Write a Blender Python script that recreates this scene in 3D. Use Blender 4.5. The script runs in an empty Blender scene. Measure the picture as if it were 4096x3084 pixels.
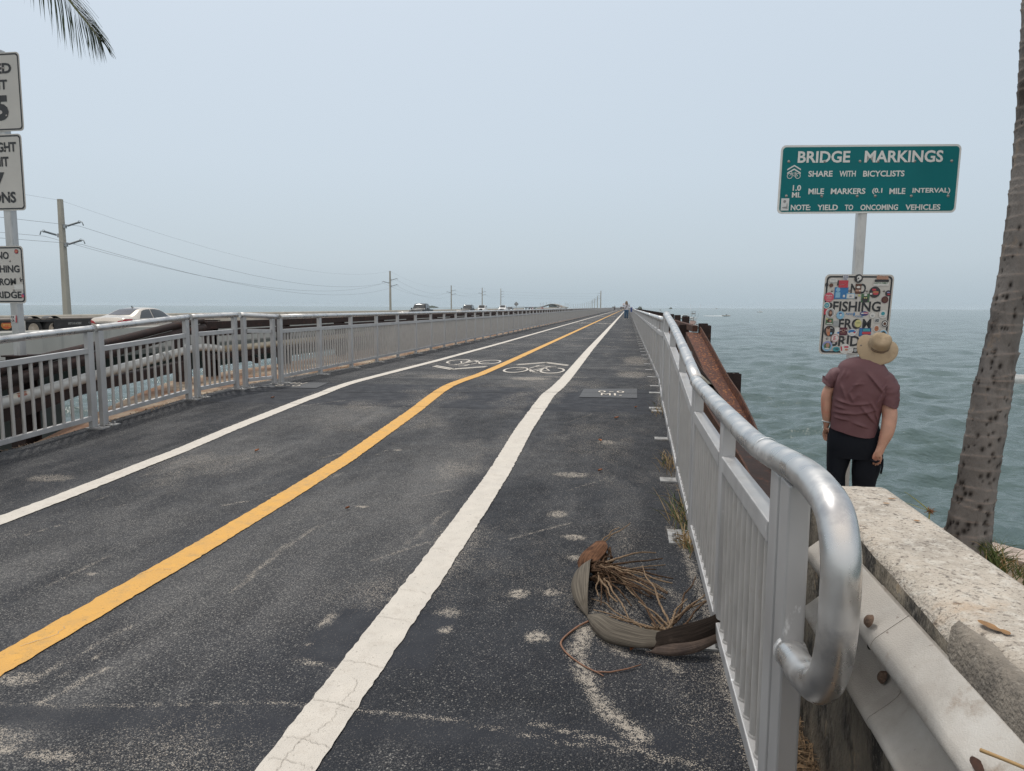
import bpy, bmesh, math, random
import numpy as np
from mathutils import Vector, Matrix
random.seed(7); RNG = np.random.default_rng(11)
SC = bpy.context.scene; COL = SC.collection
PI = math.pi; R = math.radians
V = Vector

# ---------------------------------------------------------------- materials
MATS = {}
def lin(c):
    return tuple(((x/255.)/12.92 if x/255. <= .04045 else ((x/255.+.055)/1.055)**2.4) for x in c)
def mat(name, col, rough=.6, metal=0., var=.12, vs=6., bump=0., bs=60., spec=.5, stain=None, coat=0., stretch=None, emit=0., rvar=.09):
    """principled material: base colour broken up by noise, optional fine bump and a second stain colour (col, scale, lo, hi)"""
    if name in MATS: return MATS[name]
    m = bpy.data.materials.new(name); m.use_nodes = True
    nt = m.node_tree; N = nt.nodes; L = nt.links
    b = N['Principled BSDF']
    b.inputs['Roughness'].default_value = rough; b.inputs['Metallic'].default_value = metal
    b.inputs['Specular IOR Level'].default_value = spec
    if coat: b.inputs['Coat Weight'].default_value = coat; b.inputs['Coat Roughness'].default_value = .08
    if emit:
        b.inputs['Emission Color'].default_value = (*col, 1); b.inputs['Emission Strength'].default_value = emit
    tc = N.new('ShaderNodeTexCoord'); src = tc.outputs['Object']
    if stretch:
        mp = N.new('ShaderNodeMapping'); mp.inputs['Scale'].default_value = stretch
        L.new(src, mp.inputs[0]); src = mp.outputs[0]
    out = None
    if var > 0 or stain:
        nz = N.new('ShaderNodeTexNoise'); nz.inputs['Scale'].default_value = vs; nz.inputs['Detail'].default_value = 5
        L.new(src, nz.inputs['Vector'])
        mx = N.new('ShaderNodeMix'); mx.data_type = 'RGBA'
        mx.inputs['A'].default_value = (*[max(0, c*(1-var)) for c in col], 1)
        mx.inputs['B'].default_value = (*[min(1, c*(1+var)) for c in col], 1)
        rm = N.new('ShaderNodeMapRange'); rm.inputs['From Min'].default_value = .3; rm.inputs['From Max'].default_value = .7
        L.new(nz.outputs['Fac'], rm.inputs['Value']); L.new(rm.outputs['Result'], mx.inputs['Factor'])
        out = mx.outputs['Result']
        rr = N.new('ShaderNodeMapRange'); rr.inputs['From Min'].default_value = .3; rr.inputs['From Max'].default_value = .7; rr.inputs['To Min'].default_value = max(.02, rough-rvar); rr.inputs['To Max'].default_value = min(1, rough+rvar)
        L.new(nz.outputs['Fac'], rr.inputs['Value']); L.new(rr.outputs['Result'], b.inputs['Roughness'])
        if stain:
            for k in range(0, len(stain), 4):
                sc, ss, lo, hi = stain[k:k+4]
                n2 = N.new('ShaderNodeTexNoise'); n2.inputs['Scale'].default_value = ss; n2.inputs['Detail'].default_value = 8
                n2.inputs['Roughness'].default_value = .65
                L.new(src, n2.inputs['Vector'])
                r2 = N.new('ShaderNodeMapRange'); r2.inputs['From Min'].default_value = lo; r2.inputs['From Max'].default_value = hi
                L.new(n2.outputs['Fac'], r2.inputs['Value'])
                m2 = N.new('ShaderNodeMix'); m2.data_type = 'RGBA'
                L.new(r2.outputs['Result'], m2.inputs['Factor']); L.new(out, m2.inputs['A']); m2.inputs['B'].default_value = (*sc, 1)
                out = m2.outputs['Result']
        L.new(out, b.inputs['Base Color'])
    else:
        b.inputs['Base Color'].default_value = (*col, 1)
    if bump:
        n3 = N.new('ShaderNodeTexNoise'); n3.inputs['Scale'].default_value = bs; n3.inputs['Detail'].default_value = 4
        L.new(src, n3.inputs['Vector'])
        bp = N.new('ShaderNodeBump'); bp.inputs['Strength'].default_value = bump; bp.inputs['Distance'].default_value = .01
        L.new(n3.outputs['Fac'], bp.inputs['Height']); L.new(bp.outputs['Normal'], b.inputs['Normal'])
    MATS[name] = m
    return m

# ---------------------------------------------------------------- objects
def tag(o, label=None, cat=None, group=None, kind=None):
    if label: o['label'] = label
    if cat: o['category'] = cat
    if group: o['group'] = group
    if kind: o['kind'] = kind
    return o
def thing(name, label, cat, loc=(0, 0, 0), group=None):
    o = bpy.data.objects.new(name, None); COL.objects.link(o); o.location = loc
    o.empty_display_size = .2
    return tag(o, label, cat, group)
def wloc(o):
    p = V((0, 0, 0))
    while o is not None: p += o.location; o = o.parent
    return p
def dup(root, loc=None, rz=None, label=None, group=None, parent=None):
    c = root.copy(); COL.objects.link(c)
    if parent is not None: c.parent = parent
    if loc is not None: c.location = loc
    if rz is not None: c.rotation_euler = (0, 0, rz)
    if label: c['label'] = label
    if group: c['group'] = group
    for ch in list(root.children): dup(ch, parent=c)
    return c

def perp(d):
    d = V(d).normalized()
    a = V((0, 0, 1)) if abs(d.z) < .95 else V((1, 0, 0))
    s = d.cross(a).normalized()
    return s, s.cross(d).normalized()

class MB:
    def __init__(s): s.v = []; s.f = []; s.m = []; s.sm = []
    def add(s, vs, fs, mi=0, smooth=False):
        o = len(s.v); s.v += [tuple(p) for p in vs]
        for f in fs: s.f.append([i+o for i in f]); s.m.append(mi); s.sm.append(smooth)
        return s
    def box(s, c, d, rot=None, mi=0):
        c = V(c); h = V(d)*.5; P = []
        for z in (-1, 1):
            for x, y in ((-1, -1), (1, -1), (1, 1), (-1, 1)):
                q = V((x*h.x, y*h.y, z*h.z))
                P.append(c + (rot @ q if rot else q))
        return s.add(P, [(3, 2, 1, 0), (4, 5, 6, 7), (0, 1, 5, 4), (1, 2, 6, 5), (2, 3, 7, 6), (3, 0, 4, 7)], mi)
    def bar(s, p0, p1, w, h, mi=0, up=(0, 0, 1)):
        p0 = V(p0); p1 = V(p1); d = (p1-p0); L = d.length; d.normalize()
        sd = d.cross(V(up)); 
        if sd.length < 1e-4: sd = V((1, 0, 0))
        sd.normalize(); u = sd.cross(d)
        M = Matrix((sd, d, u)).transposed()
        return s.box((p0+p1)/2, (w, L, h), M, mi)
    def tube(s, pts, r, n=10, cap=True, mi=0, smooth=True, ry=None, side=None):
        pts = [V(p) for p in pts]; k = len(pts)
        rr = r if hasattr(r, '__len__') else [r]*k
        r2 = ry if ry is not None else rr
        if not hasattr(r2, '__len__'): r2 = [r2]*k
        P = []; prev = None
        for i in range(k):
            t = (pts[min(i+1, k-1)]-pts[max(i-1, 0)]).normalized()
            if side is not None:
                a = V(side); a = (a - t*a.dot(t)).normalized()
            elif prev is None: a, _ = perp(t)
            else: a = (prev - t*prev.dot(t)).normalized()
            prev = a; b = t.cross(a)
            for j in range(n):
                th = 2*PI*j/n
                P.append(pts[i] + a*math.cos(th)*rr[i] + b*math.sin(th)*r2[i])
        F = []
        for i in range(k-1):
            for j in range(n):
                j2 = (j+1) % n
                F.append((i*n+j, i*n+j2, (i+1)*n+j2, (i+1)*n+j))
        s.add(P, F, mi, smooth)
        if cap:
            o = len(s.v)-k*n
            s.f.append([o+j for j in range(n-1, -1, -1)]); s.m.append(mi); s.sm.append(False)
            s.f.append([o+(k-1)*n+j for j in range(n)]); s.m.append(mi); s.sm.append(False)
        return s
    def lathe(s, prof, c, n=16, axis=(0, 0, 1), mi=0, smooth=True):
        ax = V(axis).normalized(); a, b = perp(ax); c = V(c); P = []; F = []
        for (r, z) in prof:
            for j in range(n):
                t = 2*PI*j/n; P.append(c + ax*z + a*math.cos(t)*r + b*math.sin(t)*r)
        for i in range(len(prof)-1):
            for j in range(n):
                j2 = (j+1) % n; F.append((i*n+j, i*n+j2, (i+1)*n+j2, (i+1)*n+j))
        return s.add(P, F, mi, smooth)
    def grid(s, P, mi=0, smooth=True, closed=False):
        nu = len(P); nv = len(P[0]); F = []
        for i in range(nu-1):
            for j in range(nv if closed else nv-1):
                j2 = (j+1) % nv
                F.append((i*nv+j, i*nv+j2, (i+1)*nv+j2, (i+1)*nv+j))
        return s.add([p for row in P for p in row], F, mi, smooth)
    def poly(s, pts, mi=0): return s.add(pts, [tuple(range(len(pts)))], mi)
    def prism(s, pts, vec, mi=0, smooth=False):
        n = len(pts); vec = V(vec); P = [V(p) for p in pts]
        Q = P + [p+vec for p in P]
        F = [tuple(range(n-1, -1, -1)), tuple(range(n, 2*n))] + [(i, (i+1) % n, n+(i+1) % n, n+i) for i in range(n)]
        return s.add(Q, F, mi, smooth)
    def build(s, name, mats, parent=None, bevel=0., fix=True, seg=2, xf=None):
        me = bpy.data.meshes.new(name)
        off = wloc(parent) if parent is not None else V((0, 0, 0))
        vs = s.v if xf is None else [tuple(xf @ V(p)) for p in s.v]
        if parent is not None: vs = [(p[0]-off.x, p[1]-off.y, p[2]-off.z) for p in vs]
        me.from_pydata(vs, [], s.f)
        for m in (mats if isinstance(mats, (list, tuple)) else [mats]): me.materials.append(m)
        me.polygons.foreach_set('material_index', s.m); me.polygons.foreach_set('use_smooth', s.sm)
        if fix or bevel:
            bm = bmesh.new(); bm.from_mesh(me)
            if fix: bmesh.ops.recalc_face_normals(bm, faces=bm.faces)
            if bevel:
                es = [e for e in bm.edges if len(e.link_faces) == 2 and e.calc_face_angle(0) > .6]
                bmesh.ops.bevel(bm, geom=es, offset=bevel, segments=seg, affect='EDGES', profile=.6, clamp_overlap=True)
            bm.to_mesh(me); bm.free()
        me.update()
        o = bpy.data.objects.new(name, me); COL.objects.link(o)
        if parent is not None: o.parent = parent
        return o

def np_mesh(name, verts, quads, mats, attrs=None, smooth=True, mi=None):
    me = bpy.data.meshes.new(name); nv = len(verts); nf = len(quads)
    me.vertices.add(nv); me.vertices.foreach_set('co', np.asarray(verts, np.float32).ravel())
    me.loops.add(nf*4); me.loops.foreach_set('vertex_index', np.asarray(quads, np.int32).ravel())
    me.polygons.add(nf)
    me.polygons.foreach_set('loop_start', np.arange(0, nf*4, 4, dtype=np.int32))
    for m in (mats if isinstance(mats, (list, tuple)) else [mats]): me.materials.append(m)
    me.polygons.foreach_set('use_smooth', np.full(nf, smooth))
    if mi is not None: me.polygons.foreach_set('material_index', np.asarray(mi, np.int32))
    me.update(calc_edges=True)
    for k, a in (attrs or {}).items():
        at = me.attributes.new(k, 'FLOAT', 'POINT'); at.data.foreach_set('value', np.asarray(a, np.float32).ravel())
    o = bpy.data.objects.new(name, me); COL.objects.link(o)
    return o
def grid_quads(nu, nv):
    i, j = np.meshgrid(np.arange(nu-1), np.arange(nv-1), indexing='ij')
    a = (i*nv+j).ravel(); return np.stack([a, a+1, a+nv+1, a+nv], 1)
def vnoise(x, y, seed=0):
    """smooth value noise 0..1 (numpy)"""
    xi = np.floor(x).astype(np.int64); yi = np.floor(y).astype(np.int64); fx = x-xi; fy = y-yi
    fx = fx*fx*(3-2*fx); fy = fy*fy*(3-2*fy)
    def h(a, b):
        n = (a*374761393 + b*668265263 + seed*974711) & 0xffffffff
        n = ((n ^ (n >> 13))*1274126177) & 0xffffffff
        return ((n ^ (n >> 16)) & 0xffff)/65535.
    return (h(xi, yi)*(1-fx)+h(xi+1, yi)*fx)*(1-fy) + (h(xi, yi+1)*(1-fx)+h(xi+1, yi+1)*fx)*fy
def fbm(x, y, seed=0, oct=4):
    s = 0; a = .5; t = 0
    for k in range(oct):
        s = s + a*vnoise(x*2**k, y*2**k, seed+k*17); t += a; a *= .5
    return s/t
def n1(x, seed=0): return float(fbm(np.array([x], float), np.array([seed*3.7]), seed, 3)[0])

def smooth_path(pts, n=8):
    """Catmull-Rom through points"""
    P = [V(p) for p in pts]; out = []
    for i in range(len(P)-1):
        p0 = P[max(i-1, 0)]; p1 = P[i]; p2 = P[i+1]; p3 = P[min(i+2, len(P)-1)]
        for k in range(n):
            t = k/n
            out.append(.5*((2*p1) + (p2-p0)*t + (2*p0-5*p1+4*p2-p3)*t*t + (3*p1-p0-3*p2+p3)*t**3))
    out.append(P[-1]); return out
def interp(tab, x):
    if x <= tab[0][0]: return tab[0][1]
    for (a, b), (c, d) in zip(tab, tab[1:]):
        if x <= c: return b+(d-b)*(x-a)/(c-a)
    return tab[-1][1]

# ---------------------------------------------------------------- lettering
_TX = {}
def text_geo(s, bold=.02):
    k = (s, bold)
    if k in _TX: return _TX[k]
    cu = bpy.data.curves.new('lettering', 'FONT'); cu.body = s; cu.offset = bold; cu.resolution_u = 3; cu.fill_mode = 'FRONT'
    ob = bpy.data.objects.new('lettering', cu); COL.objects.link(ob)
    dg = bpy.context.evaluated_depsgraph_get(); me = bpy.data.meshes.new_from_object(ob.evaluated_get(dg))
    vs = [(v.co.x, v.co.y) for v in me.vertices]; fs = [tuple(p.vertices) for p in me.polygons]
    COL.objects.unlink(ob); bpy.data.objects.remove(ob); bpy.data.curves.remove(cu); bpy.data.meshes.remove(me)
    xs = [v[0] for v in vs]; ys = [v[1] for v in vs]
    x0, x1, y0, y1 = min(xs), max(xs), min(ys), max(ys)
    vs = [((x-x0)/(x1-x0), (y-y0)/(y1-y0)) for x, y in vs]
    _TX[k] = (vs, fs); return _TX[k]
class Frame:
    """flat panel frame: origin, right, up; n = towards the reader"""
    def __init__(s, o, ux, uz): s.o = V(o); s.ux = V(ux).normalized(); s.uz = V(uz).normalized(); s.n = s.ux.cross(s.uz)
    def p(s, x, y, d=0): return s.o + s.ux*x + s.uz*y + s.n*d
def put_text(mb, s, fr, x0, x1, y0, y1, d=.003, mi=0, bold=.02):
    vs, fs = text_geo(s, bold)
    mb.add([fr.p(x0+(x1-x0)*a, y0+(y1-y0)*b, d) for a, b in vs], fs, mi)
def rrect(w, h, r, n=5):
    P = []
    for cx, cy, a0 in ((w/2-r, h/2-r, 0), (-w/2+r, h/2-r, 90), (-w/2+r, -h/2+r, 180), (w/2-r, -h/2+r, 270)):
        for k in range(n+1):
            a = R(a0+90*k/n); P.append((cx+r*math.cos(a), cy+r*math.sin(a)))
    return P
def flat(mb, pts, fr, d, mi=0): mb.poly([fr.p(x, y, d) for x, y in pts], mi)
def ring(mb, outer, inner, fr, d, mi=0):
    n = len(outer); mb.add([fr.p(x, y, d) for x, y in outer]+[fr.p(x, y, d) for x, y in inner], [(i, (i+1) % n, n+(i+1) % n, n+i) for i in range(n)], mi)
def circ(cx, cy, rx, ry=None, n=24):
    ry = rx if ry is None else ry
    return [(cx+rx*math.cos(2*PI*k/n), cy+ry*math.sin(2*PI*k/n)) for k in range(n)]

# ---------------------------------------------------------------- path level (the approach dips towards the viewer)
PROF = [(-8, -.30), (2.2, -.275), (3.5, -.265), (4.6, -.245), (6, -.2), (8.6, -.055), (9.6, -.012), (10.6, 0), (12, 0), (5000, 0)]
def zg(y): return interp(PROF, y)
PY_ = np.array([p[0] for p in PROF]); PZ_ = np.array([p[1] for p in PROF])
SEA = -5.5
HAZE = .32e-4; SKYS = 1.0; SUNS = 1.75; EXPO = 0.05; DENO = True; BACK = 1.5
# ---------------------------------------------------------------- lettering layout of the signs (fractions of the sign face)
TXT_GREEN = [('BRIDGE', 0.0949, 0.3848, 0.0883, 0.2588, 0.022),('MARKINGS', 0.465, 0.9009, 0.0877, 0.2607, 0.022),('SHARE', 0.1597, 0.2941, 0.3748, 0.4615, 0.022),('WITH', 0.3322, 0.4234, 0.377, 0.4634, 0.022),('BICYCLISTS', 0.4642, 0.6941, 0.378, 0.4655, 0.022),('1.0', 0.0785, 0.1244, 0.58, 0.6642, 0.022),('MI.', 0.0763, 0.1256, 0.6841, 0.7639, 0.022),('MILE', 0.1671, 0.2536, 0.6315, 0.7154, 0.022),('MARKERS', 0.2918, 0.4844, 0.6321, 0.717, 0.022),('(0.1', 0.5227, 0.5785, 0.6323, 0.7211, 0.022),('MILE', 0.6184, 0.7076, 0.6353, 0.7211, 0.022),('INTERVAL)', 0.7469, 0.9576, 0.6348, 0.7258, 0.022),('NOTE:', 0.0748, 0.1845, 0.8671, 0.9497, 0.022),('YIELD', 0.2234, 0.338, 0.8704, 0.9513, 0.022),('TO', 0.3763, 0.4235, 0.8715, 0.9522, 0.022),('ONCOMING', 0.464, 0.6741, 0.8723, 0.9555, 0.022),('VEHICLES', 0.7151, 0.9109, 0.8747, 0.9574, 0.022)]
BOLT_GREEN = [(0.0469, 0.2375), (0.2446, 0.2391), (0.4424, 0.2407), (0.5426, 0.2429), (0.7459, 0.2447), (0.9512, 0.2451), (0.0465, 0.7383), (0.2437, 0.7446), (0.4418, 0.7466), (0.5431, 0.7477), (0.744, 0.7512), (0.9493, 0.7533)]
TXT_FISH = [('NO', 0.3829, 0.603, 0.1139, 0.2389, 0.024), ('FISHING', 0.1498, 0.8407, 0.3345, 0.4632, 0.024), ('FROM', 0.2554, 0.7248, 0.5514, 0.6801, 0.024), ('BRIDGE', 0.1572, 0.8415, 0.7647, 0.8971, 0.024)]
# stickers: lists of (c)ircles, (r)ectangles and (t)ext in palette colours
STICKERS = [
 [('c', 'w', .1196, .0805, .0593, .036), ('r', 'gr', .085, .066, .155, .074), ('r', 'gr', .08, .095, .16, .102)],
 [('r', 'w', .251, .004, .331, .072), ('t', 'n', 'TOUGH', .257, .010, .325, .027), ('t', 'n', 'GUYS', .257, .030, .325, .050), ('t', 'n', '1992', .262, .053, .315, .068)],
 [('r', 'r', .20, .075, .335, .165)],
 [('r', 'b', .150, .160, .348, .305), ('c', 'lb', .20, .190, .030, .034), ('r', 'lb', .165, .222, .235, .290), ('r', 'w', .275, .255, .305, .285)],
 [('r', 'k', .180, .080, .322, .145, -.12), ('t', 'w', 'VERHAFTET', .205, .092, .292, .107), ('t', 'w', 'WEGEN SEXY', .198, .118, .29, .133)],
 [('c', 'k', .4796, .0513, .061), ('c', 'w', .487, .045, .033), ('c', 'k', .475, .05, .012), ('r', 'w', .462, .06, .482, .085)],
 [('r', 'w', .705, .088, .925, .140), ('t', 'g', 'DADVA FAMILY', .712, .095, .915, .118), ('c', 's', .765, .038, .026, .034), ('c', 's', .805, .042, .024, .032), ('c', 's', .845, .046, .024, .032), ('c', 's', .885, .046, .026, .036), ('r', 'k', .715, .062, .92, .092)],
 [('r', 'br', .447, .116, .532, .240), ('c', 'w', .489, .158, .028, .016), ('r', 's', .449, .19, .530, .212), ('r', 'w', .503, .196, .522, .209)],
 [('c', 'k', .7333, .2183, .0805), ('c', 'r', .745, .235, .040, .022), ('c', 'o', .745, .218, .046, .014), ('r', 'r', .69, .178, .745, .200), ('r', 'w', .662, .228, .695, .250)],
 [('c', 'k', .9311, .2326, .0441), ('r', 'v', .91, .215, .95, .228), ('r', 'r', .92, .238, .96, .255)],
 [('c', 'm', .8904, .3123, .0508), ('c', 'br', .8904, .3123, .036)],
 [('r', 'w', .04, .228, .135, .29), ('c', 'p', .0753, .2845, .0695), ('t', 'w', 'Sophia', .03, .255, .12, .278), ('r', 'w', .04, .292, .115, .297), ('r', 'w', .035, .32, .12, .324)],
 [('c', 'k', .098, .386, .042), ('c', 'w', .0544, .3862, .0492), ('c', 't', .0544, .3862, .037), ('t', 'w', 'CH', .036, .374, .074, .398)],
 [('r', 'r', .022, .43, .07, .50), ('c', 'w', .1162, .4779, .0678), ('c', 'gr', .1162, .4779, .056), ('c', 'br', .1162, .485, .030, .050), ('c', 's', .119, .478, .017, .022)],
 [('c', 'lb', .2641, .508, .0576), ('c', 'n', .262, .487, .020, .014), ('c', 'w', .268, .505, .014, .018)],
 [('r', 'g', .545, .24, .665, .345), ('c', 'k', .604, .31, .045), ('c', 'w', .604, .255, .024, .014), ('c', 'y', .592, .29, .011), ('c', 'y', .617, .29, .011)],
 [('r', 'lb', .325, .236, .448, .300), ('r', 'w', .335, .245, .44, .297), ('t', 'n', '99', .37, .263, .402, .283)],
 [('t', 'b', 'PUPOS', .345, .480, .44, .502), ('c', 'b', .462, .495, .012, .028), ('t', 'b', 'CYCLES', .482, .512, .595, .534)],
 [('c', 'n', .611, .4857, .061, .032), ('r', 'w', .565, .475, .66, .492), ('r', 'p', .60, .470, .665, .478), ('r', 'p', .60, .486, .665, .492)],
 [('c', 'w', .7323, .5082, .0407), ('c', 'gr', .7323, .512, .018, .012)],
 [('c', 'w', .8811, .4955, .061), ('c', 't', .8811, .485, .028, .026), ('r', 'gr', .85, .52, .91, .526)],
 [('r', 'w', .766, .542, .845, .60), ('r', 'gr', .774, .549, .837, .593), ('t', 'k', 'AD', .782, .556, .83, .588)],
 [('c', 'w', .9215, .61, .0551), ('c', 'k', .9215, .61, .048), ('c', 'w', .9215, .61, .034), ('c', 'br', .9215, .612, .022)],
 [('c', 'y', .5336, .6104, .0508, .056), ('r', 'g', .508, .60, .56, .606)],
 [('r', 'g', .062, .55, .165, .625), ('c', 'br', .10, .578, .022), ('c', 's', .128, .582, .018), ('r', 'w', .075, .608, .155, .620), ('c', 'y', .075, .555, .014)],
 [('r', 'gr', .174, .578, .255, .646)],
 [('c', 'k', .1254, .7051, .078), ('c', 's', .105, .70, .030, .055), ('c', 'o', .115, .74, .024, .030), ('c', 'br', .105, .665, .02), ('t', 'w', 'Romy', .13, .66, .165, .68), ('r', 'lb', .138, .725, .165, .748)],
 [('c', 'w', .25, .7127, .06), ('c', 'b', .265, .728, .025, .014)],
 [('r', 'm', .272, .662, .386, .758), ('c', 's', .33, .700, .022), ('c', 'm', .33, .698, .015), ('t', 'w', '19', .276, .69, .298, .706), ('t', 'w', '00', .36, .69, .382, .706), ('r', 's', .285, .728, .372, .732)],
 [('c', 'n', .4591, .7242, .0725, .056), ('c', 'w', .4591, .7242, .069, .052), ('c', 'b', .455, .715, .056, .030), ('c', 'w', .462, .734, .048, .016), ('c', 'r', .49, .722, .016, .012)],
 [('r', 'n', .560, .668, .735, .77), ('r', 'b', .565, .675, .61, .76), ('r', 't', .615, .675, .72, .71), ('r', 'r', .605, .715, .73, .745)],
 [('c', 'w', .8095, .6735, .045, .05), ('c', 'o', .8095, .6735, .032, .040), ('c', 'k', .80, .668, .006), ('c', 'k', .818, .668, .006)],
 [('c', 'w', .914, .7361, .0593), ('c', 'lb', .914, .7361, .05), ('c', 'k', .914, .7361, .035)],
 [('c', 'w', .218, .7974, .0593), ('c', 'r', .218, .7974, .055), ('c', 'w', .218, .7974, .049), ('t', 'r', 'E', .195, .772, .228, .822), ('t', 'r', '94', .228, .802, .245, .812)],
 [('c', 'lb', .1145, .8968, .0746), ('c', 'v', .1145, .880, .062, .052), ('c', 'g', .1145, .8968, .049), ('c', 's', .118, .885, .026, .034), ('c', 'w', .112, .928, .034, .012)],
 [('c', 't', .2503, .9352, .052, .035), ('t', 'k', 'C&J', .225, .920, .277, .950)],
 [('c', 'w', .3777, .9301, .0763), ('r', 'r', .315, .90, .335, .955, .2), ('r', 'p', .365, .895, .425, .918), ('r', 'o', .38, .93, .42, .95)],
 [('c', 'w', .455, .947, .046), ('c', 'gr', .455, .942, .026), ('c', 'w', .455, .942, .022)],
 [('r', 'k', .50, .918, .62, .98), ('c', 'gr', .53, .948, .024)],
 [('c', 'k', .03, .1293, .0237, .032)], [('c', 'br', .0937, .1371, .030, .028)], [('c', 'k', .4677, .2903, .0195)], [('c', 'y', .5131, .2611, .0169)],
]
# ================================================================ materials of the setting
def asphalt_mat():
    m = bpy.data.materials.new('asphalt'); m.use_nodes = True; nt = m.node_tree; N = nt.nodes; L = nt.links
    b = N['Principled BSDF']; tc = N.new('ShaderNodeTexCoord'); src = tc.outputs['Object']
    def attr(n): a = N.new('ShaderNodeAttribute'); a.attribute_name = n; return a.outputs['Fac']
    def noise(s, d=4, r=.55):
        n = N.new('ShaderNodeTexNoise'); n.inputs['Scale'].default_value = s; n.inputs['Detail'].default_value = d; n.inputs['Roughness'].default_value = r
        L.new(src, n.inputs['Vector']); return n.outputs['Fac']
    def rng(v, a, b_, c=0., d=1.):
        n = N.new('ShaderNodeMapRange'); n.inputs['From Min'].default_value = a; n.inputs['From Max'].default_value = b_
        n.inputs['To Min'].default_value = c; n.inputs['To Max'].default_value = d; L.new(v, n.inputs['Value']); return n.outputs['Result']
    def math_(op, a, c=None):
        n = N.new('ShaderNodeMath'); n.operation = op
        for i, x in enumerate((a, c)):
            if x is None: continue
            if isinstance(x, (int, float)): n.inputs[i].default_value = x
            else: L.new(x, n.inputs[i])
        return n.outputs[0]
    def mix(f, a, c):
        n = N.new('ShaderNodeMix'); n.data_type = 'RGBA'; L.new(f, n.inputs['Factor'])
        for k, x in (('A', a), ('B', c)):
            if isinstance(x, tuple): n.inputs[k].default_value = (*x, 1)
            else: L.new(x, n.inputs[k])
        return n.outputs['Result']
    dust, tar, wear = attr('dust'), attr('tar'), attr('wear')
    vo = N.new('ShaderNodeTexVoronoi'); vo.inputs['Scale'].default_value = 140; L.new(src, vo.inputs['Vector'])
    sep = N.new('ShaderNodeSeparateColor'); L.new(vo.outputs['Color'], sep.inputs[0])
    cell = sep.outputs[0]
    stone = math_('MULTIPLY', rng(math_('ADD', cell, math_('MULTIPLY', wear, .30)), .87, .97), rng(vo.outputs['Distance'], .60, .30))
    stone = math_('MULTIPLY', stone, rng(tar, .8, .1))
    vo2 = N.new('ShaderNodeTexVoronoi'); vo2.inputs['Scale'].default_value = 320; L.new(src, vo2.inputs['Vector'])
    sep2 = N.new('ShaderNodeSeparateColor'); L.new(vo2.outputs['Color'], sep2.inputs[0])
    fine = math_('MULTIPLY', rng(math_('ADD', sep2.outputs[0], math_('MULTIPLY', wear, .55)), .86, .99), rng(tar, .9, .2))
    big = rng(noise(1.3, 5), .3, .7)
    base = mix(big, (.0125, .0145, .0195), (.024, .027, .034))
    base = mix(math_('MULTIPLY', wear, .45), base, (.070, .071, .076))
    base = mix(math_('MULTIPLY', tar, .7), base, (.026, .029, .037))
    base = mix(math_('MULTIPLY', fine, .50), base, (.16, .157, .155))
    base = mix(math_('MULTIPLY', stone, .60), base, (.33, .32, .30))
    vo3 = N.new('ShaderNodeTexVoronoi'); vo3.inputs['Scale'].default_value = 330; L.new(src, vo3.inputs['Vector'])
    sep3 = N.new('ShaderNodeSeparateColor'); L.new(vo3.outputs['Color'], sep3.inputs[0])
    patchy = math_('MULTIPLY', rng(noise(42, 4, .7), .36, .66, .15, 1.25), dust)
    dn = rng(math_('SUBTRACT', patchy, sep3.outputs[0]), -.05, .10)
    base = mix(math_('MULTIPLY', dn, .85), base, (.40, .36, .31))
    L.new(base, b.inputs['Base Color'])
    L.new(rng(noise(7, 3), .3, .7, .62, .85), b.inputs['Roughness']); b.inputs['Specular IOR Level'].default_value = .18
    bp = N.new('ShaderNodeBump'); bp.inputs['Strength'].default_value = .75; bp.inputs['Distance'].default_value = .006
    hgt = math_('ADD', math_('MULTIPLY', math_('MULTIPLY', vo.outputs['Distance'], rng(tar, 0, 1, 1., .25)), -1.), math_('MULTIPLY', noise(60, 4), .6))
    L.new(hgt, bp.inputs['Height']); L.new(bp.outputs['Normal'], b.inputs['Normal'])
    return m
M_ASPH = asphalt_mat()
M_CONC = mat('weathered_concrete', (.33, .27, .20), .9, var=.25, vs=3, bump=.6, bs=35, stain=((.17, .085, .042), 1.1, .40, .56, (.09, .06, .045), 3.5, .54, .72))
M_CONC_PALE = mat('pale_concrete', (.40, .385, .36), .9, var=.12, vs=1.2, bump=.3, bs=30, stain=((.22, .21, .20), 2.5, .55, .8))
def paint_mat(name, col, dirt):
    return mat(name, col, .72, var=.07, vs=9, bump=.55, bs=170, stain=(dirt, 12, .52, .78, tuple(c*.55 for c in dirt), 55, .61, .70, tuple(c*.30 for c in dirt), 150, .645, .69))
M_WHITE = paint_mat('white_road_paint', (.55, .515, .465), (.46, .42, .37))
M_YELLOW = paint_mat('yellow_road_paint', (.60, .33, .075), (.38, .25, .10))

# ================================================================ path (asphalt deck of the old bridge and its approach)
def xl_edge(y): return np.interp(y, [-6, 8.4, 9.6, 11.2, 13.0, 5000], [-5.86, -5.76, -5.66, -5.46, -5.24, -5.24])
def xr_edge(y): return np.interp(y, [-6, 9.5, 10.8, 5000], [.465, .47, .56, .56])
ys = np.concatenate([np.arange(-5, 1, .5), np.arange(1, 12, .022), np.arange(12, 30, .08), np.arange(30, 110, .8), np.geomspace(110, 1600, 60)])
us = np.linspace(0, 1, 240)
YY, UU = np.meshgrid(ys, us, indexing='ij')
XX = xl_edge(YY)*(1-UU)+xr_edge(YY)*UU
ZZ = np.interp(YY, PY_, PZ_) + .006*(fbm(XX*1.1, YY*1.1, 3)-.5)*np.clip((YY-1)/2, 0, 1)*(YY < 60)
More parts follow.
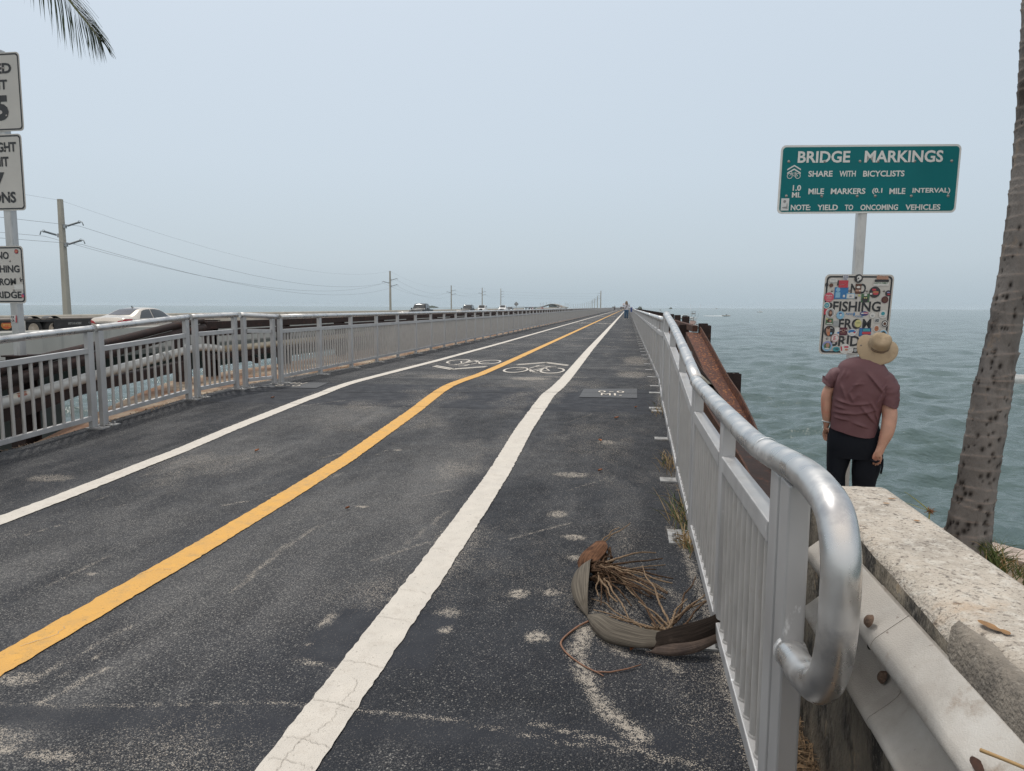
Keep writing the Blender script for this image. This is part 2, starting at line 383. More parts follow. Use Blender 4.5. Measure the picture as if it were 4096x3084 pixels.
# wear, tar patches and dust, where the photograph shows them
wear = np.clip((fbm(XX*1.3, YY*.5, 5, 6)-.42)*3.6, 0, 1)*.75+.45*np.clip((fbm(XX*5.5, YY*1.3, 45, 4)-.48)*4, 0, 1)
wear = wear*np.clip(1-np.abs((XX+.0)-.2)*0, 0, 1)
lane = np.exp(-((XX+3.25)/.62)**2)*.70 + np.exp(-((XX+1.75)/.45)**2)*.42
wear = np.clip(wear*.8 + lane*(fbm(XX*1.7, YY*.8, 9, 4)) - .22*(XX > -.9), 0, 1)
wear *= np.where(YY > 10.8, .55, 1)
streak = np.clip((fbm(XX*.55, YY*2.3, 21, 4)-.55)*4, 0, 1)
wear = np.where(YY > 10.8, np.clip(wear+streak*.6, 0, 1), wear)
tar = np.zeros_like(XX)
e = (fbm(XX*6, YY*6, 2)-.5)*.10
def blk(x0, x1, y0, y1, s=.05):
    return np.clip((XX+e-x0)/s, 0, 1)*np.clip((x1-XX-e)/s, 0, 1)*np.clip((YY+e-y0)/s, 0, 1)*np.clip((y1-YY-e)/s, 0, 1)
tar = np.maximum(tar, blk(-7, 2, 8.35, 10.3))                                  # sealed band along the joint
tar = np.maximum(tar, blk(-1.33, -.74, 2.60, 3.12, .03)*1.0)                   # square patch under the white line
tar = np.maximum(tar, np.exp(-((YY-(2.18+.10*(XX+1)))/.10)**2)*.8*(YY < 3.2))  # sealed crack in front
for x in (-2.48, -1.03, -4.08):
    tar = np.maximum(tar, np.exp(-((XX-x)/.20)**2)*.55)
tar = np.maximum(tar, np.where(YY > 10.8, .35, 0)*fbm(XX*.4, YY*1.6, 8))
dust = np.zeros_like(XX)
def spot(x, y, rx, ry, a=1.):
    global dust
    d = ((XX-x)/rx)**2+((YY-y)/ry)**2
    dust = np.maximum(dust, a*np.clip(1.35-d*(.8+.6*fbm(XX*25, YY*25, 4, 2)), 0, 1))
for p in [(-.511, 3.411, .055, .065), (-.351, 3.45, .045, .045, .9), (-.802, 3.143, .07, .06, .55), (-.361, 2.966, .062, .06), (-.441, 4.744, .07, .08, .8), (-.297, 4.30, .08, .06, .8),
          (-.245, 3.952, .07, .05, .8), (-.426, 5.775, .16, .09, .7), (-.176, 6.944, .1, .1, .7), (-1.83, 4.69, .05, .02, 1.3), (-2.12, 6.36, .05, .02, 1.2), (-2.81, 3.28, .03, .02, 1.), (-.775, 2.965, .02, .045, 1.1), (-2.32, 2.28, .10, .05, .8), (-1.80, 1.89, .10, .035, .85), (-1.98, 1.90, .05, .03, .8), (-4.6, 5.0, .2, .12, .5),
          (-1.55, 11.5, .35, .30, .75), (-1.12, 11.9, .5, .12, .45), (-2.95, 11.6, .6, .4, .4), (.1, 12.6, .3, .7, .5), (.2, 16, .3, 1.5, .5), (-2.2, 1.95, .3, .06, .5), (-2.9, 2.1, .12, .22, .6)]: spot(*p)
def trail(pts, w, a):
    global dust
    P = np.array(pts)
    d = np.full(XX.shape, 9.)
    for q0, q1 in zip(P, P[1:]):
        dx, dy = q1-q0; L2 = dx*dx+dy*dy
        t = np.clip(((XX-q0[0])*dx+(YY-q0[1])*dy)/L2, 0, 1)
        d = np.minimum(d, np.hypot(XX-q0[0]-t*dx, YY-q0[1]-t*dy))
    dust = np.maximum(dust, a*np.clip(1.2-d/w*(.6+.9*fbm(XX*14, YY*14, 6, 3)), 0, 1))
trail([(-.16, 3.08), (-.175, 2.9), (-.15, 2.72), (-.10, 2.56), (-.05, 2.45), (.0, 2.38), (.07, 2.30)], .045, 1.)
trail([(-.13, 3.1), (-.05, 2.95), (.03, 2.86)], .03, .7)
trail([(.16, 2.86), (.22, 2.78)], .03, .75)
trail([(.30, 4.6), (.37, 4.1), (.40, 3.3), (.41, 2.7), (.43, 2.2)], .035, .62)
trail([(.22, 3.6), (.33, 3.35), (.30, 3.05), (.2, 3.1)], .04, .42)
trail([(-.3, 2.33), (.2, 2.2), (.4, 2.1)], .018, .6)
trail([(-1.929, 3.18), (-1.955, 3.40), (-1.988, 3.83), (-1.95, 4.26)], .018, .62)
trail([(-2.077, 2.16), (-2.052, 2.28), (-2.028, 2.415)], .014, 1.0)
trail([(-1.332, 2.92), (-1.333, 3.02)], .022, 1.25)
trail([(-1.335, 2.92), (-1.319, 2.73)], .006, 1.0)
trail([(-1.302, 2.60), (-1.23, 2.586)], .014, 1.3)
trail([(-1.23, 2.586), (-1.09, 2.56)], .006, .9)
trail([(-2.9, 2.05), (-1.9, 2.16), (-1.25, 2.30), (-.6, 2.30), (.2, 2.18)], .010, .42)
for k in range(26):
    x0 = random.uniform(-4.2, -.2); y0 = random.uniform(2, 9); L_ = random.uniform(.1, .7); a = random.gauss(1.2, .35)
    trail([(x0, y0), (x0+L_*math.cos(a), y0+L_*math.sin(a))], random.uniform(.006, .018), random.uniform(.45, .62))
dust = np.maximum(dust, .30*np.clip((fbm(XX*2.1, YY*1.2, 31, 5)-.55)*4, 0, 1)*(XX > -4.3))
edge = np.minimum(XX-xl_edge(YY), xr_edge(YY)-XX)
dust = np.maximum(dust, .55*np.clip(1-edge/.12, 0, 1)*(YY > 9))
verts = np.stack([XX, YY, ZZ], -1).reshape(-1, 3)
path = np_mesh('path', verts, grid_quads(len(ys), len(us)), M_ASPH, dict(wear=wear, tar=tar, dust=dust))
tag(path, kind='structure', label='black asphalt cycle path with worn speckled surface running along the old bridge')

def ribbon(name, pts, w, m, parent=path, lift=.0055, jit=.006, step=.03, yfar=14):
    """painted line following the path level with slightly ragged edges"""
    mb = MB(); L_ = []; y = pts[0][1]; rnd = random.Random(len(name)*7+int(w*1000))
    while y < pts[-1][1]:
        L_.append(y); y += step if y < yfar else max(step, (y-yfar)*.05+step)
    P = []
    for y in L_:
        x = interp([(b, a) for a, b in pts], y); j = jit*(1 if y < 20 else 0)
        P.append([(x-w/2+rnd.gauss(0, j)*.42+(n1(y*5, 3)-.5)*j*.7, y, zg(y)+lift), (x, y, zg(y)+lift), (x+w/2+rnd.gauss(0, j)*.42+(n1(y*5, 8)-.5)*j*.7, y, zg(y)+lift)])
    mb.grid(P, smooth=True)
    return mb.build(name, m, parent, fix=False)
ribbon('edge_line', [(-1.02, .6), (-1.03, 5.5), (-1.06, 7.3), (-1.04, 9.45), (-.99, 10.4), (-.98, 11.4), (-.99, 14), (-1.02, 20), (-1.04, 1500)], .185, M_WHITE)
ribbon('centre_line', [(-2.46, .6), (-2.47, 6), (-2.50, 8.2), (-2.60, 10.2), (-2.58, 10.8), (-2.50, 12), (-2.48, 14), (-2.50, 1500)], .165, M_YELLOW)
ribbon('edge_line', [(-3.98, .6), (-4.03, 3), (-4.13, 5.5), (-4.16, 7), (-4.12, 9.25), (-4.16, 10.2), (-4.12, 12), (-4.05, 15), (-4.0, 22), (-3.97, 1500)], .16, M_WHITE)

# joints and hairline cracks: thin dark strips
M_JOINT = mat('joint_filler', (.012, .012, .014), .8, var=.2)
mb = MB()
def crack(pts, w=.006, lift=.0075, wob=.012, mbx=None):
    b = mb if mbx is None else mbx; P = []; q = smooth_path([(x, y, 0) for x, y in pts], 10)
    for i, p in enumerate(q):
        d = (q[min(i+1, len(q)-1)]-q[max(i-1, 0)]).normalized(); n = V((-d.y, d.x, 0)); s = n*random.gauss(0, wob)*.4; ww = w*(.4+random.random()*.8)
        P.append([(p.x+s.x-n.x*ww/2, p.y+s.y-n.y*ww/2, zg(p.y)+lift), (p.x+s.x+n.x*ww/2, p.y+s.y+n.y*ww/2, zg(p.y)+lift)])
    b.grid(P, smooth=False)
crack([(-5.6, 9.19), (-4.3, 9.30), (-2.6, 9.50), (-1.2, 9.74), (.45, 9.9)], .016, wob=.006)
crack([(-5.5, 8.33), (-4.0, 8.38), (-2.0, 8.45), (.4, 8.6)], .008, wob=.006)
crack([(-2.7, 10.2), (-1.2, 10.45)], .012)
for y in (16.5, 22.2, 30, 39): crack([(-5.2, y), (-2.5, y+.05), (.5, y+.1)], .02)
mb.build('joint', M_JOINT, path, fix=False)
M_CRACK = mat('crack_line', (.33, .30, .265), .9, var=.1)
mb = MB()
for y, xa, xb in ((1.99, -1.1, -.94), (2.10, -1.10, -.93), (2.33, -1.11, -.94), (2.62, -1.11, -.93), (3.03, -1.12, -.94), (3.35, -1.12, -.94), (3.95, -1.12, -1.0)):
    crack([(xa, y), ((xa+xb)/2, y-.01), (xb, y-.035)], .0022, .0085, .01)
crack([(-1.04, 1.9), (-1.05, 2.05), (-1.00, 2.18), (-.99, 2.28), (-1.01, 2.33)], .002, .0085, .012)
crack([(-1.0, 2.33), (-.985, 2.42), (-1.01, 2.5)], .002, .0085, .012)
crack([(-2.55, 3.3), (-2.50, 3.38), (-2.42, 3.4)], .003, .0085); crack([(-2.50, 2.5), (-2.44, 2.62), (-2.46, 2.7)], .003, .0085)
mb.build('hairline_crack', M_CRACK, path, fix=False)

# bicycle symbols with a double chevron
def symbol(cx, y0, d, s=1., simple=False):
    """cx, y0: where the wheels stand; d = +1 reads going away, -1 reads coming back"""
    mb = MB(); W = 1.13; H = 1.78
    def P(u, v): y = y0+d*v*H; return (cx+d*u*W, y, zg(y)+.006)
    def arc(cu, cv, ru, rv, a0, a1, w, n=22):
        Q = []
        for k in range(n+1):
            a = R(a0+(a1-a0)*k/n); c, s_ = math.cos(a), math.sin(a)
            Q.append([P(cu+(ru-w/2)*c, cv+(rv-w*.8)*s_), P(cu+(ru+w/2)*c, cv+(rv+w*.8)*s_)])
        mb.grid(Q, smooth=False)
    def ln(u0, v0, u1, v1, w=.032):
        du, dv = (u1-u0)*W, (v1-v0)*H; L_ = math.hypot(du, dv); nu, nv = -dv/L_*w/W*.85, du/L_*w/H*1.6
        mb.add([P(u0-nu/2, v0-nv/2), P(u1-nu/2, v1-nv/2), P(u1+nu/2, v1+nv/2), P(u0+nu/2, v0+nv/2)], [(0, 1, 2, 3)])
    arc(-.30, .33, .185, .30, 0, 360, .035, 30); arc(.30, .33, .185, .30, -200, 75, .035, 28)
    ln(-.30, .36, -.20, .47); ln(-.13, .52, -.02, .16); ln(-.02, .16, .05, .16); ln(-.13, .50, .02, .18, .036); ln(-.09, .74, .22, .74)
    ln(.17, .80, .05, .22, .036); ln(.0, .22, .26, .30); ln(.26, .30, .13, .62); ln(.10, .82, .28, .86, .036); ln(-.13, .5, -.03, .92, .036)
    ln(-.09, .92, .06, .97, .036); ln(.02, .10, .10, .10, .036); ln(-.02, .3, .13, .66)
    for o in (0, .10):
        ln(-.44, .93+o, .02, 1.33+o, .062); ln(.0, 1.33+o, .47, .96+o, .062)
    return mb.build('bicycle_symbol', M_WHITE, path, fix=True)
symbol(-1.69, 12.45, 1); symbol(-3.20, 15.35, -1)
for cx, y, d in ((-3.2, 54, -1), (-1.69, 50, 1), (-1.69, 88, 1), (-3.2, 92, -1), (-3.2, 131, -1), (-1.69, 127, 1)): symbol(cx, y, d)
M_PATCH = mat('dark_grey_plate', (.062, .066, .074), .75, var=.08, bump=.3, bs=200)
def marker(pts, fr_o, ux, uy):
    mb = MB(); mb.add([(x, y, zg(y)+.0055) for x, y in pts], [(0, 1, 2, 3)])
    o = mb.build('mile_marker', M_PATCH, path, fix=False)
    fr = Frame(fr_o, ux, uy); mt = MB()
    put_text(mt, '0', fr, -.18, -.075, .05, .24, .0105, bold=.0); put_text(mt, '0', fr, .075, .18, .05, .24, .0105, bold=.0); put_text(mt, '-', fr, -.03, .03, .125, .155, .0105, bold=.0)
    put_text(mt, 'M', fr, -.14, -.01, -.24, -.03, .0105, bold=.0); put_text(mt, 'I', fr, .035, .06, -.24, -.03, .0105, bold=.0); put_text(mt, '.', fr, .10, .14, -.24, -.20, .0105, bold=.0)
    # lay the letters on the plate
    mt.v = [(x, y, zg(y)+.010) for x, y, z in mt.v]
    mt.build('lettering', mat('marker_lettering', (.60, .55, .48), .7, var=.05), o, fix=False)
marker([(-.615, 9.40), (.145, 9.43), (.155, 10.37), (-.60, 10.23)], (-.20, 9.80, 0), (1, .05, 0), (-.03, 1, 0))
marker([(-5.35, 9.55), (-4.4, 9.6), (-4.5, 10.25), (-5.28, 10.2)], (-4.93, 9.93, 0), (-1, -.08, 0), (.03, -1, 0))

# rust stains and chips on the asphalt are part of it; small dead leaves are things of their own
M_LEAF = mat('dry_leaf', (.23, .085, .035), .7, var=.35, vs=40)
for (x, y, s, a) in ((-.10, 8.05, .055, .4), (.12, 8.7, .04, 1.), (-.24, 6.95, .05, 2.), (-.20, 5.9, .04, .3), (-3.4, 6.1, .05, 1.2), (-1.9, 4.6, .03, .2), (.05, 2.9, .03, .9), (-4.6, 8.7, .05, .5)):
    t = MB(); P = []
    for i in range(7):
        u = i/6; w = math.sin(PI*u)**.8*s*.4
        P.append([(x+math.cos(a)*s*(u-.5)-math.sin(a)*q*w, y+math.sin(a)*s*(u-.5)+math.cos(a)*q*w, zg(y)+.008+.012*abs(q)+.01*u*u) for q in (-1, -.5, 0, .5, 1)])
    t.grid(P)
    tag(t.build('fallen_leaf', M_LEAF, None, fix=False), 'small curled brown leaf lying on the asphalt path', 'leaf', 'dead leaves scattered on the path')

# ================================================================ concrete ledges of the old bridge, either side of the path
def strip(name, rows, m, label, seg=None):
    mb = MB(); mb.grid(rows, smooth=False); o = mb.build(name, m, None); return tag(o, label, kind='structure')
rows = []
for y in list(np.arange(-5, 16, .22))+list(np.geomspace(16, 1500, 60)):
    z = zg(y); xe = float(xl_edge(y)); xo = interp([(-5, -5.95), (6, -5.95), (8, -6.6), (11, -7.55), (12.3, -7.5), (14, -7.45), (1500, -7.45)], y)
    w = .03*(n1(y*2.1, 4)-.5)+.012*(n1(y*11, 6)-.5)
    rows.append([(xe+.08, y, z-.05), (xe-.06+w*2, y, z-.035+w*.4), (xe-.16, y, z-.05+w), ((xe+xo)/2, y, z-.06+w*.5), (xo+.05+w, y, z-.07), (xo+w, y, z-.12), (xo+.02+w, y, z-1.1), (xo+.6, y, z-1.1)])
strip('ledge', rows, M_CONC, 'rust stained concrete ledge along the outer side of the railing')
rows = []
for y in list(np.arange(7.6, 20, .25))+list(np.geomspace(20, 1500, 60)):
    z = zg(y); w = .03*(n1(y*2.3, 14)-.5); xo = interp([(7.6, .98), (12.5, 1.05), (14.0, 1.62), (1500, 1.62)], y)
    rows.append([(.40, y, z-.05), (.62+w, y, z-.04), (.85, y, z-.07+w*.4), (xo+w, y, z-.08), (xo+.04+w, y, z-.12), (xo+.02, y, z-1.1), (.9, y, z-1.1)])
strip('ledge', rows, M_CONC, 'concrete ledge between the aluminium railing and the rusty guard posts')
# underside and piers of the old bridge
mb = MB(); mb.box((-2.9, 760, -.72), (8.6, 1480, .7)); mb.box((-2.9, 8.2, -3.4), (8.8, 1.6, 5.2))
for k in range(40): mb.box((-2.9, 40+k*36, -3.6), (6.5, 1.6, 5.0))
tag(mb.build('bridge_deck', M_CONC_PALE, None), 'concrete slab and piers under the old bridge path', kind='structure')

# ================================================================ land on the right, sea wall
M_SAND = mat('sandy_ground', (.34, .27, .20), .95, var=.25, vs=4, bump=.7, bs=40, stain=((.13, .10, .07), 3, .5, .72))
mb = MB(); P = []
for y in np.arange(-4, 8.2, .2):
    xo = interp([(-4, 6.), (3.0, 5.2), (4.6, 3.9), (5.5, 3.3), (5.95, 2.9), (6.9, 2.25), (7.7, 1.6), (8.2, 1.5)], y)
    row = []
    for u in np.linspace(0, 1, 22):
        x = .40+(xo-.40)*u
        zb = zg(y)-.05-np.clip((x-.55)/.5, 0, 1)*.0
        z = zb if x < .9 else zb+(-.74-zb)*min(1, (x-.9)/.45)
        row.append((x, y, z+.035*(n1(x*3+y*7.1, 5)-.5)))
    P.append(row)
mb.grid(P)
tag(mb.build('ground', M_SAND, None), 'sandy littered ground beside the bridge ramp', kind='structure')
M_CAP = mat('pinkish_sea_wall', (.42, .345, .30), .9, var=.15, vs=3, bump=.5, bs=50, stain=((.20, .16, .14), 4, .55, .75))
cap = [(6.2, 2.2), (5.0, 3.6), (3.9, 4.9), (3.15, 5.72), (2.75, 6.15), (2.2, 6.98), (1.62, 7.75), (1.52, 8.6)]
mb = MB()
P = []
for i, (x, y) in enumerate(cap):
    a = V(cap[max(i-1, 0)]+(0,)); b = V(cap[min(i+1, len(cap)-1)]+(0,)); d = (b-a).normalized(); n = V((d.y, -d.x, 0))
    if n.x < 0: n = -n
    p = V((x, y, -.72)); zt = -.72
    P.append([p-n*.12+V((0, 0, -.2)), p-n*.12, p+n*.20, p+n*.22+V((0, 0, -.03)), p+n*.22+V((0, 0, -5.2))])
mb.grid(P, smooth=False)
tag(mb.build('sea_wall', M_CAP, None), 'pinkish concrete sea wall at the edge of the water on the right', 'wall')

# ================================================================ sea: one sheet of real waves, finer where it is near
def sea_mat():
    m = bpy.data.materials.new('sea_water'); m.use_nodes = True; nt = m.node_tree; N = nt.nodes; L = nt.links; b = N['Principled BSDF']
    tc = N.new('ShaderNodeTexCoord')
    def noise(s, d, st=(1, 1, 1)):
        mp = N.new('ShaderNodeMapping'); mp.inputs['Scale'].default_value = st; mp.inputs['Rotation'].default_value = (0, 0, R(12)); L.new(tc.outputs['Object'], mp.inputs[0])
        n = N.new('ShaderNodeTexNoise'); n.inputs['Scale'].default_value = s; n.inputs['Detail'].default_value = d; L.new(mp.outputs[0], n.inputs['Vector']); return n.outputs['Fac']
    r = N.new('ShaderNodeMapRange'); r.inputs['From Min'].default_value = .36; r.inputs['From Max'].default_value = .64; L.new(noise(.012, 4, (.5, 1, 1)), r.inputs['Value'])
    mx = N.new('ShaderNodeMix'); mx.data_type = 'RGBA'; mx.inputs['A'].default_value = (.050, .084, .084, 1); mx.inputs['B'].default_value = (.080, .124, .121, 1)
    L.new(r.outputs[0], mx.inputs['Factor']); L.new(mx.outputs['Result'], b.inputs['Base Color'])
    b.inputs['Roughness'].default_value = .16; b.inputs['IOR'].default_value = 1.33; b.inputs['Specular IOR Level'].default_value = .5
    b1 = N.new('ShaderNodeBump'); b1.inputs['Strength'].default_value = .8; b1.inputs['Distance'].default_value = .22; L.new(noise(1.9, 6, (.8, 1.2, 1)), b1.inputs['Height'])
    b2 = N.new('ShaderNodeBump'); b2.inputs['Strength'].default_value = .5; b2.inputs['Distance'].default_value = .8; L.new(noise(.30, 3, (.8, 1.25, 1)), b2.inputs['Height'])
    L.new(b2.outputs['Normal'], b1.inputs['Normal']); L.new(b1.outputs['Normal'], b.inputs['Normal'])
    return m
rr = np.concatenate([np.linspace(2, 14, 8, endpoint=False), np.geomspace(14, 9000, 620)]); aa = np.linspace(-PI, PI, 721)
front = np.linspace(R(90+48), R(90-38), 620); back = np.linspace(R(90-38), R(90+48)-2*PI, 80)[1:]
aa = np.concatenate([front, back])
RR, AA = np.meshgrid(rr, aa, indexing='ij'); SX = RR*np.cos(AA); SY = RR*np.sin(AA)
SZ = np.zeros_like(SX); wr = np.random.default_rng(5)
for k in range(46):
    lam = .75*1.09**k*wr.uniform(.85, 1.15); lam = min(lam, 26); th = R(-66)+wr.normal(0, .55); amp = .0185*lam**.72*wr.uniform(.6, 1.2)*(1 if lam < 7 else .38)
    ph = wr.uniform(0, 6.28); kx, ky = math.cos(th)*2*PI/lam, math.sin(th)*2*PI/lam
    cellr = np.maximum(RR*.0105, RR*.0025)*2.6
    f = np.clip(1.4-cellr/lam*1.0, 0, 1)
    s = np.sin(kx*SX+ky*SY+ph+1.2*fbm(SX/lam/6, SY/lam/6, k, 2))
    SZ += amp*f*(1-np.abs(s)**1.3*1.6 if k % 2 else s)
sea = np_mesh('sea', np.stack([SX, SY, SEA+SZ], -1).reshape(-1, 3), grid_quads(len(rr), len(aa)), sea_mat())
tag(sea, 'choppy grey green sea reaching to the hazy horizon', kind='structure')
# ================================================================ aluminium railings
M_ALU = mat('galvanised_aluminium', (.44, .44, .445), .45, metal=.45, var=.08, vs=7, stain=((.36, .36, .36), 5, .56, .74, (.72, .73, .74), 17, .66, .72), stretch=(1, 1, .35))
M_PICK = mat('dusty_aluminium', (.42, .408, .395), .55, metal=.3, var=.10, vs=30, stain=((.36, .33, .30), 40, .58, .75), stretch=(1, 1, .3))
M_TUBE = mat('worn_tube', (.55, .545, .54), .36, metal=.85, var=.10, vs=11, rvar=.18, stain=((.42, .42, .43), 4, .55, .62, (.72, .68, .63), 7, .66, .72))
M_PLT = mat('dull_plate', (.33, .33, .33), .55, metal=.4, var=.2, vs=14, stain=((.16, .14, .12), 18, .52, .7))
M_BOLT = mat('dark_bolt', (.20, .19, .18), .6, metal=.5, var=.3, vs=40)

def post_mb(x, y, z0, z1, wx=.05, wy=.09, lean=0):
    mb = MB(); mb.bar((x, y, z0), (x+lean, y, z1), wx, wy, up=(0, 1, 0)); return mb
def plate_mb(x, y, z, lx=.20, ly=.13, ox=0.):
    mb = MB(); mb.box((x+ox, y, z+.009), (lx, ly, .018))
    return mb
def railing(root, X, posts, topz, n_pick, base, side, tube_r=.037, pick_r=.0165, tube_ext=(0, 0), near=False, ox=-.05, wy=.085, bev=.004, lean=0, n_t=12, single=None):
    """posts: list of y; X, topz(centre of tube), base(ground) functions of y. Parts: top_rail, post (> base_plate), mid_rail, bottom_rail, baluster_panel"""
    path_ = [(X(y)+lean, y, topz(y)) for y in ([posts[0]-tube_ext[0]] if tube_ext[0] else [])+list(posts)+([posts[-1]+tube_ext[1]] if tube_ext[1] else [])]
    mb = MB(); mb.tube(path_, tube_r, n_t); mb.build('top_rail', M_TUBE, root)
    for y in posts:
        p = post_mb(X(y), y, base(y)+.012, topz(y)-tube_r*.85, wy=wy, lean=lean).build('post', M_ALU, root, bevel=bev)
        b = plate_mb(X(y), y, base(y)-.006, ox=ox)
        if near:
            for q in (-.04, .04): b.lathe([(.0, .028), (.009, .028), (.011, .018), (.011, .0)], (X(y)+ox*1.9, y+q, base(y)+.01), 8)
        b.build('base_plate', M_PLT, p, bevel=.002 if near else 0)
    for k, (a, c) in enumerate(zip(posts, posts[1:])):
        if single is not None and k in single: continue
        e = wy/2; ya, yc = a+e, c-e
        def L_(y, f, up): z = base(y)+(topz(y)-base(y))*f; return (X(y)+lean*f, y, z+up)
        for nm, f, h in (('mid_rail', .785, .055), ('bottom_rail', .105, .05)):
            m = MB(); m.bar(L_(ya, f, 0), L_(yc, f, 0), .045, h); m.build(nm, M_ALU, root, bevel=bev)
        m = MB()
        for j in range(n_pick):
            y = ya+(yc-ya)*(j+1)/(n_pick+1); p0 = L_(y, .105, .02); p1 = L_(y, .785, -.02)
            m.tube([p0, p1], pick_r, 10 if near else 6, cap=False)
        m.build('baluster_panel', M_PICK, root)

# ---- left railing, far run: sections of four panels, welded together
PITCH = 1.395; SEC = 4*PITCH
Y0L = 14.30-4*PITCH+0*PITCH
Y0L = 14.25-3*PITCH
def make_section(X0, label, ox, n_pick=12):
    root = thing('railing_section', label, 'railing', (X0, 0, 0))
    posts = [0, PITCH, 2*PITCH, 3*PITCH]
    P5 = posts+[SEC]
    topz = lambda y: 1.0; base = lambda y: 0.
    X = lambda y: X0
    railing(root, X, P5[:4]+[SEC], topz, n_pick, base, 1, ox=ox, bev=0, tube_r=.037)
    # the last post belongs to the next section
    last = [c for c in root.children if c.name.startswith('post')][-1]
    for g in list(last.children): bpy.data.objects.remove(g)
    bpy.data.objects.remove(last)
    return root
G_L = 'sections of the left aluminium railing'
G_R = 'sections of the right aluminium railing'
secL = make_section(-5.17, 'grey aluminium railing section in the long straight run on the left of the path', .06)
secL.location.y = Y0L+SEC; tag(secL, group=G_L)
secR = make_section(.50, 'grey aluminium railing section in the long straight run on the right of the path', -.05)
secR.location.y = 10.75; tag(secR, group=G_R)
# simplified single-mesh section for the far distance
def make_far(X0, label):
    mb = MB(); mb.tube([(X0, 0, 1.), (X0, SEC*4, 1.)], .037, 6)
    for k in range(16):
        mb.box((X0, k*PITCH, .48), (.05, .085, .96)); mb.box((X0, k*PITCH, .003), (.2, .13, .018))
        mb.box((X0, (k+.5)*PITCH, .785), (.045, PITCH-.09, .055)); mb.box((X0, (k+.5)*PITCH, .105), (.045, PITCH-.09, .05))
        for j in range(12): mb.box((X0, (k+(j+1)/13.)*PITCH, .445), (.03, .03, .63))
    o = mb.build('railing_section', M_ALU, None); tag(o, label, 'railing'); return o
LAB_L = ['grey aluminium railing section on the left of the path, directly behind the double kinked posts', 'grey aluminium railing section on the left of the path, second straight section beyond the kink',
         'grey aluminium railing section on the left of the path, third straight section beyond the kink']
LAB_R = ['aluminium railing on the right, first straight section past the dip of the handrail', 'aluminium railing on the right, second straight section past the dip of the handrail']
N_DET = 27
for k in range(N_DET):
    y = Y0L+SEC*k
    lb = LAB_L[k] if k < 3 else 'grey aluminium railing section in the long straight run on the left of the path'
    if k == 0: secL.location.y = y; secL['label'] = lb
    else: dup(secL, (-5.17, y, 0), label=lb)
    y = 10.75+SEC*k
    lb = LAB_R[k] if k < 2 else 'grey aluminium railing section in the long straight run on the right of the path'
    if k == 0: secR.location.y = y; secR['label'] = lb
    else: dup(secR, (.50, y, 0), label=lb)
farL = make_far(-5.17, 'far section of the left railing, seen as a thin grey band towards the horizon'); farR = make_far(.50, 'far section of the right railing, seen as a thin grey band towards the horizon')
for k in range(34):
    for o, y00, g in ((farL, Y0L, 'far sections of the left railing'), (farR, 10.75, 'far sections of the right railing')):
        y = y00+SEC*N_DET+SEC*4*k
        if k == 0: o.location.y = y; o['group'] = g
        else: dup(o, (0, y, 0))

# ---- left railing, two splayed near sections and the short kinked one (double posts)
XL = lambda y: float(np.interp(y, [2, 8.55, 9.35, Y0L], [-5.70, -5.66, -5.50, -5.19]))
zL = lambda y: interp([(2, .70), (5.6, .832), (6.9, .917), (8.5, 1.012), (9.4, 1.035), (Y0L, 1.0)], y)
def near_left(name_label, posts, n, ext):
    r = thing('railing_section', name_label, 'railing', (XL(posts[0]), posts[0], zg(posts[0])), G_L)
    railing(r, XL, posts, zL, n, zg, 1, near=True, ox=.05, tube_ext=ext, wy=.08, bev=.003)
near_left('nearest aluminium railing section at the left, sloping down with the ramp by the sign post', [3.70, 5.26, 6.785], 11, (.5, .06))
near_left('short sloping aluminium railing section at the left, between two pairs of double posts', [6.945, 8.48], 11, (.06, .06))
near_left('narrow kinked aluminium railing panel joining the sloped and the straight left railing', [8.645, 9.36], 6, (.06, .05))
near_left('single closing railing panel at the left where the straight run starts', [9.50, Y0L-.10], 3, (.05, .1))

# ---- right railing, near sections
XR = lambda y: float(np.interp(y, [1.5, 2.9, 8.8, 9.2, 10.75], [.415, .42, .45, .47, .50]))
zR = lambda y: interp([(1.2, .80), (1.9, .775), (2.9, .735), (4.45, .722), (5.6, .845), (7.1, .985), (8.65, 1.09), (9.0, 1.06), (9.4, 1.02), (10.75, 1.0)], y)
G_RN = None
r = thing('railing_section', 'nearest aluminium railing section at the right, ending in a round bent handrail loop', 'railing', (.42, 1.9, -.28), G_R)
# bent end loop: the handrail turns down and back into the end post
loop = smooth_path([(.42, 4.45, zR(4.45)), (.419, 3.6, .722), (.418, 2.9, .727), (.416, 2.36, .735), (.415, 1.95, .768), (.415, 1.72, .786), (.415, 1.57, .785), (.415, 1.465, .765), (.415, 1.412, .70), (.415, 1.402, .61), (.415, 1.412, .52), (.415, 1.445, .44), (.415, 1.51, .378), (.415, 1.61, .345), (.415, 1.70, .330), (.415, 1.77, .325)], 7)
mb = MB(); mb.tube(loop, [.0372]*len(loop), 30); mb.build('top_rail', M_TUBE, r)
wl = MB()
for yy, zz in ((4.43, .722), (2.18, .750)):
    wl = MB(); wl.tube([(XR(yy), yy-.006, zz-.0003), (XR(yy), yy+.006, zz)], .0380, 30, cap=False)
    wl.build('weld_bead', mat('weld_metal', (.55, .55, .55), .5, metal=.7, var=.2, vs=60, bump=.3, bs=200), r)
wl = MB(); wl.tube([(.415, 1.752, .3265), (.415, 1.768, .3255)], [.040, .0415], 26)
wl.build('weld_bead', MATS['weld_metal'], r)
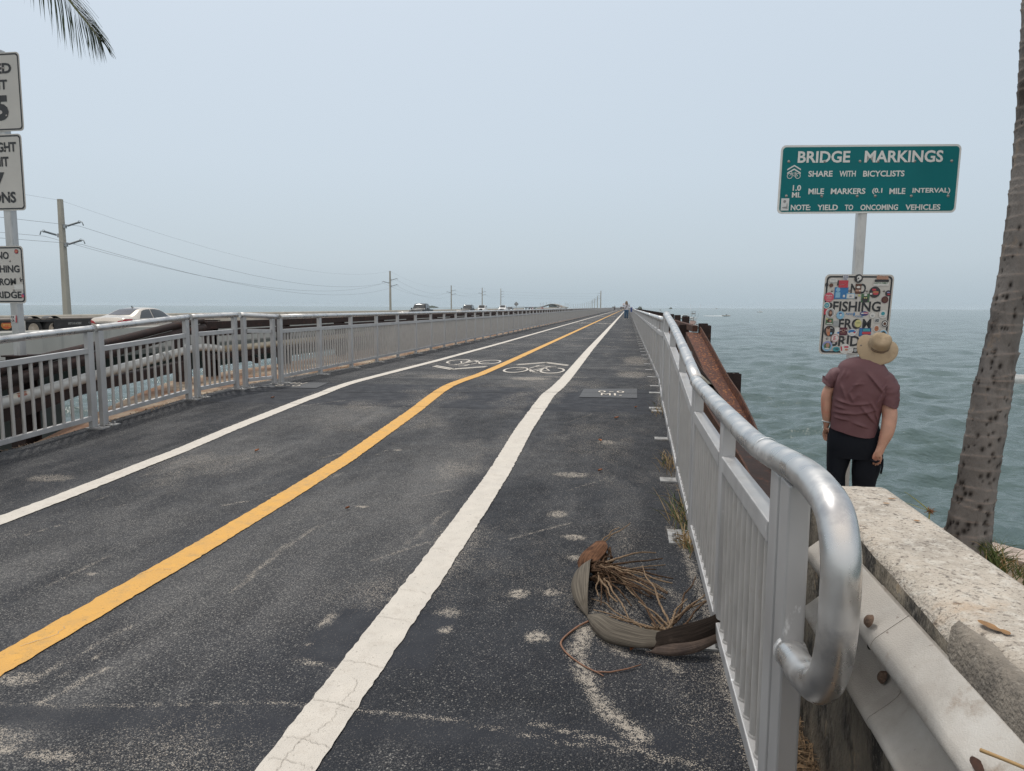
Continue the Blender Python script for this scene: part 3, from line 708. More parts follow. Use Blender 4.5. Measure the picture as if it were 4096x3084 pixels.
for y in (1.80, 1.925, 3.02, 4.33):
    p = post_mb(XR(y), y, zg(y)+.012, zR(y)-.03, wx=.052, wy=.10).build('post', M_ALU, r, bevel=.006)
    b = plate_mb(XR(y), y, zg(y)-.006, lx=.21, ly=.13, ox=-.045)
    b.box((XR(y)-.05, y, zg(y)-.035), (.20, .125, .05), mi=1)
    for q in (-.045, .045): b.lathe([(0, .03), (.010, .03), (.012, .02), (.012, 0)], (XR(y)-.115, y+q, zg(y)+.012), 8)
    b.build('base_plate', [M_PLT, mat('dark_grout', (.05, .05, .055), .9, var=.2)], p, bevel=.003)
def panel(r, ya, yc, n, zf=zR, rad=.0185, hb=.10):
    def L_(y, f, up): z = zg(y)+(zf(y)-zg(y))*f; return (XR(y), y, z+up)
    for nm, f, h in (('mid_rail', .80, .062), ('bottom_rail', hb, .055)):
        m = MB(); m.bar(L_(ya, f, 0), L_(yc, f, 0), .058, h); m.build(nm, M_ALU, r, bevel=.005)
    m = MB(); w = m
    for j in range(n):
        y = ya+(yc-ya)*(j+.8)/(n+.6); p0 = L_(y, hb, .02); p1 = L_(y, .80, -.02)
        m.tube([p0, p1], rad, 16, cap=False); w.lathe([(rad+.004, .026), (rad+.0045, .030), (rad+.001, .036)], (p0[0], p0[1], p0[2]-.018), 14)
    m.build('baluster_panel', M_PICK, r)
panel(r, 1.975, 2.97, 9); panel(r, 3.07, 4.28, 11)
r = thing('railing_section', 'aluminium railing section at the right climbing the ramp behind the fallen palm debris', 'railing', (.44, 4.5, -.25), G_R)
mb = MB(); mb.tube([(XR(y), y, zR(y)) for y in np.linspace(4.46, 8.62, 16)], .0372, 26); mb.build('top_rail', M_TUBE, r)
for y in (4.46, 5.72, 7.15, 8.55):
    p = post_mb(XR(y), y, zg(y)+.012, zR(y)-.03, wx=.052, wy=.09).build('post', M_ALU, r, bevel=.006)
    b = plate_mb(XR(y), y, zg(y)-.006, lx=.21, ly=.13, ox=-.045); b.box((XR(y)-.05, y, zg(y)-.04), (.20, .125, .06), mi=1)
    b.build('base_plate', [M_PLT, MATS['dark_grout']], p, bevel=.003)
for a, c in ((4.51, 5.67), (5.77, 7.10), (7.20, 8.50)): panel(r, a, c, 11)
r = thing('railing_section', 'short aluminium railing panel at the right where the handrail kinks over the crest', 'railing', (.47, 8.7, -.05), G_R)
mb = MB(); mb.tube(smooth_path([(.45, 8.60, 1.09), (.452, 8.74, 1.083), (.465, 8.98, 1.04), (.475, 9.3, 1.018), (.49, 10.0, 1.005), (.50, 10.72, 1.0)], 5), .0372, 22); mb.build('top_rail', M_TUBE, r)
for y in (8.72, 9.95):
    p = post_mb(XR(y), y, zg(y)+.012, zR(y)-.03, wx=.05, wy=.09).build('post', M_ALU, r, bevel=.004); plate_mb(XR(y), y, zg(y)-.006, lx=.25, ly=.14, ox=-.045).build('base_plate', M_PLT, p)
for a, c in ((8.77, 9.9), (10.0, 10.68)): panel(r, a, c, 10 if a < 9 else 6, rad=.017)
# ================================================================ concrete parapet end block and steel guard rail, near right
def parapet_mat():
    return mat('old_parapet_concrete', (.45, .405, .35), .92, var=.2, vs=6, bump=1.0, bs=130,
               stain=((.56, .525, .47), 30, .50, .62, (.17, .15, .13), 48, .56, .66, (.40, .25, .13), 3.1, .60, .78, (.12, .10, .085), 110, .56, .66, (.16, .145, .13), 5, .60, .78))
M_PAR = parapet_mat()
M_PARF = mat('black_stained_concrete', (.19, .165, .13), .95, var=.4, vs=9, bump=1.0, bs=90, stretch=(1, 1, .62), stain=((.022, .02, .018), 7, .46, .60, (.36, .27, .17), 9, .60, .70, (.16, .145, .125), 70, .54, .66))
root = thing('parapet', 'thick weathered concrete parapet end with a broken front edge beside the steel guard rail', 'parapet', (.75, 1.0, -.4))
ny, ys_ = 150, np.linspace(-1.6, 2.52, 150)
mb = MB(); P = []; fm = []
for y in ys_:
    ch = .012+.035*max(0, min(1, (2.2-y)/.9))+.018*(n1(y*5, 3)-.4)+.012*(n1(y*19, 5)-.5)      # broken arris
    dp = .016+.03*max(0, min(1, (2.0-y)/.8))
    zt = .57; row = []
    def w(a, b): return (fbm(np.array([y*9+a]), np.array([b*7.]), 3, 4)[0]-.5)
    row.append((.632+.008*w(0, 1), y, -.62)); row.append((.632+.012*w(1, 2), y, .20)); row.append((.632+.010*w(2, 3), y, .38))
    row.append((.632+.008*w(3, 3), y, zt-dp*1.25)); row.append((.636+ch*.30, y, zt-dp*.55+.012*w(2, 5)))
    row.append((.642+ch*.8, y, zt-dp*.15+.006*w(4, 5)))
    for k, x in enumerate(np.linspace(.70, .86, 9)): row.append((x, y, zt+.004*w(k+5, x*9)))
    row.append((.875, y, zt-.006)); row.append((.884+.01*w(3, 9), y, zt-.03)); row.append((.886, y, .1)); row.append((.888, y, -.9))
    P.append(row)
mb.grid(P, smooth=True)
nv = len(P[0]); mb.poly([P[-1][i] for i in range(nv)]); mb.poly([P[0][i] for i in range(nv-1, -1, -1)])
fi = 0
for i in range(ny-1):
    for j in range(nv-1):
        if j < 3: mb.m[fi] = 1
        fi += 1
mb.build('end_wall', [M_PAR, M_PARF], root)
# mortar repair and rusty patches on top (flat things with a shape of their own)
def blob(cx, cy, rx, ry, z, seed, n=26, rot=0.):
    out = []
    for k in range(n):
        a = 2*PI*k/n; f = .75+.5*n1(a*1.3+seed*9, seed); x = rx*math.cos(a)*f; y = ry*math.sin(a)*f
        out.append((cx+x*math.cos(rot)-y*math.sin(rot), cy+x*math.sin(rot)+y*math.cos(rot), z))
    return out
mb = MB(); mb.poly(blob(.690, 1.42, .010, .026, .5742, 3, rot=.4)); mb.poly(blob(.705, 1.395, .008, .012, .5744, 6)); mb.poly(blob(.845, 1.50, .022, .030, .5742, 8)); mb.poly(blob(.80, 2.30, .010, .006, .5742, 9)); mb.poly(blob(.835, 2.36, .012, .007, .5742, 12)); mb.poly(blob(.82, 2.12, .008, .008, .5742, 13))
mb.build('rust_patch', mat('rust_patch', (.235, .125, .045), .7, var=.25, vs=60, bump=.3), root, fix=False)
mb = MB(); P = []
for y in np.linspace(-1.2, 1.43, 90):
    wd = .004+.018*n1(y*9, 4)+max(0, (1.28-y))*.16
    wd = min(wd, .12)*max(.1, min(1, (1.44-y)/.08)); lo = .40+max(0, (y-1.28))*.75
    P.append([(.6225, y, lo), (.6235, y, .52), (.6275, y, .562), (.640+wd*.2, y, .5762), (.640+wd*(.75+.5*n1(y*37, 6)), y, .5755)])
mb.grid(P); mb.build('mortar_patch', mat('grey_mortar', (.215, .19, .16), .92, var=.2, vs=18, bump=1., bs=110, stain=((.32, .29, .25), 60, .56, .68, (.10, .09, .08), 4, .5, .7)), root)

M_WB = mat('painted_guard_rail', (.37, .345, .315), .6, metal=.1, var=.10, vs=8, bump=.25, bs=300, stain=((.47, .455, .43), 3.5, .48, .66, (.27, .225, .185), 12, .58, .72, (.17, .14, .12), 40, .66, .74))
M_RUSTY = mat('rusty_bolt', (.13, .085, .06), .75, metal=.3, var=.4, vs=90, bump=.6, bs=200)
def wbeam(y0, y1, off, n=2):
    prof = smooth_path([(0, .160, 0), (-.004, .158, 0), (-.060, .112, 0), (-.071, .101, 0), (-.077, .088, 0), (-.074, .076, 0), (-.062, .066, 0), (-.022, .044, 0), (-.008, .030, 0), (-.004, .0, 0), (-.012, -.028, 0), (-.058, -.070, 0), (-.070, -.080, 0), (-.075, -.092, 0), (-.071, -.104, 0), (-.060, -.114, 0), (-.006, -.156, 0), (0, -.160, 0)], 3)
    m = MB(); P = []
    for y in np.linspace(y0, y1, n):
        P.append([(.624-off+p.x*.95, y, .338+p.y*1.0) for p in prof])
    Q = [[(x+.0035, y, z) for x, y, z in row] for row in P]
    m.grid(P); m.grid(Q)
    for a, b in ((P[0], Q[0]), (P[-1], Q[-1])):
        m.grid([a, b], smooth=False)
    m.grid([[r_[0] for r_ in P], [r_[0] for r_ in Q]], smooth=False)
    return m
root = thing('guard_rail', 'pale painted steel guard rail with two rusty bolts fixed along the concrete parapet', 'guard rail', (.6, 1., .37))
wbeam(-1.6, 1.80, 0, 24).build('beam', M_WB, root); wbeam(1.62, 2.22, .0022, 8).build('beam', M_WB, root)
for y, z, x in ((1.665, .462, .561), (1.69, .318, .606), (2.02, .458, .561), (2.02, .325, .606)):
    m = MB(); m.lathe([(0, .012), (.006, .0115), (.012, .008), (.016, 0)], (x-.001, y, z), 14, axis=(-.8, 0, .35)); m.build('bolt', M_RUSTY, root)
m = MB(); m.tube([(.600, 1.72, .39), (.600, 1.76, .388)], .010, 12); m.lathe([(0, .001), (.024, .0005)], (.5905, 1.735, .386), 14, axis=(-1, 0, .3), mi=1); m.build('post_slot', [M_RUSTY, mat('slot_dark', (.012, .011, .01), .9, var=0)], root)
m = MB(); 
P = blob(0, 0, .008, .02, 0, 5)
m.poly([(.5555+.004+x*.6, 1.155+y, .455+x*.9) for x, y, _ in P]); m.build('rust_hole', mat('rust_hole', (.05, .022, .014), .9, var=.4, vs=120), root, fix=False)

# dry needles and husks lying between railing and parapet: uncountable litter
M_STRAW = mat('dry_straw', (.30, .20, .115), .8, var=.45, vs=30)
mb = MB(); rs = random.Random(3)
for k in range(2600):
    x = rs.uniform(.44, .63); y = rs.uniform(.7, 2.5); z = zg(y)-.03+.05*rs.random()
    if k % 3 == 0: x = rs.uniform(.5, .62)
    a = rs.uniform(0, PI); L_ = rs.uniform(.03, .12); t = rs.gauss(0, .2); w = rs.uniform(.001, .0035)
    d = V((math.cos(a), math.sin(a), t))*L_/2; n = V((-math.sin(a), math.cos(a), .3))*w
    c = V((x, y, z)); mb.add([c-d-n, c+d-n*.3, c+d+n*.3, c-d+n], [(0, 1, 2, 3)])
for k in range(70):
    x = rs.uniform(.46, .60); y = rs.uniform(1., 2.2); c = V((x, y, zg(y)+.005+.03*rs.random())); a = rs.uniform(0, PI); d = V((math.cos(a), math.sin(a), rs.gauss(0, .2)))*rs.uniform(.02, .05); n = V((-d.y, d.x, .01))*.4
    mb.add([c-d, c-n*.6+V((0, 0, .01)), c+d, c+n*.6], [(0, 1, 2, 3)])
tag(mb.build('plant_litter', M_STRAW, None, fix=False), 'dry straw and husk litter between the railing foot and the concrete parapet', kind='stuff')

# ================================================================ rusty guard beams and posts, right side
M_RUST = mat('rusted_steel', (.078, .040, .029), .85, spec=.2, var=.35, vs=5, bump=.7, bs=45, stain=((.040, .026, .022), 7, .48, .66, (.17, .075, .04), 16, .60, .72))
M_RUSTO = mat('flaking_orange_rust', (.088, .040, .031), .85, spec=.2, var=.3, vs=6, bump=.9, bs=30, stain=((.32, .135, .055), 30, .54, .62, (.05, .028, .022), 24, .58, .68), stretch=(1, .5, 1))
M_DARK = mat('dark_rusted_steel', (.034, .024, .023), .85, spec=.2, var=.3, vs=6, bump=.5, bs=40, stain=((.085, .04, .028), 12, .56, .7))
def channel(pts, wid, inn, out, name, root, m1, m2):
    """pts: inner top edge line; web reaches wid seawards, inner flange hangs down, outer flange stands up"""
    mb = MB(); q = [V(p) for p in pts]; rows = []; out0 = out
    for p, w in zip(q, wid):
        out = out0*interp([(5.2, .1), (6.4, .3), (8.2, .9), (9, 1)], p.y)
        rows.append([p+V((-.012, 0, -inn)), p+V((-.014, 0, 0)), p+V((0, 0, .004)), p+V((w, 0, -.004)), p+V((w+.004, 0, out)), p+V((w+.022, 0, out)), p+V((w+.022, 0, -.03)), p+V((.012, 0, -.022)), p+V((.006, 0, -inn))])
    mb.grid(rows, smooth=False)
    n = len(rows[0]); fi = 0
    for i in range(len(rows)-1):
        for j in range(n-1):
            if j in (2, 3): mb.m[fi] = 1
            fi += 1
    mb.poly(rows[-1]); mb.poly(rows[0])
    return mb.build(name, [m1, m2], root)
def fine(pts, n=6): return smooth_path(pts, n)
root = thing('guard_beam', 'upper rusty steel channel with flaking orange rust sloping down outside the right railing', 'guard beam', (1.2, 9, 0))
pts = fine([(1.18, 5.3, -.27), (1.165, 6.2, -.19), (1.15, 7.1, -.135), (1.15, 8.7, .0), (1.15, 10.3, .150), (1.15, 12.3, .42), (1.14, 14.35, .69)], 5)
wid = [interp([(5.3, .03), (6.4, .08), (7.6, .16), (9, .21), (14.4, .25)], p.y) for p in pts]
channel(pts, wid, .13, .11, 'channel', root, M_RUST, M_RUSTO)
root2 = thing('guard_beam', 'lower dark rusty steel channel close behind the foot of the right railing', 'guard beam', (1., 8, 0))
pts = fine([(.93, 4.3, -.22), (.94, 5.2, -.13), (.95, 6., -.05), (.95, 8.1, .0), (.95, 10.5, .12), (.95, 13.9, .32)], 5)
channel(pts, [.17]*len(pts), .12, .09, 'channel', root2, M_RUST, M_DARK)
def ibeam(x, y, z0, z1, w=.17, d=.20, t=.018, rot=0):
    m = MB(); 
    m.box((x, y-d/2, (z0+z1)/2), (w, t, z1-z0)); m.box((x, y+d/2, (z0+z1)/2), (w, t, z1-z0)); m.box((x+.0, y, (z0+z1)/2-.002), (t, d-t, z1-z0-.004))
    return m
for (x, y, z, lb) in ((1.50, 14.25, .83, 'nearer of two dark steel posts at the bend of the orange rusty channel'), (1.52, 15.0, .85, 'farther of two dark steel posts at the bend of the orange rusty channel'),
                      (1.47, 10.2, .27, 'low dark rusted steel post halfway down the sloping orange rusty channel'), (1.20, 15.9, .80, 'dark rusted steel post close to the kinked handrail, left of the paired posts')):
    tag(ibeam(x, y, -1.0, z).build('guard_post', M_DARK, None), lb, 'post')
# straight run farther out on the bridge: top channel, lower channel, posts
def far_guard(x, sgn, zt, label, y0, y1, zr, gname):
    r_ = thing('guard_beam', label, 'guard beam', (x, y0, 0)); mb = MB()
    for z, h in zr: mb.bar((x, y0, z), (x, y1, z), .10, h)
    mb.build('beam', M_RUST, r_); return r_
far_guard(1.30, 1, .8, 'long rusty guard beam running straight beyond the right railing', 14.3, 900, ((.76, .12), (.36, .1)), None)
pm = ibeam(1.45, 0, -.6, .95).build('guard_post', M_DARK, None)
for k in range(40):
    y = 18.6+k*3.05
    o = pm if k == 0 else dup(pm)
    o.location = (0, y, 0); tag(o, 'dark rusted steel post carrying the straight guard beam beyond the right railing', 'post', 'posts of the right guard beam')
m = MB(); m.tube(fine([(1.05, 7.6, -.10), (1.05, 9.2, .0), (1.05, 11, .12), (1.06, 40, .16), (1.06, 300, .16)], 6), .055, 12)
tag(m.build('water_pipe', mat('cream_pipe', (.46, .43, .36), .6, var=.15, vs=4, stain=((.25, .19, .12), 5, .55, .7)), None), 'cream coloured pipe running under the rusty beam behind the right railing', 'pipe')

# ================================================================ sign post on the right
M_SIGNW = mat('sign_white', (.50, .485, .46), .5, var=.05, vs=5)
M_SIGNK = mat('sign_black', (.022, .025, .030), .5, var=.05)
M_GREEN = mat('sign_green', (.001, .135, .150), .5, var=.05, vs=3, spec=.2)
M_LETW = mat('sign_letter_white', (.60, .61, .60), .45, var=.03)
M_POSTAL = mat('sign_post_metal', (.47, .475, .475), .45, metal=.55, var=.15, vs=9, stain=((.30, .30, .30), 8, .55, .7), stretch=(1, 1, .25))
M_SBOLT = mat('sign_bolt', (.30, .28, .27), .45, metal=.6, var=.2, vs=60)
def sign_plate(root, name, fr, w, h, r, face, border=None, bw=.012, inset=.0, k=None, label=None):
    """thin plate with rounded corners; optional band of another colour inset from the edge"""
    mb = MB(); o = rrect(w, h, r)
    mb.prism([fr.p(x, y, -.003) for x, y in o], fr.n*.003, 0)
    if border is None: pass
    else:
        a = rrect(w-2*inset, h-2*inset, r*.85); b = rrect(w-2*inset-2*bw, h-2*inset-2*bw, r*.7)
        ring(mb, a, b, fr, .0015, 1)
    ob = mb.build(name, [face]+([border] if border else []), root, fix=False)
    if label: ob['label'] = label
    return ob
def bolts(root, fr, pts, r=.011, name='bolt', d=.002):
    mb = MB()
    for x, y in pts: mb.lathe([(0, .007), (r*.6, .006), (r, .002), (r*1.15, 0)], fr.p(x, y, d), 10, axis=fr.n)
    mb.build(name, M_SBOLT, root)
UX = V((.987, .161, 0)).normalized(); UZ = V((0, 0, 1))
SX_, SY_ = 1.965, 6.64
root = thing('sign_post', 'metal post with a green bridge markings board above a sticker covered NO FISHING sign', 'sign', (SX_, SY_+.06, -.75))
tilt = V((.018, 0, 1))
mb = MB(); mb.bar((SX_-.012, SY_+.055, -.8), (SX_+.012, SY_+.055, 2.2), .078, .078); mb.build('post', M_POSTAL, root, bevel=.012)
W, H = 1.535, .572
frg = Frame((1.995+.012, SY_+.01, 2.268), UX+V((0, 0, .012)), V((.022, .0, 1))); frg.n = frg.ux.cross(frg.uz).normalized()
g = sign_plate(root, 'bridge_sign', frg, W, H, .042, M_LETW)
mb = MB(); flat(mb, rrect(W-.034, H-.034, .03), frg, .002); mb.build('sign_face', M_GREEN, g, fix=False)
mb = MB()
def gx(u): return (u-.5)*W
def gy(v): return (.5-v)*H
for s, u0, u1, v0, v1, bo in TXT_GREEN:
    mb = MB(); put_text(mb, s, frg, gx(u0), gx(u1), gy(v1), gy(v0), .0045, bold=.026); mb.build('lettering', M_LETW, g, fix=False)
def sign_bike(mb, fr, cx, cy, w, d):
    r = w*.20
    for s in (-1, 1): ring(mb, circ(cx+s*w*.29, cy, r, n=26), circ(cx+s*w*.29, cy, r*.80, n=26), fr, d)
    def ln(a, b, c, e, t=.03):
        p = V((a, b)); q = V((c, e)); n = (q-p).normalized(); n = V((-n.y, n.x))*t*w/2
        mb.poly([fr.p(cx+(x)*1., cy+(y)*1., d) for x, y in ((p*w-n), (q*w-n), (q*w+n), (p*w+n))])
    for L4 in ((-.29, 0, -.15, .28), (-.15, .20, .02, -.02), (-.15, .20, .11, .20), (.11, .20, .02, -.02), (.02, -.02, .29, 0), (.29, 0, .11, .20), (.05, .26, .19, .26), (-.15, .28, -.20, .32), (.02, -.02, .13, .28)): ln(*L4)
mb = MB(); sign_bike(mb, frg, gx(.079), gy(.447), .118, .0045)
for o in (0, .030):
    for s in (-1, 1):
        a = V((gx(.079), gy(.292)-o)); b = V((gx(.079)+s*.058, gy(.352)-o)); t = .0085
        mb.poly([frg.p(a.x, a.y-t, .0045), frg.p(b.x, b.y-t, .0045), frg.p(b.x, b.y+t*.4, .0045), frg.p(a.x, a.y+t*.4, .0045)])
mb.build('bicycle_symbol', M_LETW, g, fix=True)
bolts(g, frg, [(gx(u), gy(v)) for u, v in BOLT_GREEN])
mb = MB(); c = (gx(.041), gy(.862)); flat(mb, [(c[0]-.034, c[1]-.051), (c[0]+.034, c[1]-.051), (c[0]+.034, c[1]+.051), (c[0]-.034, c[1]+.051)], frg, .004, 0)
flat(mb, circ(c[0]-.004, c[1]+.025, .012), frg, .0055, 1); flat(mb, [(c[0]-.026, c[1]-.03), (c[0]+.026, c[1]-.036), (c[0]+.02, c[1]-.018), (c[0]-.02, c[1]-.022)], frg, .0055, 1); flat(mb, [(c[0]+.012, c[1]-.02), (c[0]+.024, c[1]-.02), (c[0]+.018, c[1]+.018)], frg, .0055, 1)
mb.build('sticker', [mat('sticker_grey_white', (.55, .57, .58), .5, var=.03), mat('sticker_grey', (.22, .23, .24), .5, var=.1)], g, fix=False)

W2, H2 = .60, .695
frn = Frame((SX_+.003, SY_+.008, 1.116), UX, V((.035, 0, 1))); frn.n = frn.ux.cross(frn.uz).normalized()
nf = sign_plate(root, 'fishing_sign', frn, W2, H2, .04, M_SIGNW, M_SIGNK, bw=.014, inset=.014, label='white NO FISHING sign plastered with round and square stickers')
def nx(u): return (u-.5)*W2
def nyy(v): return (.5-v)*H2
mb = MB()
for s, u0, u1, v0, v1, bo in TXT_FISH:
    mb = MB(); put_text(mb, s, frn, nx(u0), nx(u1), nyy(v1), nyy(v0), .003, bold=bo); mb.build('lettering', M_SIGNK, nf, fix=False)
bolts(nf, frn, [(nx(u), nyy(v)) for u, v in ((.115, .205), (.365, .20), (.62, .205), (.87, .205), (.105, .80), (.365, .80), (.62, .80), (.87, .80))], .009)
PAL = dict(w=(.58, .58, .57), k=(.03, .03, .035), r=(.45, .05, .07), p=(.50, .09, .13), b=(.03, .16, .38), lb=(.22, .42, .58), t=(.05, .28, .34), g=(.06, .14, .07), y=(.50, .48, .22), br=(.10, .045, .03), o=(.42, .17, .09), s=(.38, .22, .16), m=(.09, .02, .035), n=(.02, .05, .20), gr=(.30, .32, .33), v=(.25, .24, .45))
PK = list(PAL); PM = [mat('sticker_'+k_, PAL[k_], .45, var=.06, vs=80) for k_ in PK]
def C_(k_): return PK.index(k_)
def nsx(px): return nx((px-355)/(1527-355+0.))
def sticker(d, shapes, name='sticker'):
    mb = MB(); dd = .0045+d*.0012
    for sh in shapes:
        kind, col = sh[0], C_(sh[1])
        if kind == 'c': flat(mb, circ(nx(sh[2]), nyy(sh[3]), sh[4]*W2, (sh[5] if len(sh) > 5 else sh[4])*W2, n=22), frn, dd, col)
        elif kind == 'r':
            u0, v0, u1, v1 = sh[2:6]; a = sh[6] if len(sh) > 6 else 0; cx, cy = (nx(u0)+nx(u1))/2, (nyy(v0)+nyy(v1))/2; w, h = abs(nx(u1)-nx(u0))/2, abs(nyy(v1)-nyy(v0))/2
            flat(mb, [(cx+x*math.cos(a)-y*math.sin(a), cy+x*math.sin(a)+y*math.cos(a)) for x, y in ((-w, -h), (w, -h), (w, h), (-w, h))], frn, dd, col)
        elif kind == 't': put_text(mb, sh[2], frn, nx(sh[3]), nx(sh[5]), nyy(sh[6]), nyy(sh[4]), dd, col, bold=.02)
        dd += .0006
    mb.build(name, PM, nf, fix=False)
for i, st in enumerate(STICKERS): sticker(i % 3, st)
# ================================================================ sign post on the left, standing behind the railing
PXL, PYL = -6.335, 6.60
root = thing('sign_post', 'metal post at the left edge with speed, weight limit and NO FISHING signs', 'sign', (PXL, PYL, .6))
mb = MB(); mb.bar((PXL, PYL, .62), (PXL, PYL, 3.72), .085, .085); mb.build('post', M_POSTAL, root, bevel=.014)
def left_sign(name, x, z, w, h, rows, bl):
    fr = Frame((x, PYL-.048, z), (1, 0, 0), (0, 0, 1))
    s = sign_plate(root, name, fr, w, h, .04, M_SIGNW, M_SIGNK, bw=.014, inset=.012)
    for t, u0, u1, v0, v1, bo in rows:
        mb = MB(); put_text(mb, t, fr, (u0-.5)*w, (u1-.5)*w, (.5-v1)*h, (.5-v0)*h, .003, bold=bo); mb.build('lettering', M_SIGNK, s, fix=False)
    bolts(s, fr, [((u-.5)*w, (.5-v)*h) for u, v in bl], .010)
    return s, fr
left_sign('speed_limit_sign', -6.366, 3.295, .61, .765, [('SPEED', .16, .84, .132, .266, .035), ('LIMIT', .257, .743, .342, .467, .035), ('15', .26, .737, .54, .862, .055)], [(.69, .20), (.69, .80), (.31, .2), (.31, .8), (.5, .8)])
left_sign('weight_limit_sign', -6.405, 2.506, .61, .76, [('WEIGHT', .20, .895, .104, .232, .035), ('LIMIT', .33, .735, .293, .42, .035), ('7', .47, .635, .495, .656, .045), ('TONS', .22, .825, .751, .899, .035)], [(.67, .20), (.70, .80), (.53, .8), (.47, .2)])
s, fr = left_sign('fishing_sign', -6.400, 1.474, .457, .59, [('NO', .33, .63, .10, .23, .03), ('FISHING', .12, .885, .335, .462, .03), ('FROM', .25, .77, .56, .685, .03), ('BRIDGE', .12, .895, .79, .912, .03)], [(.65, .26), (.70, .765), (.35, .26)])
mb = MB()
def lx(u): return (u-.5)*.457
def ly(v): return (.5-v)*.59
def flc(cx, cy, r, k_, d): flat(mb, circ(lx(cx), ly(cy), r), fr, d, C_(k_))
flc(.835, .098, .023, 'm', .004); flc(.835, .098, .019, 'r', .0047); flat(mb, [(lx(.80), ly(.11)), (lx(.87), ly(.11)), (lx(.87), ly(.085)), (lx(.80), ly(.085))], fr, .0054, C_('o'))
mb.build('sticker', PM, s, fix=False); mb = MB()
flat(mb, [(lx(.72), ly(.76)), (lx(.955), ly(.76)), (lx(.955), ly(.67)), (lx(.72), ly(.67))], fr, .004, C_('w')); mb.build('sticker', PM, s, fix=False); mb = MB()
flc(.94, .855, .017, 'n', .004); flc(.925, .87, .017, 'p', .0047); mb.build('sticker', PM, s, fix=False); mb = MB()
for a in ((.875, .56, .89, .60), (.885, .585, .91, .63), (.90, .58, .94, .595), (.885, .55, .90, .565)): flat(mb, [(lx(a[0]), ly(a[1])), (lx(a[2]), ly(a[1])+.002), (lx(a[2]), ly(a[3])), (lx(a[0])+.002, ly(a[3]))], fr, .004, C_('k'))
mb.build('sticker', PM, s, fix=False); mb = MB()
fp = Frame((PXL, PYL-.046, 1.02), (1, 0, 0), (0, 0, 1))
flat(mb, [(-.036, -.04), (.036, -.04), (.036, .035), (-.036, .035)], fp, .003, C_('w')); flat(mb, [(.018, -.04), (.036, -.04), (.036, .035), (.026, .035)], fp, .0045, C_('r'))
put_text(mb, 'CK', fp, -.030, .012, .002, .028, .0045, C_('k'), .04); put_text(mb, 'OR', fp, -.030, .012, -.034, -.008, .0045, C_('k'), .04)
mb.build('sticker', PM, root, fix=False)

# ================================================================ rusty guard rail and pipe outside the left railing
root = thing('guard_beam', 'dark rusty double tube guard rail sloping down behind the left railing and the sign post', 'guard beam', (-7, 8, 0))
def double_rail(root, pts, name='beam'):
    q = [V(p) for p in pts]
    mb = MB(); mb.tube([p+V((0, 0, .02)) for p in q], .062, 10, ry=.055); mb.build(name, M_DARK, root)
    mb = MB(); mb.tube([p+V((.03, 0, -.105)) for p in q], .070, 12); mb.build(name, M_DARK, root)
double_rail(root, [(-5.85, 5.2, .40), (-6.09, 6.1, .505), (-6.32, 7.0, .575), (-6.66, 8.3, .655), (-6.97, 10.4, .86), (-7.02, 10.95, .90)])
for (x, y, z, lb, g) in ((-6.345, 6.62, .62, 'rusted steel post under the sign post at the far left', None), (-7.16, 10.6, .93, 'rusted steel post at the top end of the sloping guard rail on the left', None), (-7.18, 11.45, .90, 'rusted steel post where the straight guard rail starts on the left', None)):
    m = ibeam(x, y, -1.1, z, .17, .20); m.box((x, y, z+.008), (.24, .26, .016)); tag(m.build('guard_post', M_DARK, None), lb, 'post')
root = thing('guard_beam', 'long straight dark rusty guard rail beyond the left railing', 'guard beam', (-7, 11, 0))
for z, h, w in ((.83, .13, .12), (.69, .09, .16)):
    mb = MB(); mb.bar((-7.02, 11.0, z), (-7.02, 900, z), w, h); mb.build('beam', M_DARK, root, bevel=.01)
pm = ibeam(-7.22, 0, -1., .88, .2, .2)
pm = pm.build('guard_post', M_DARK, None)
for k in range(45):
    o = pm if k == 0 else dup(pm)
    o.location = (0, 14.2+k*3.0, 0); tag(o, 'rusted steel post of the straight guard rail beyond the left railing', 'post', 'posts of the left guard rail')
M_PIPE = mat('white_pipe', (.50, .50, .48), .45, var=.07, vs=5, stain=((.36, .33, .27), 2.2, .55, .75), stretch=(1, .4, 1))
M_PIPEY = mat('yellowed_pipe', (.42, .37, .28), .55, var=.15, vs=3, stain=((.30, .24, .16), 3, .5, .7), stretch=(1, .3, 1))
root = thing('water_pipe', 'white water pipe sloping up behind the left railing, with clamp and warning label', 'pipe', (-6.6, 8.5, .3))
pp = smooth_path([(-5.7, 5.0, .168), (-5.98, 5.957, .211), (-6.15, 6.541, .237), (-6.35, 7.237, .265), (-6.55, 8.028, .304), (-6.75, 8.927, .347), (-6.93, 10.224, .439), (-6.97, 10.74, .475), (-6.98, 11.1, .457), (-6.98, 11.45, .408)], 5)
mb = MB(); mb.tube(pp, .060, 18); mb.build('pipe', M_PIPE, root)
mb = MB(); mb.tube([(-6.98, 11.42, .411), (-6.98, 12.2, .40), (-6.98, 14.35, .408), (-6.98, 19, .44), (-6.98, 60, .45), (-6.98, 700, .45)], .060, 14); mb.build('pipe', M_PIPEY, root)
mb = MB()
for x, y, z in ((-6.853, 9.62, .396), (-6.873, 9.77, .407)): mb.tube([(x+.003, y-.02, z-.0015), (x-.003, y+.02, z+.0015)], .072, 18)
mb.build('clamp', mat('clamp_steel', (.36, .36, .35), .5, metal=.5, var=.2), root)
mb = MB()
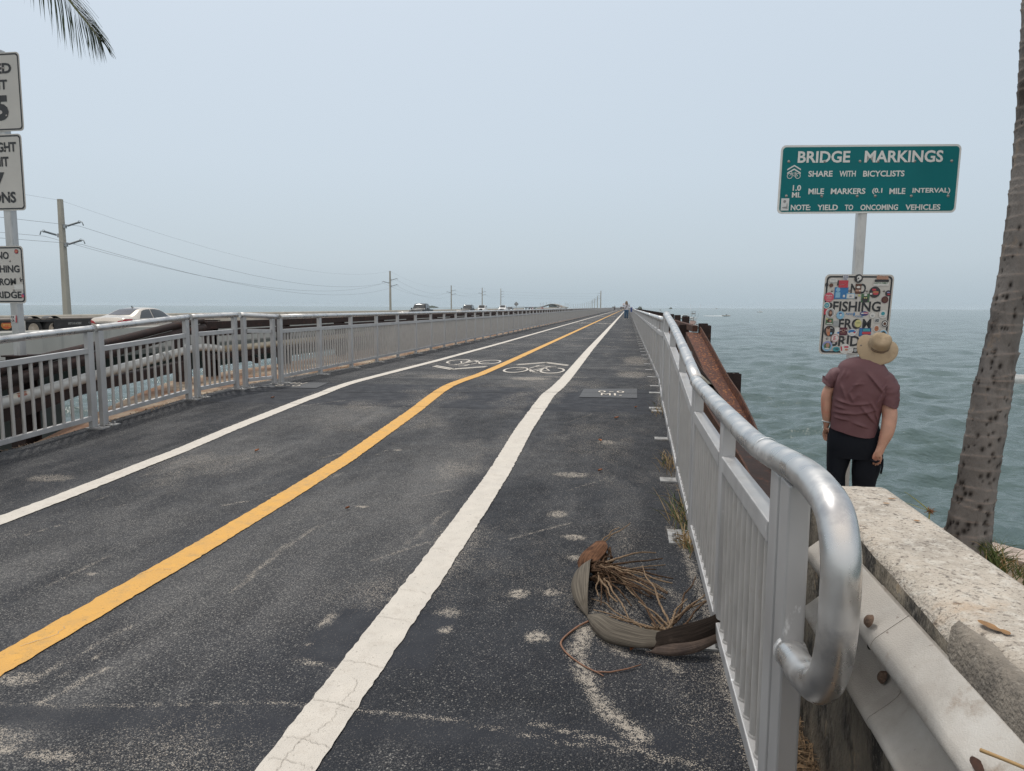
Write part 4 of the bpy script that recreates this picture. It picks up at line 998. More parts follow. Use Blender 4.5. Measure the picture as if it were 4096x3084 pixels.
for (a0, a1, mi, y0, y1) in ((5, 75, 0, 6.05, 6.38), (20, 45, 1, 6.18, 6.34), (48, 70, 2, 6.20, 6.36)):
    rows = []
    for y in np.linspace(y0, y1, 4):
        z = interp([(5.957, .211), (6.541, .237)], y); xx = interp([(5.957, -5.98), (6.541, -6.15)], y); rr_ = .0615+.001*mi
        rows.append([(xx+rr_*math.cos(R(a)), y, z+rr_*math.sin(R(a))) for a in np.linspace(a0, a1, 6)])
    mb.grid(rows, mi)
mb.build('warning_label', [mat('label_paper', (.55, .52, .45), .6, var=.05), mat('label_red', (.30, .10, .06), .6, var=.1), mat('label_brown', (.28, .14, .09), .6, var=.1)], root, fix=False)
root = thing('pipe_bracket', 'rusty angle beam carrying the white pipe behind the left railing', 'bracket', (-6.6, 8.5, .1))
mb = MB()
bq = [V(q) for q in ((-5.75, 5.0, .06), (-6.13, 6.443, .09), (-6.43, 7.42, .15), (-6.58, 8.012, .15), (-6.83, 9.416, .17), (-6.96, 10.4, .20))]
mb.grid([[p+V((.05, 0, -.05)), p+V((.05, 0, .085)), p+V((-.11, 0, .085)), p+V((-.11, 0, .07)), p+V((.035, 0, .07)), p+V((.035, 0, -.05))] for p in bq], smooth=False, closed=True); mb.build('beam', M_DARK, root)
mb = MB(); mb.bar((-7.0, 11.0, .29), (-7.0, 500, .31), .16, .09); mb.build('beam', M_DARK, root)
mb = MB()
for k in range(30): mb.bar((-6.93, 12.6+k*5, .12), (-7.2, 12.6+k*5, .22), .10, .10)
mb.build('arm', M_DARK, root)

# ================================================================ highway bridge with two barriers
LANE = [(-250, -27.2), (30, -27.3), (93, -27.9), (130, -29.6), (190, -32.6), (250, -36.4), (310, -41), (400, -47.5), (530, -58), (700, -71), (900, -87), (1300, -122), (1700, -152), (2300, -205), (3000, -345), (3600, -490), (4400, -720)]
def lane(y): return interp(LANE, y)
def hz(y): return 12.5*math.exp(-((y-2720)/300)**2)+.0
YS = list(np.arange(-120, 700, 10))+list(np.arange(700, 4400, 40))
LP = smooth_path([(b, a, 0) for a, b in LANE], 12)
LPT = [(p.y, p.x) for p in LP]
def lanes(y): return interp(LPT, y)
RZ = -.50
M_RD = mat('highway_asphalt', (.16, .16, .155), .85, var=.1, vs=.5); M_BAR = mat('barrier_concrete', (.40, .395, .37), .88, var=.10, vs=.8, bump=.2, bs=8, stain=((.22, .225, .22), 1.4, .54, .75), stretch=(1, 1, .18))
M_BARY = mat('tan_barrier_concrete', (.46, .42, .355), .88, var=.12, vs=.7, stain=((.30, .27, .22), 1.1, .54, .75), stretch=(1, 1, .25))  # far barrier concrete, a warmer tan than the near one
rows = []; rows2 = []
for y in YS:
    x = lanes(y); z = hz(y)
    rows.append([(x+8.9, y, RZ+z), (x-3.8, y, RZ+.22+z)])
    rows2.append([(x+9.15, y, RZ-.02+z), (x+9.15, y, -.68+z), (x+6.6, y, -.95+z), (x+5.4, y, -2.1+z), (x-.6, y, -2.1+z), (x-1.4, y, -1.2+z), (x-4.1, y, -.9+z), (x-4.1, y, RZ+.18+z)])
mb = MB(); mb.grid(rows); tag(mb.build('road', M_RD, None, fix=False), 'grey two lane highway on the parallel bridge', kind='structure')
M_GIRD = mat('girder_concrete', (.13, .135, .125), .9, var=.15, vs=.6, stain=((.13, .14, .135), .9, .52, .75))
mb = MB(); mb.grid(rows2, smooth=False)
for k in range(70):
    y = 25+k*41
    if y > 2900: break
    x = lanes(y)+2.4; mb.box((x, y, -3.8+hz(y)/2), (4.2, 1.4, 3.6+hz(y)))
tag(mb.build('bridge_girder', M_GIRD, None), 'concrete box girder and piers of the highway bridge', kind='structure')
mb = MB()
for yy in np.arange(-20, 400, 12.2):
    pass
rows = []; 
for y in YS:
    if y > 2000: break
    x = lanes(y); z = hz(y); rows.append([(x+2.25, y, RZ+.125+z), (x+2.10, y, RZ+.128+z)])
mb.grid(rows)
mb.build('lane_line', M_YELLOW, bpy.data.objects['road'], fix=False)
def barrier(off, zb, zt, nm, m, label, sgn):
    rows = []
    for y in YS:
        x = lanes(y)+off; z = hz(y)
        rows.append([(x-.20*sgn*-1, y, zb+z), (x+.16*sgn*-1*-1, y, zb+.35*(zt-zb)+z), (x+.10*sgn, y, zt-.02+z), (x+.08*sgn, y, zt+z), (x-.10*sgn, y, zt+z), (x-.14*sgn, y, zb+z)])
    mb = MB(); mb.grid(rows, smooth=False); tag(mb.build(nm, m, None), label, 'barrier')
rows = []
for y in YS:
    x = lanes(y)+8.72; z = hz(y); rows.append([(x+.42, y, -.62+z), (x+.10, y, -.60+z), (x+.10, y, .31+z), (x+.07, y, .345+z), (x-.12, y, .345+z), (x-.14, y, .30+z), (x-.20, y, -.20+z), (x-.40, y, RZ+z)])
mb = MB(); mb.grid(rows, smooth=False); tag(mb.build('barrier', M_BAR, None), 'long grey concrete barrier on the near side of the highway bridge', 'barrier')
rows = []
for y in YS:
    x = lanes(y)-3.75; z = hz(y); rows.append([(x+.40, y, RZ+.2+z), (x+.20, y, -.10+z), (x+.14, y, .55+z), (x+.11, y, .60+z), (x-.10, y, .60+z), (x-.12, y, .55+z), (x-.16, y, RZ+z)])
mb = MB(); mb.grid(rows, smooth=False); tag(mb.build('barrier', M_BARY, None), 'long tan concrete barrier on the far side of the highway before the utility poles', 'barrier')

# ================================================================ utility poles and wires
M_POLE = mat('concrete_pole', (.37, .345, .30), .9, var=.12, vs=1.5, stain=((.24, .22, .20), 1.2, .55, .8), stretch=(1, 1, .2))
M_INS = mat('insulator_grey', (.16, .18, .20), .4, var=.1, vs=10); M_BRK = mat('pole_bracket', (.33, .35, .37), .5, metal=.4, var=.1)
def make_pole(H, label, arms, det=True, wb=.62, wt=.36):
    """stands in the water at z=SEA; arms: (height from pole top, side, length, rise)"""
    r = thing('utility_pole', label, 'utility pole', (0, 0, SEA)); h0 = SEA; top = H
    mb = MB(); P = []
    for z, w in ((SEA-1, wb), (top, wt)):
        P.append([(-w/2, -w/2, z), (w/2, -w/2, z), (w/2, w/2, z), (-w/2, w/2, z)])
    mb.grid(P, smooth=False, closed=True); mb.poly(P[1]); mb.build('pole', M_POLE, r, fix=True)
    for dz, s, L_, ri in arms:
        z = top-dz; a = MB(); w = wt+(wb-wt)*dz/(H-SEA)
        a.box((s*(w/2+.14), 0, z), (.26, .22, .36)); a.tube([(s*(w/2+.27), 0, z), (s*(w/2+.5), 0, z+ri*.15)], .05, 8)
        b = a.build('bracket', M_BRK, r)
        q0 = V((s*(w/2+.42), 0, z+ri*.12)); q1 = V((s*(w/2+L_), 0, z+ri)); n = 15
        i_ = MB(); pts = [q0+(q1-q0)*t for t in np.linspace(0, 1, 2*n+1)]
        i_.tube(pts, [.10 if k % 2 else .055 for k in range(2*n+1)], 10, smooth=False)
        o = i_.build('insulator', M_INS, r)
        e = MB(); tip = q1; e.tube([tip+V((.14*math.cos(t), 0, .14*math.sin(t)+.02)) for t in np.linspace(0, 2*PI, 14)], .018, 6); e.tube([tip, tip+V((s*.28, 0, .02)), tip+V((s*.42, 0, -.32))], .05, 6)
        e.build('wire_clamp', M_BRK, r)
    if det:
        st = MB()
        for k in range(26):
            z = top-.9-k*.42; w = wt+(wb-wt)*(top-z)/(H-SEA); st.bar((w/2-.02, .05, z), (w/2+.15, .05, z), .02, .02)
        st.build('step_bolt', M_BRK, r)
    return r
ARM = [(2.55, 1, 1.72, .38), (3.40, -1, 1.80, .42), (4.28, 1, 1.75, .40)]
POLES = [(-53.74, 61.75, 11.15), (-67.5, 198.1, 11.15), (-83.5, 334.1, 11.1), (-85.1, 415.5, 12.2), (-91.9, 516.6, 14.3), (-21.3, 568.7, 14.0), (-34.9, 831.5, 13.9), (-49.1, 1073.8, 14.2), (-63.8, 1316, 14.7)]
p1 = make_pole(11.15, 'tall concrete utility pole at the left, rising behind the flatbed trailer', ARM); p1.location = (*POLES[0][:2], SEA); p1['group'] = 'utility poles standing in the sea'
p_prev = dup(p1, (-46, -75, SEA), label='concrete utility pole out to the left of the first pole')
def mk(base, i, label, arms=None):
    x, y, h = POLES[i]
    o = dup(base, (x, y, SEA+h-11.15), label=label); return o
mk(p1, 1, 'concrete utility pole standing left of the dark pickup truck'); mk(p1, 2, 'concrete utility pole rising behind the dark sport utility vehicle'); mk(p1, 3, 'concrete utility pole rising behind the boxy white four wheel drive')
ARMR = [(2.2, 1, 1.9, .3), (4.2, 1, 1.9, .3), (6.1, 1, 1.9, .3)]
p5 = make_pole(14.3, 'concrete utility pole with three arms on its right side, behind the white pickup', ARMR, det=False); p5.location = (*POLES[4][:2], SEA); p5['group'] = 'utility poles standing in the sea'
p6 = make_pole(14.0, 'tallest looking utility pole at the head of the dense row left of the walkers', [(a, -1, c, d) for a, b, c, d in ARMR], det=False, wb=.95, wt=.6)
p6.location = (*POLES[5][:2], SEA); p6['group'] = 'utility poles standing in the sea'
for i in range(6, 9): dup(p6, (*POLES[i][:2], SEA+POLES[i][2]-14.0), label='%s utility pole of the dense row, counted from the tallest looking one' % ('second', 'third', 'fourth')[i-6])
for k in range(13):
    y = 1560+k*235; dup(p6, (-79-k*16.5-k*k*.75, y, SEA+.9), label='one of the small hazy utility poles crowded at the far end of the row', group='hazy far utility poles')
for k in range(8):
    px = (-.121, -.1175, -.113, -.108, -.1015, -.094, -.0865, -.083)[k]; y = 2500+60*k; o = dup(p6, (px*y*1.0, y, SEA+hz(y)*.4), label='faint distant pole beside the arched part of the highway bridge', group='faint poles by the highway arch')
M_WIRE = mat('wire', (.14, .15, .16), .5, var=0)
def wire(nm, pts, sag, label, r=.014):
    out = []
    for a, b, s in zip(pts, pts[1:], sag):
        a = V(a); b = V(b)
        for k in range(14): t = k/14; p = a.lerp(b, t); p.z -= s*4*t*(1-t); out.append(p)
    out.append(V(pts[-1])); mb = MB(); mb.tube(out, [r*(1+p.y/900) for p in out], 5); tag(mb.build(nm, M_WIRE, None), label, 'wire', 'overhead power lines')
tips = []
def tip(i, dx, dz): x, y, h = POLES[i]; return (x+dx, y, h+dz)
prev = (-46, -75)
W_ = [(1.93, -2.55, 'upper right'), (-1.95, -3.45, 'left'), (2.0, -4.25, 'lower right')]
p5t = [(1.9, -2.2), (1.9, -4.2), (1.9, -6.1)]; p6t = [(-2.2, -2.2), (-2.2, -4.2), (-2.2, -6.1)]
for k, (dx, dz, nm) in enumerate(W_):
    pts = [(prev[0]+dx, prev[1], 11.15+dz)]+[tip(i, dx, dz) for i in range(4)]+[tip(4, *p5t[k])]+[tip(i, *p6t[k]) for i in range(5, 9)]
    wire('power_line', pts, [1.2, 3.6, 2.6, 1.3, 1.2, .7, 3, 3, 3], 'power line hanging from the %s insulators of the utility poles' % nm)
wire('power_line', [(prev[0], prev[1], 11.0)]+[tip(i, 0, -.1) for i in range(5)], [1., 3.2, 2.2, 1, 1], 'thin topmost wire running over the tops of the utility poles', r=.008)

# yellow diamond warning sign by the highway
root = thing('road_sign', 'grey diamond shaped road sign on the highway seen from behind', 'road sign', (-33.3, 213.8, -.3))
mb = MB(); mb.bar((-33.3, 213.85, -.4), (-33.3, 213.85, 2.3), .09, .09); mb.build('post', M_BRK, root)
mb = MB(); s = .74; mb.prism([(-33.3+s, 213.8, 1.95), (-33.3, 213.8, 1.95+s), (-33.3-s, 213.8, 1.95), (-33.3, 213.8, 1.95-s)], (0, .02, 0)); mb.build('panel', mat('sign_back', (.17, .18, .18), .5, metal=.3, var=.1), root)
mb = MB(); mb.bar((-33.8, 213.77, 1.72), (-32.8, 213.77, 1.72), .02, .07); mb.bar((-33.8, 213.77, 2.18), (-32.8, 213.77, 2.18), .02, .07); mb.bar((-33.3, 213.76, 1.3), (-33.3, 213.76, 2.6), .1, .03); mb.build('brace', mat('sign_brace', (.5, .5, .5), .5, metal=.3, var=.1), root)
# ================================================================ vehicles: lofted bodies, glass and lamps cut from the same surface
M_GLASS = mat('car_glass', (.030, .036, .042), .08, var=0, spec=.6)
M_GLASSD = mat('tinted_glass', (.05, .05, .062), .12, var=.1, vs=3)
M_TYRE = mat('tyre', (.018, .018, .018), .85, var=.1); M_RIM = mat('wheel_rim', (.42, .42, .41), .4, metal=.5, var=.1)
M_BLK = mat('black_trim', (.012, .012, .013), .5, var=.1); M_REDL = mat('tail_lamp', (.32, .012, .015), .2, var=.1); M_CHR = mat('chrome', (.6, .6, .6), .15, metal=.9, var=0)
M_HEAD = mat('lit_headlamp', (.9, .92, .85), .2, var=0, emit=2.2); M_LENS = mat('headlamp_glass', (.5, .52, .52), .15, var=0); M_PLATE = mat('licence_plate', (.50, .55, .50), .5, var=0)
def paint(n, c, metal=.25): return mat(n, c, .3 if max(c) > .1 else .45, metal=metal if max(c) > .1 else 0., var=.04, vs=1.5, coat=.25 if max(c) > .1 else 0., spec=.5 if max(c) > .1 else .3)
def cr(p0, p1, p2, p3, t): return .5*((2*p1)+(p2-p0)*t+(2*p0-5*p1+4*p2-p3)*t*t+(3*p1-p0-3*p2+p3)*t**3)
class Body:
    """stations: y, zb, hw, zs(shoulder), zt(top), ht(half width at the top edge); y=0 is the tail"""
    def __init__(s, st, cl=True): s.st = np.array(st, float); s.cl = cl
    def row(s, y):
        T = s.st; i = int(np.clip(np.searchsorted(T[:, 0], y)-1, 0, len(T)-2)); t = (y-T[i, 0])/(T[i+1, 0]-T[i, 0])
        p = [T[max(i-1, 0)], T[i], T[i+1], T[min(i+2, len(T)-1)]]
        # monotone-ish: blend linear and smooth
        c = cr(*p, t); l = T[i]*(1-t)+T[i+1]*t
        return c*.6+l*.4
    def sec(s, y):
        _, zb, hw, zs, zt, ht = s.row(y); g = max(0., min(1., (zt-zs)/.30))
        return [(0, zb), (hw*.80, zb), (hw*.95, zb+.06), (hw*.995, zb+(zs-zb)*.45), (hw, zb+(zs-zb)*.75), (hw*.965, zs), (hw*.965+(ht-hw*.965)*.12, zs+(zt-zs)*.08+.005), (hw*.965+(ht-hw*.965)*.82, zs+(zt-zs)*.80), (ht, zt-.035*g-.008), (ht*.86, zt), (ht*.45, zt+.018), (0, zt+.025)]
    def S(s, y, j):
        sec = s.sec(y); i = min(int(j), len(sec)-2); t = j-i; a, b = sec[i], sec[i+1]
        return a[0]*(1-t)+b[0]*t, y, a[1]*(1-t)+b[1]*t
    def hull(s, mi=0):
        T = s.st; mb = MB(); ys = np.linspace(T[0, 0], T[-1, 0], 56)
        rows = []
        for y in ys:
            c = s.sec(y); rows.append([(x, y, z) for x, z in c]+[(-x, y, z) for x, z in c[::-1][1:-1]])
        mb.grid(rows, mi, closed=True); mb.poly(rows[0]); mb.poly(rows[-1]); return mb
    def patch(s, mb, y0, y1, j0, j1, side=0, off=.008, nu=8, nv=5, mi=0, y0b=None, y1b=None):
        """part of the surface pushed out a little; side 0 = across the middle, +-1 = one flank; y0b/y1b: limits at the upper edge"""
        for sg in ((1, -1) if side == 0 else (side,)):
            P = []
            for v in np.linspace(0, 1, nv):
                j = j0+(j1-j0)*v; a = y0+((y0b if y0b is not None else y0)-y0)*v; b = y1+((y1b if y1b is not None else y1)-y1)*v; row = []
                for u in np.linspace(0, 1, nu):
                    y = a+(b-a)*u; e = .02
                    p = V(s.S(y, j)); pu = V(s.S(min(y+e, s.st[-1, 0]), j))-V(s.S(max(y-e, s.st[0, 0]), j)); pv = V(s.S(y, min(j+.1, 11)))-V(s.S(y, max(j-.1, 0)))
                    n = pu.cross(pv)
                    if n.length > 1e-9: n.normalize()
                    c = V((0, p.y, .7)); 
                    if n.dot(p-c) < 0: n = -n
                    p = p+n*off; row.append((p.x*sg, p.y, p.z))
                P.append(row)
            mb.grid(P, mi)
        return mb
def wheel(root, x, y, r, w=.22):
    s = 1 if x > 0 else -1
    m = MB(); m.lathe([(r*.62, -w/2), (r*.93, -w/2), (r, -w*.3), (r, w*.3), (r*.93, w/2), (r*.62, w/2)], (x-s*w/2, y, r), 22, axis=(1, 0, 0)); t = m.build('wheel', M_TYRE, root)
    m = MB(); m.lathe([(0, .02), (r*.2, .03), (r*.5, .0), (r*.66, .02)], (x-s*.03, y, r), 14, axis=(s, 0, 0), smooth=False); m.build('rim', M_RIM, t)
def box_lamp(root, nm, b, y0, y1, j0, j1, m, off=.012, sides=(1, -1)):
    for sd in sides: b.patch(MB(), y0, y1, j0, j1, sd, off).build if False else None
    for sd in sides:
        mb = MB(); b.patch(mb, y0, y1, j0, j1, sd, off, 5, 4); mb.build(nm, m, root)
SEDAN = Body([(0, .42, .70, .80, .86, .62), (.05, .30, .80, .92, .99, .70), (.20, .26, .86, .97, 1.04, .74), (.72, .24, .90, .96, 1.10, .76), (1.05, .22, .91, .95, 1.22, .70), (1.45, .20, .915, .95, 1.38, .62), (1.95, .20, .915, .945, 1.455, .58), (2.5, .20, .915, .935, 1.465, .58), (2.95, .20, .915, .92, 1.40, .59), (3.45, .20, .91, .91, 1.17, .68), (3.72, .21, .91, .90, 1.02, .74), (4.2, .24, .89, .86, .92, .72), (4.6, .28, .82, .76, .81, .62), (4.78, .36, .70, .66, .70, .50), (4.82, .42, .6, .60, .64, .42)])
def make_sedan(name, label, cat, pm, group=None):
    r = thing(name, label, cat, (0, 0, 0), group); b = SEDAN
    b.hull().build('body', pm, r)
    m = MB(); b.patch(m, .86, 1.66, 9.3, 11, 0, .010, 10, 5, y0b=.80, y1b=1.66); m.build('rear_window', M_GLASSD, r)
    m = MB(); b.patch(m, 2.82, 3.58, 9.2, 11, 0, .010, 10, 5); m.build('windscreen', M_GLASS, r)
    for sd in (1, -1):
        for y0, y1, y0b, y1b in ((1.12, 2.06, 1.68, 2.14), (2.12, 3.42, 2.20, 2.88)):
            m = MB(); b.patch(m, y0, y1, 6.05, 7.75, sd, .010, 8, 4, y0b=y0b, y1b=y1b); m.build('side_window', M_GLASS, r)
        m = MB(); m.lathe([(0, .10), (.08, .08), (.11, 0), (.06, -.06), (0, -.07)], (sd*1.02, 3.12, .99), 10, axis=(0, -1, 0)); m.build('mirror', pm, r)
        m = MB(); b.patch(m, .03, .50, 4.05, 5.15, sd, .012, 8, 4, y1b=.62); 
        m.build('tail_lamp', M_REDL, r)
        m = MB(); b.patch(m, 4.25, 4.72, 4.4, 5.6, sd, .012, 6, 4); m.build('headlamp', M_LENS, r)
        for y in (.95, 3.85): wheel(r, sd*.89, y, .33)
        m = MB()
        for y in (.95, 3.85): m.lathe([(.36, 0), (0, .001)], (sd*.905, y, .35), 24, axis=(sd, 0, 0))
        m.build('wheel_arch', M_BLK, r)
    # tail end: lamps on the flat rear face, plate, boot line
    m = MB()
    for s in (1, -1): m.prism([(s*.46, -.018, .76), (s*.70, -.004, .80), (s*.76, .03, .93), (s*.62, .0, .90)], (0, .03, 0))
    m.build('tail_lamp', M_REDL, r)
    m = MB(); m.box((0, -.02, .66), (.32, .02, .16)); m.build('licence_plate', M_PLATE, r)
    m = MB(); m.bar((-.5, -.006, .79), (.5, -.006, .79), .03, .02); m.build('trim', M_CHR, r)
    m = MB(); m.prism([(0, 1.72, 1.47), (0, 1.86, 1.485), (0, 1.70, 1.56)], (.02, 0, 0)); m.build('roof_antenna', M_BLK, r)
    return r
sed = make_sedan('car', 'champagne coloured saloon car on the highway behind the left railing, seen from behind', 'car', paint('champagne_paint', (.52, .48, .43), .35))
sed.location = (-22.75, 28.3, RZ+.06)

PICK = Body([(0, .55, .86, 1.05, 1.12, .84), (.06, .45, .95, 1.08, 1.13, .92), (1.5, .42, 1.0, 1.10, 1.14, .96), (1.95, .42, 1.0, 1.10, 1.16, .94), (2.02, .42, 1.0, 1.12, 1.88, .74), (2.5, .42, 1.0, 1.12, 1.93, .72), (3.4, .42, 1.0, 1.12, 1.93, .72), (3.85, .42, 1.0, 1.12, 1.80, .76), (4.35, .42, 1.0, 1.13, 1.28, .88), (4.5, .42, 1.0, 1.13, 1.20, .92), (5.6, .46, .98, 1.08, 1.14, .88), (5.82, .50, .93, 1.0, 1.06, .82), (5.88, .55, .88, .95, 1.0, .78)])
SUV = Body([(0, .5, .80, 1.0, 1.25, .70), (.06, .40, .90, 1.05, 1.62, .72), (.35, .34, .95, 1.06, 1.82, .72), (1.2, .32, .96, 1.06, 1.86, .72), (2.3, .32, .96, 1.05, 1.86, .72), (2.85, .32, .96, 1.05, 1.78, .74), (3.45, .32, .95, 1.06, 1.22, .84), (3.6, .32, .95, 1.06, 1.14, .86), (4.4, .36, .92, 1.0, 1.06, .82), (4.72, .42, .88, .90, .96, .76), (4.80, .48, .82, .82, .88, .70)])
BOXY = Body([(0, .55, .78, 1.0, 1.5, .74), (.04, .5, .80, 1.1, 1.82, .74), (.3, .5, .80, 1.15, 1.85, .74), (2.2, .5, .80, 1.15, 1.85, .74), (2.55, .5, .80, 1.15, 1.78, .74), (2.8, .5, .80, 1.14, 1.20, .72), (3.6, .52, .74, 1.10, 1.14, .66), (3.95, .55, .66, 1.06, 1.10, .60), (4.0, .6, .64, 1.0, 1.05, .58)])
COMP = Body([(0, .42, .70, .85, 1.05, .6), (.06, .30, .82, .95, 1.25, .66), (.5, .24, .88, .95, 1.42, .62), (1.3, .2, .90, .94, 1.50, .60), (2.2, .2, .90, .93, 1.50, .60), (2.7, .2, .90, .92, 1.40, .62), (3.3, .22, .90, .92, 1.06, .76), (3.9, .26, .87, .88, .95, .74), (4.25, .34, .76, .76, .82, .6), (4.3, .4, .68, .68, .74, .5)])
def make_oncoming(name, label, cat, B, pm, win, side, L_, r_w, hl_z, hl_x, grille, extras=None, group='vehicles driving on the highway', lit=True):
    """front of the vehicle is its +y end; it is turned to face the viewer"""
    r = thing(name, label, cat, (0, 0, 0), group); B.hull().build('body', pm, r)
    m = MB(); B.patch(m, win[0], win[1], 9.1, 11, 0, .012, 8, 4); m.build('windscreen', M_GLASS, r)
    for sd in (1, -1):
        for y0, y1, y0b, y1b in side:
            m = MB(); B.patch(m, y0, y1, 6.05, 7.75, sd, .012, 6, 4, y0b=y0b, y1b=y1b); m.build('side_window', M_GLASS, r)
        m = MB(); m.box((sd*(B.st[3, 2]+.14), win[1]-.35, B.row(win[1])[3]+.12), (.18, .12, .2)); m.build('mirror', M_BLK if 'white' not in label else pm, r, bevel=.03)
        m = MB(); m.lathe([(0, .05), (.09, .045), (.115, .02), (.12, 0)], (sd*hl_x, L_-.05, hl_z), 12, axis=(0, 1, 0)); m.build('headlamp', M_HEAD if lit else M_LENS, r)
        for y in (L_*.17, L_*.80): wheel(r, sd*(B.st[3, 2]-.03), y, r_w)
    m = MB(); m.box((0, L_-.005, grille[1]), (grille[0], .07, grille[2])); g = m.build('grille', M_BLK, r, bevel=.02)
    m = MB(); m.box((0, L_+.02, grille[1]-.28-.05), (grille[0]*1.35, .12, .16)); m.build('bumper', M_BLK if 'white' not in label else pm, r, bevel=.03)
    if extras: extras(r)
    return r
ON = [(2.12, 2.95, 2.16, 2.95), (3.02, 4.05, 3.02, 3.70)]
def rails(r):
    m = MB()
    for s in (1, -1): m.bar((s*.66, .6, 1.93), (s*.66, 2.6, 1.93), .04, .04)
    m.build('roof_rail', M_RIM, r)
def face(y): dx = lanes(y+5)-lanes(y-5); return PI+math.atan2(-dx, 10)
def put(r, y, L_, dx=0.):
    # nose towards the viewer
    r.location = (lanes(y)+dx, y, RZ+.10+hz(y)); r.rotation_euler = (0, 0, face(y)); return r
pk = make_oncoming('pickup_truck', 'dark grey pickup truck with lit headlamps coming along the highway', 'pickup truck', PICK, paint('dark_grey_paint', (.014, .016, .019)), (3.55, 4.32), ON, 5.88, .42, .90, .76, (1.1, .88, .34)); put(pk, 98, 5.9)
sv = make_oncoming('suv', 'dark sport utility vehicle with roof rails coming along the highway behind the dark pickup', 'car', SUV, paint('charcoal_paint', (.012, .012, .013)), (2.75, 3.45), [(.5, 1.3, .55, 1.3), (1.36, 2.2, 1.36, 2.2), (2.26, 3.1, 2.26, 2.8)], 4.8, .38, .82, .66, (.9, .74, .24), rails, lit=False); put(sv, 134, 4.8)
jp = make_oncoming('off_roader', 'boxy white four wheel drive with lit headlamps on the highway', 'car', BOXY, paint('white_paint', (.62, .63, .63), .0), (2.45, 2.80), [(.4, 1.2, .4, 1.2), (1.3, 2.3, 1.3, 2.3)], 4.0, .41, .98, .50, (.62, .95, .30)); put(jp, 151, 4.)
wp = dup(pk, label='white pickup truck on the highway, just ahead of a small dark car'); put(wp, 188, 5.9)
for c in wp.children:
    if c.name.startswith('body'): c.data = c.data.copy(); c.data.materials[0] = MATS['white_paint']
comp = make_oncoming('car', 'small dark car with lit headlamps following the white pickup on the highway', 'car', COMP, paint('blue_black_paint', (.020, .026, .034)), (2.6, 3.3), [(.5, 1.4, .7, 1.4), (1.46, 3.0, 1.46, 2.7)], 4.3, .33, .70, .58, (.7, .56, .16)); put(comp, 204, 4.3)
def car(y, col, nm, label, dx=0, away=False, src=None):
    c = dup(src or comp, label=label); put(c, y, 4.3, dx)
    if away: c.rotation_euler = (0, 0, face(y)+PI)
    for k in c.children:
        if k.name.startswith('body'): k.data = k.data.copy(); k.data.materials[0] = paint(nm, col)
    return c
car(268, (.05, .10, .13), 'teal_blue_paint', 'blue car with headlamps on, leading the far group on the highway')
car(287, (.024, .026, .03), 'black_paint', 'black car right behind the blue car in the far group on the highway')
car(303, (.11, .022, .03), 'maroon_paint', 'maroon car in the middle of the far group on the highway')
car(330, (.045, .075, .065), 'dark_green_paint', 'dark green car to the right of the maroon car on the highway')
car(402, (.16, .03, .025), 'red_paint', 'small red car on the highway short of the arched bridge', away=False)
car(800, (.6, .6, .6), 'white_car_paint', 'tiny white car far along the highway left of the box truck', dx=3.9, src=sv)
car(955, (.6, .61, .62), 'white_car_paint', 'tiny white car far along the highway right of the box truck', dx=0)
bt = thing('box_truck', 'brownish box truck far along the highway in front of the arched bridge', 'truck', (lanes(905), 905, RZ+.1), 'vehicles driving on the highway')
m = MB(); m.box((lanes(905), 905, 2.0), (2.5, 7, 3.2)); m.build('cargo_box', mat('brown_box', (.20, .175, .15), .6, var=.1), bt, bevel=.05)
m = MB(); m.box((lanes(905), 900.2, 1.1), (2.3, 2.2, 2.2)); m.build('cab', mat('cab_grey', (.25, .25, .25), .5, var=.1), bt, bevel=.15)
m = MB(); m.box((lanes(905), 904, .15), (2.0, 9.5, .35)); m.build('chassis', M_BLK, bt)
ob = thing('work_truck', 'tiny orange topped work vehicle far along the highway right of the arch', 'truck', (lanes(1010)+3.9, 1010, RZ+.1), 'vehicles driving on the highway')
m = MB(); m.box((lanes(1010)+3.9, 1010, .9), (2.4, 8, 1.6)); m.build('body', mat('grey_work', (.3, .3, .3), .6, var=.1), ob, bevel=.05)
m = MB(); m.box((lanes(1010)+3.9, 1010, 2.1), (1.6, 3, .8)); m.build('load', mat('orange_work', (.45, .20, .06), .6, var=.1), ob, bevel=.05)

# flatbed trailer in the far lane
TX, T0, T1 = -26.15, 19.0, 33.2
tr = thing('flatbed_trailer', 'black flatbed trailer with a wooden deck and an orange oval badge on the highway', 'trailer', (TX-1.3, 26, RZ))
M_TB = mat('trailer_black', (.016, .017, .02), .5, var=.2, vs=3, stain=((.05, .05, .05), 3, .55, .75))
m = MB(); m.box((TX-1.28, (T0+T1)/2, .50), (2.5, T1-T0, .06)); m.build('deck', mat('deck_wood', (.16, .14, .12), .85, var=.25, vs=4), tr)
m = MB(); m.bar((TX, T0, .425), (TX, T1, .425), .06, .09); m.bar((TX-2.56, T0, .425), (TX-2.56, T1, .425), .06, .09); m.bar((TX-.75, T0, .16), (TX-.75, T1, .16), .12, .42); m.bar((TX-1.8, T0, .16), (TX-1.8, T1, .16), .12, .42)
m.box((TX-.02, 31.2, .21), (.06, 4.0, .36)); m.prism([(TX-.05, 29.2, .40), (TX-.05, 30.0, .40), (TX-.05, 30.0, .02)], (.05, 0, 0)); m.box((TX-.02, 26.4, .24), (.06, 2.0, .32)); m.build('frame', M_TB, tr)
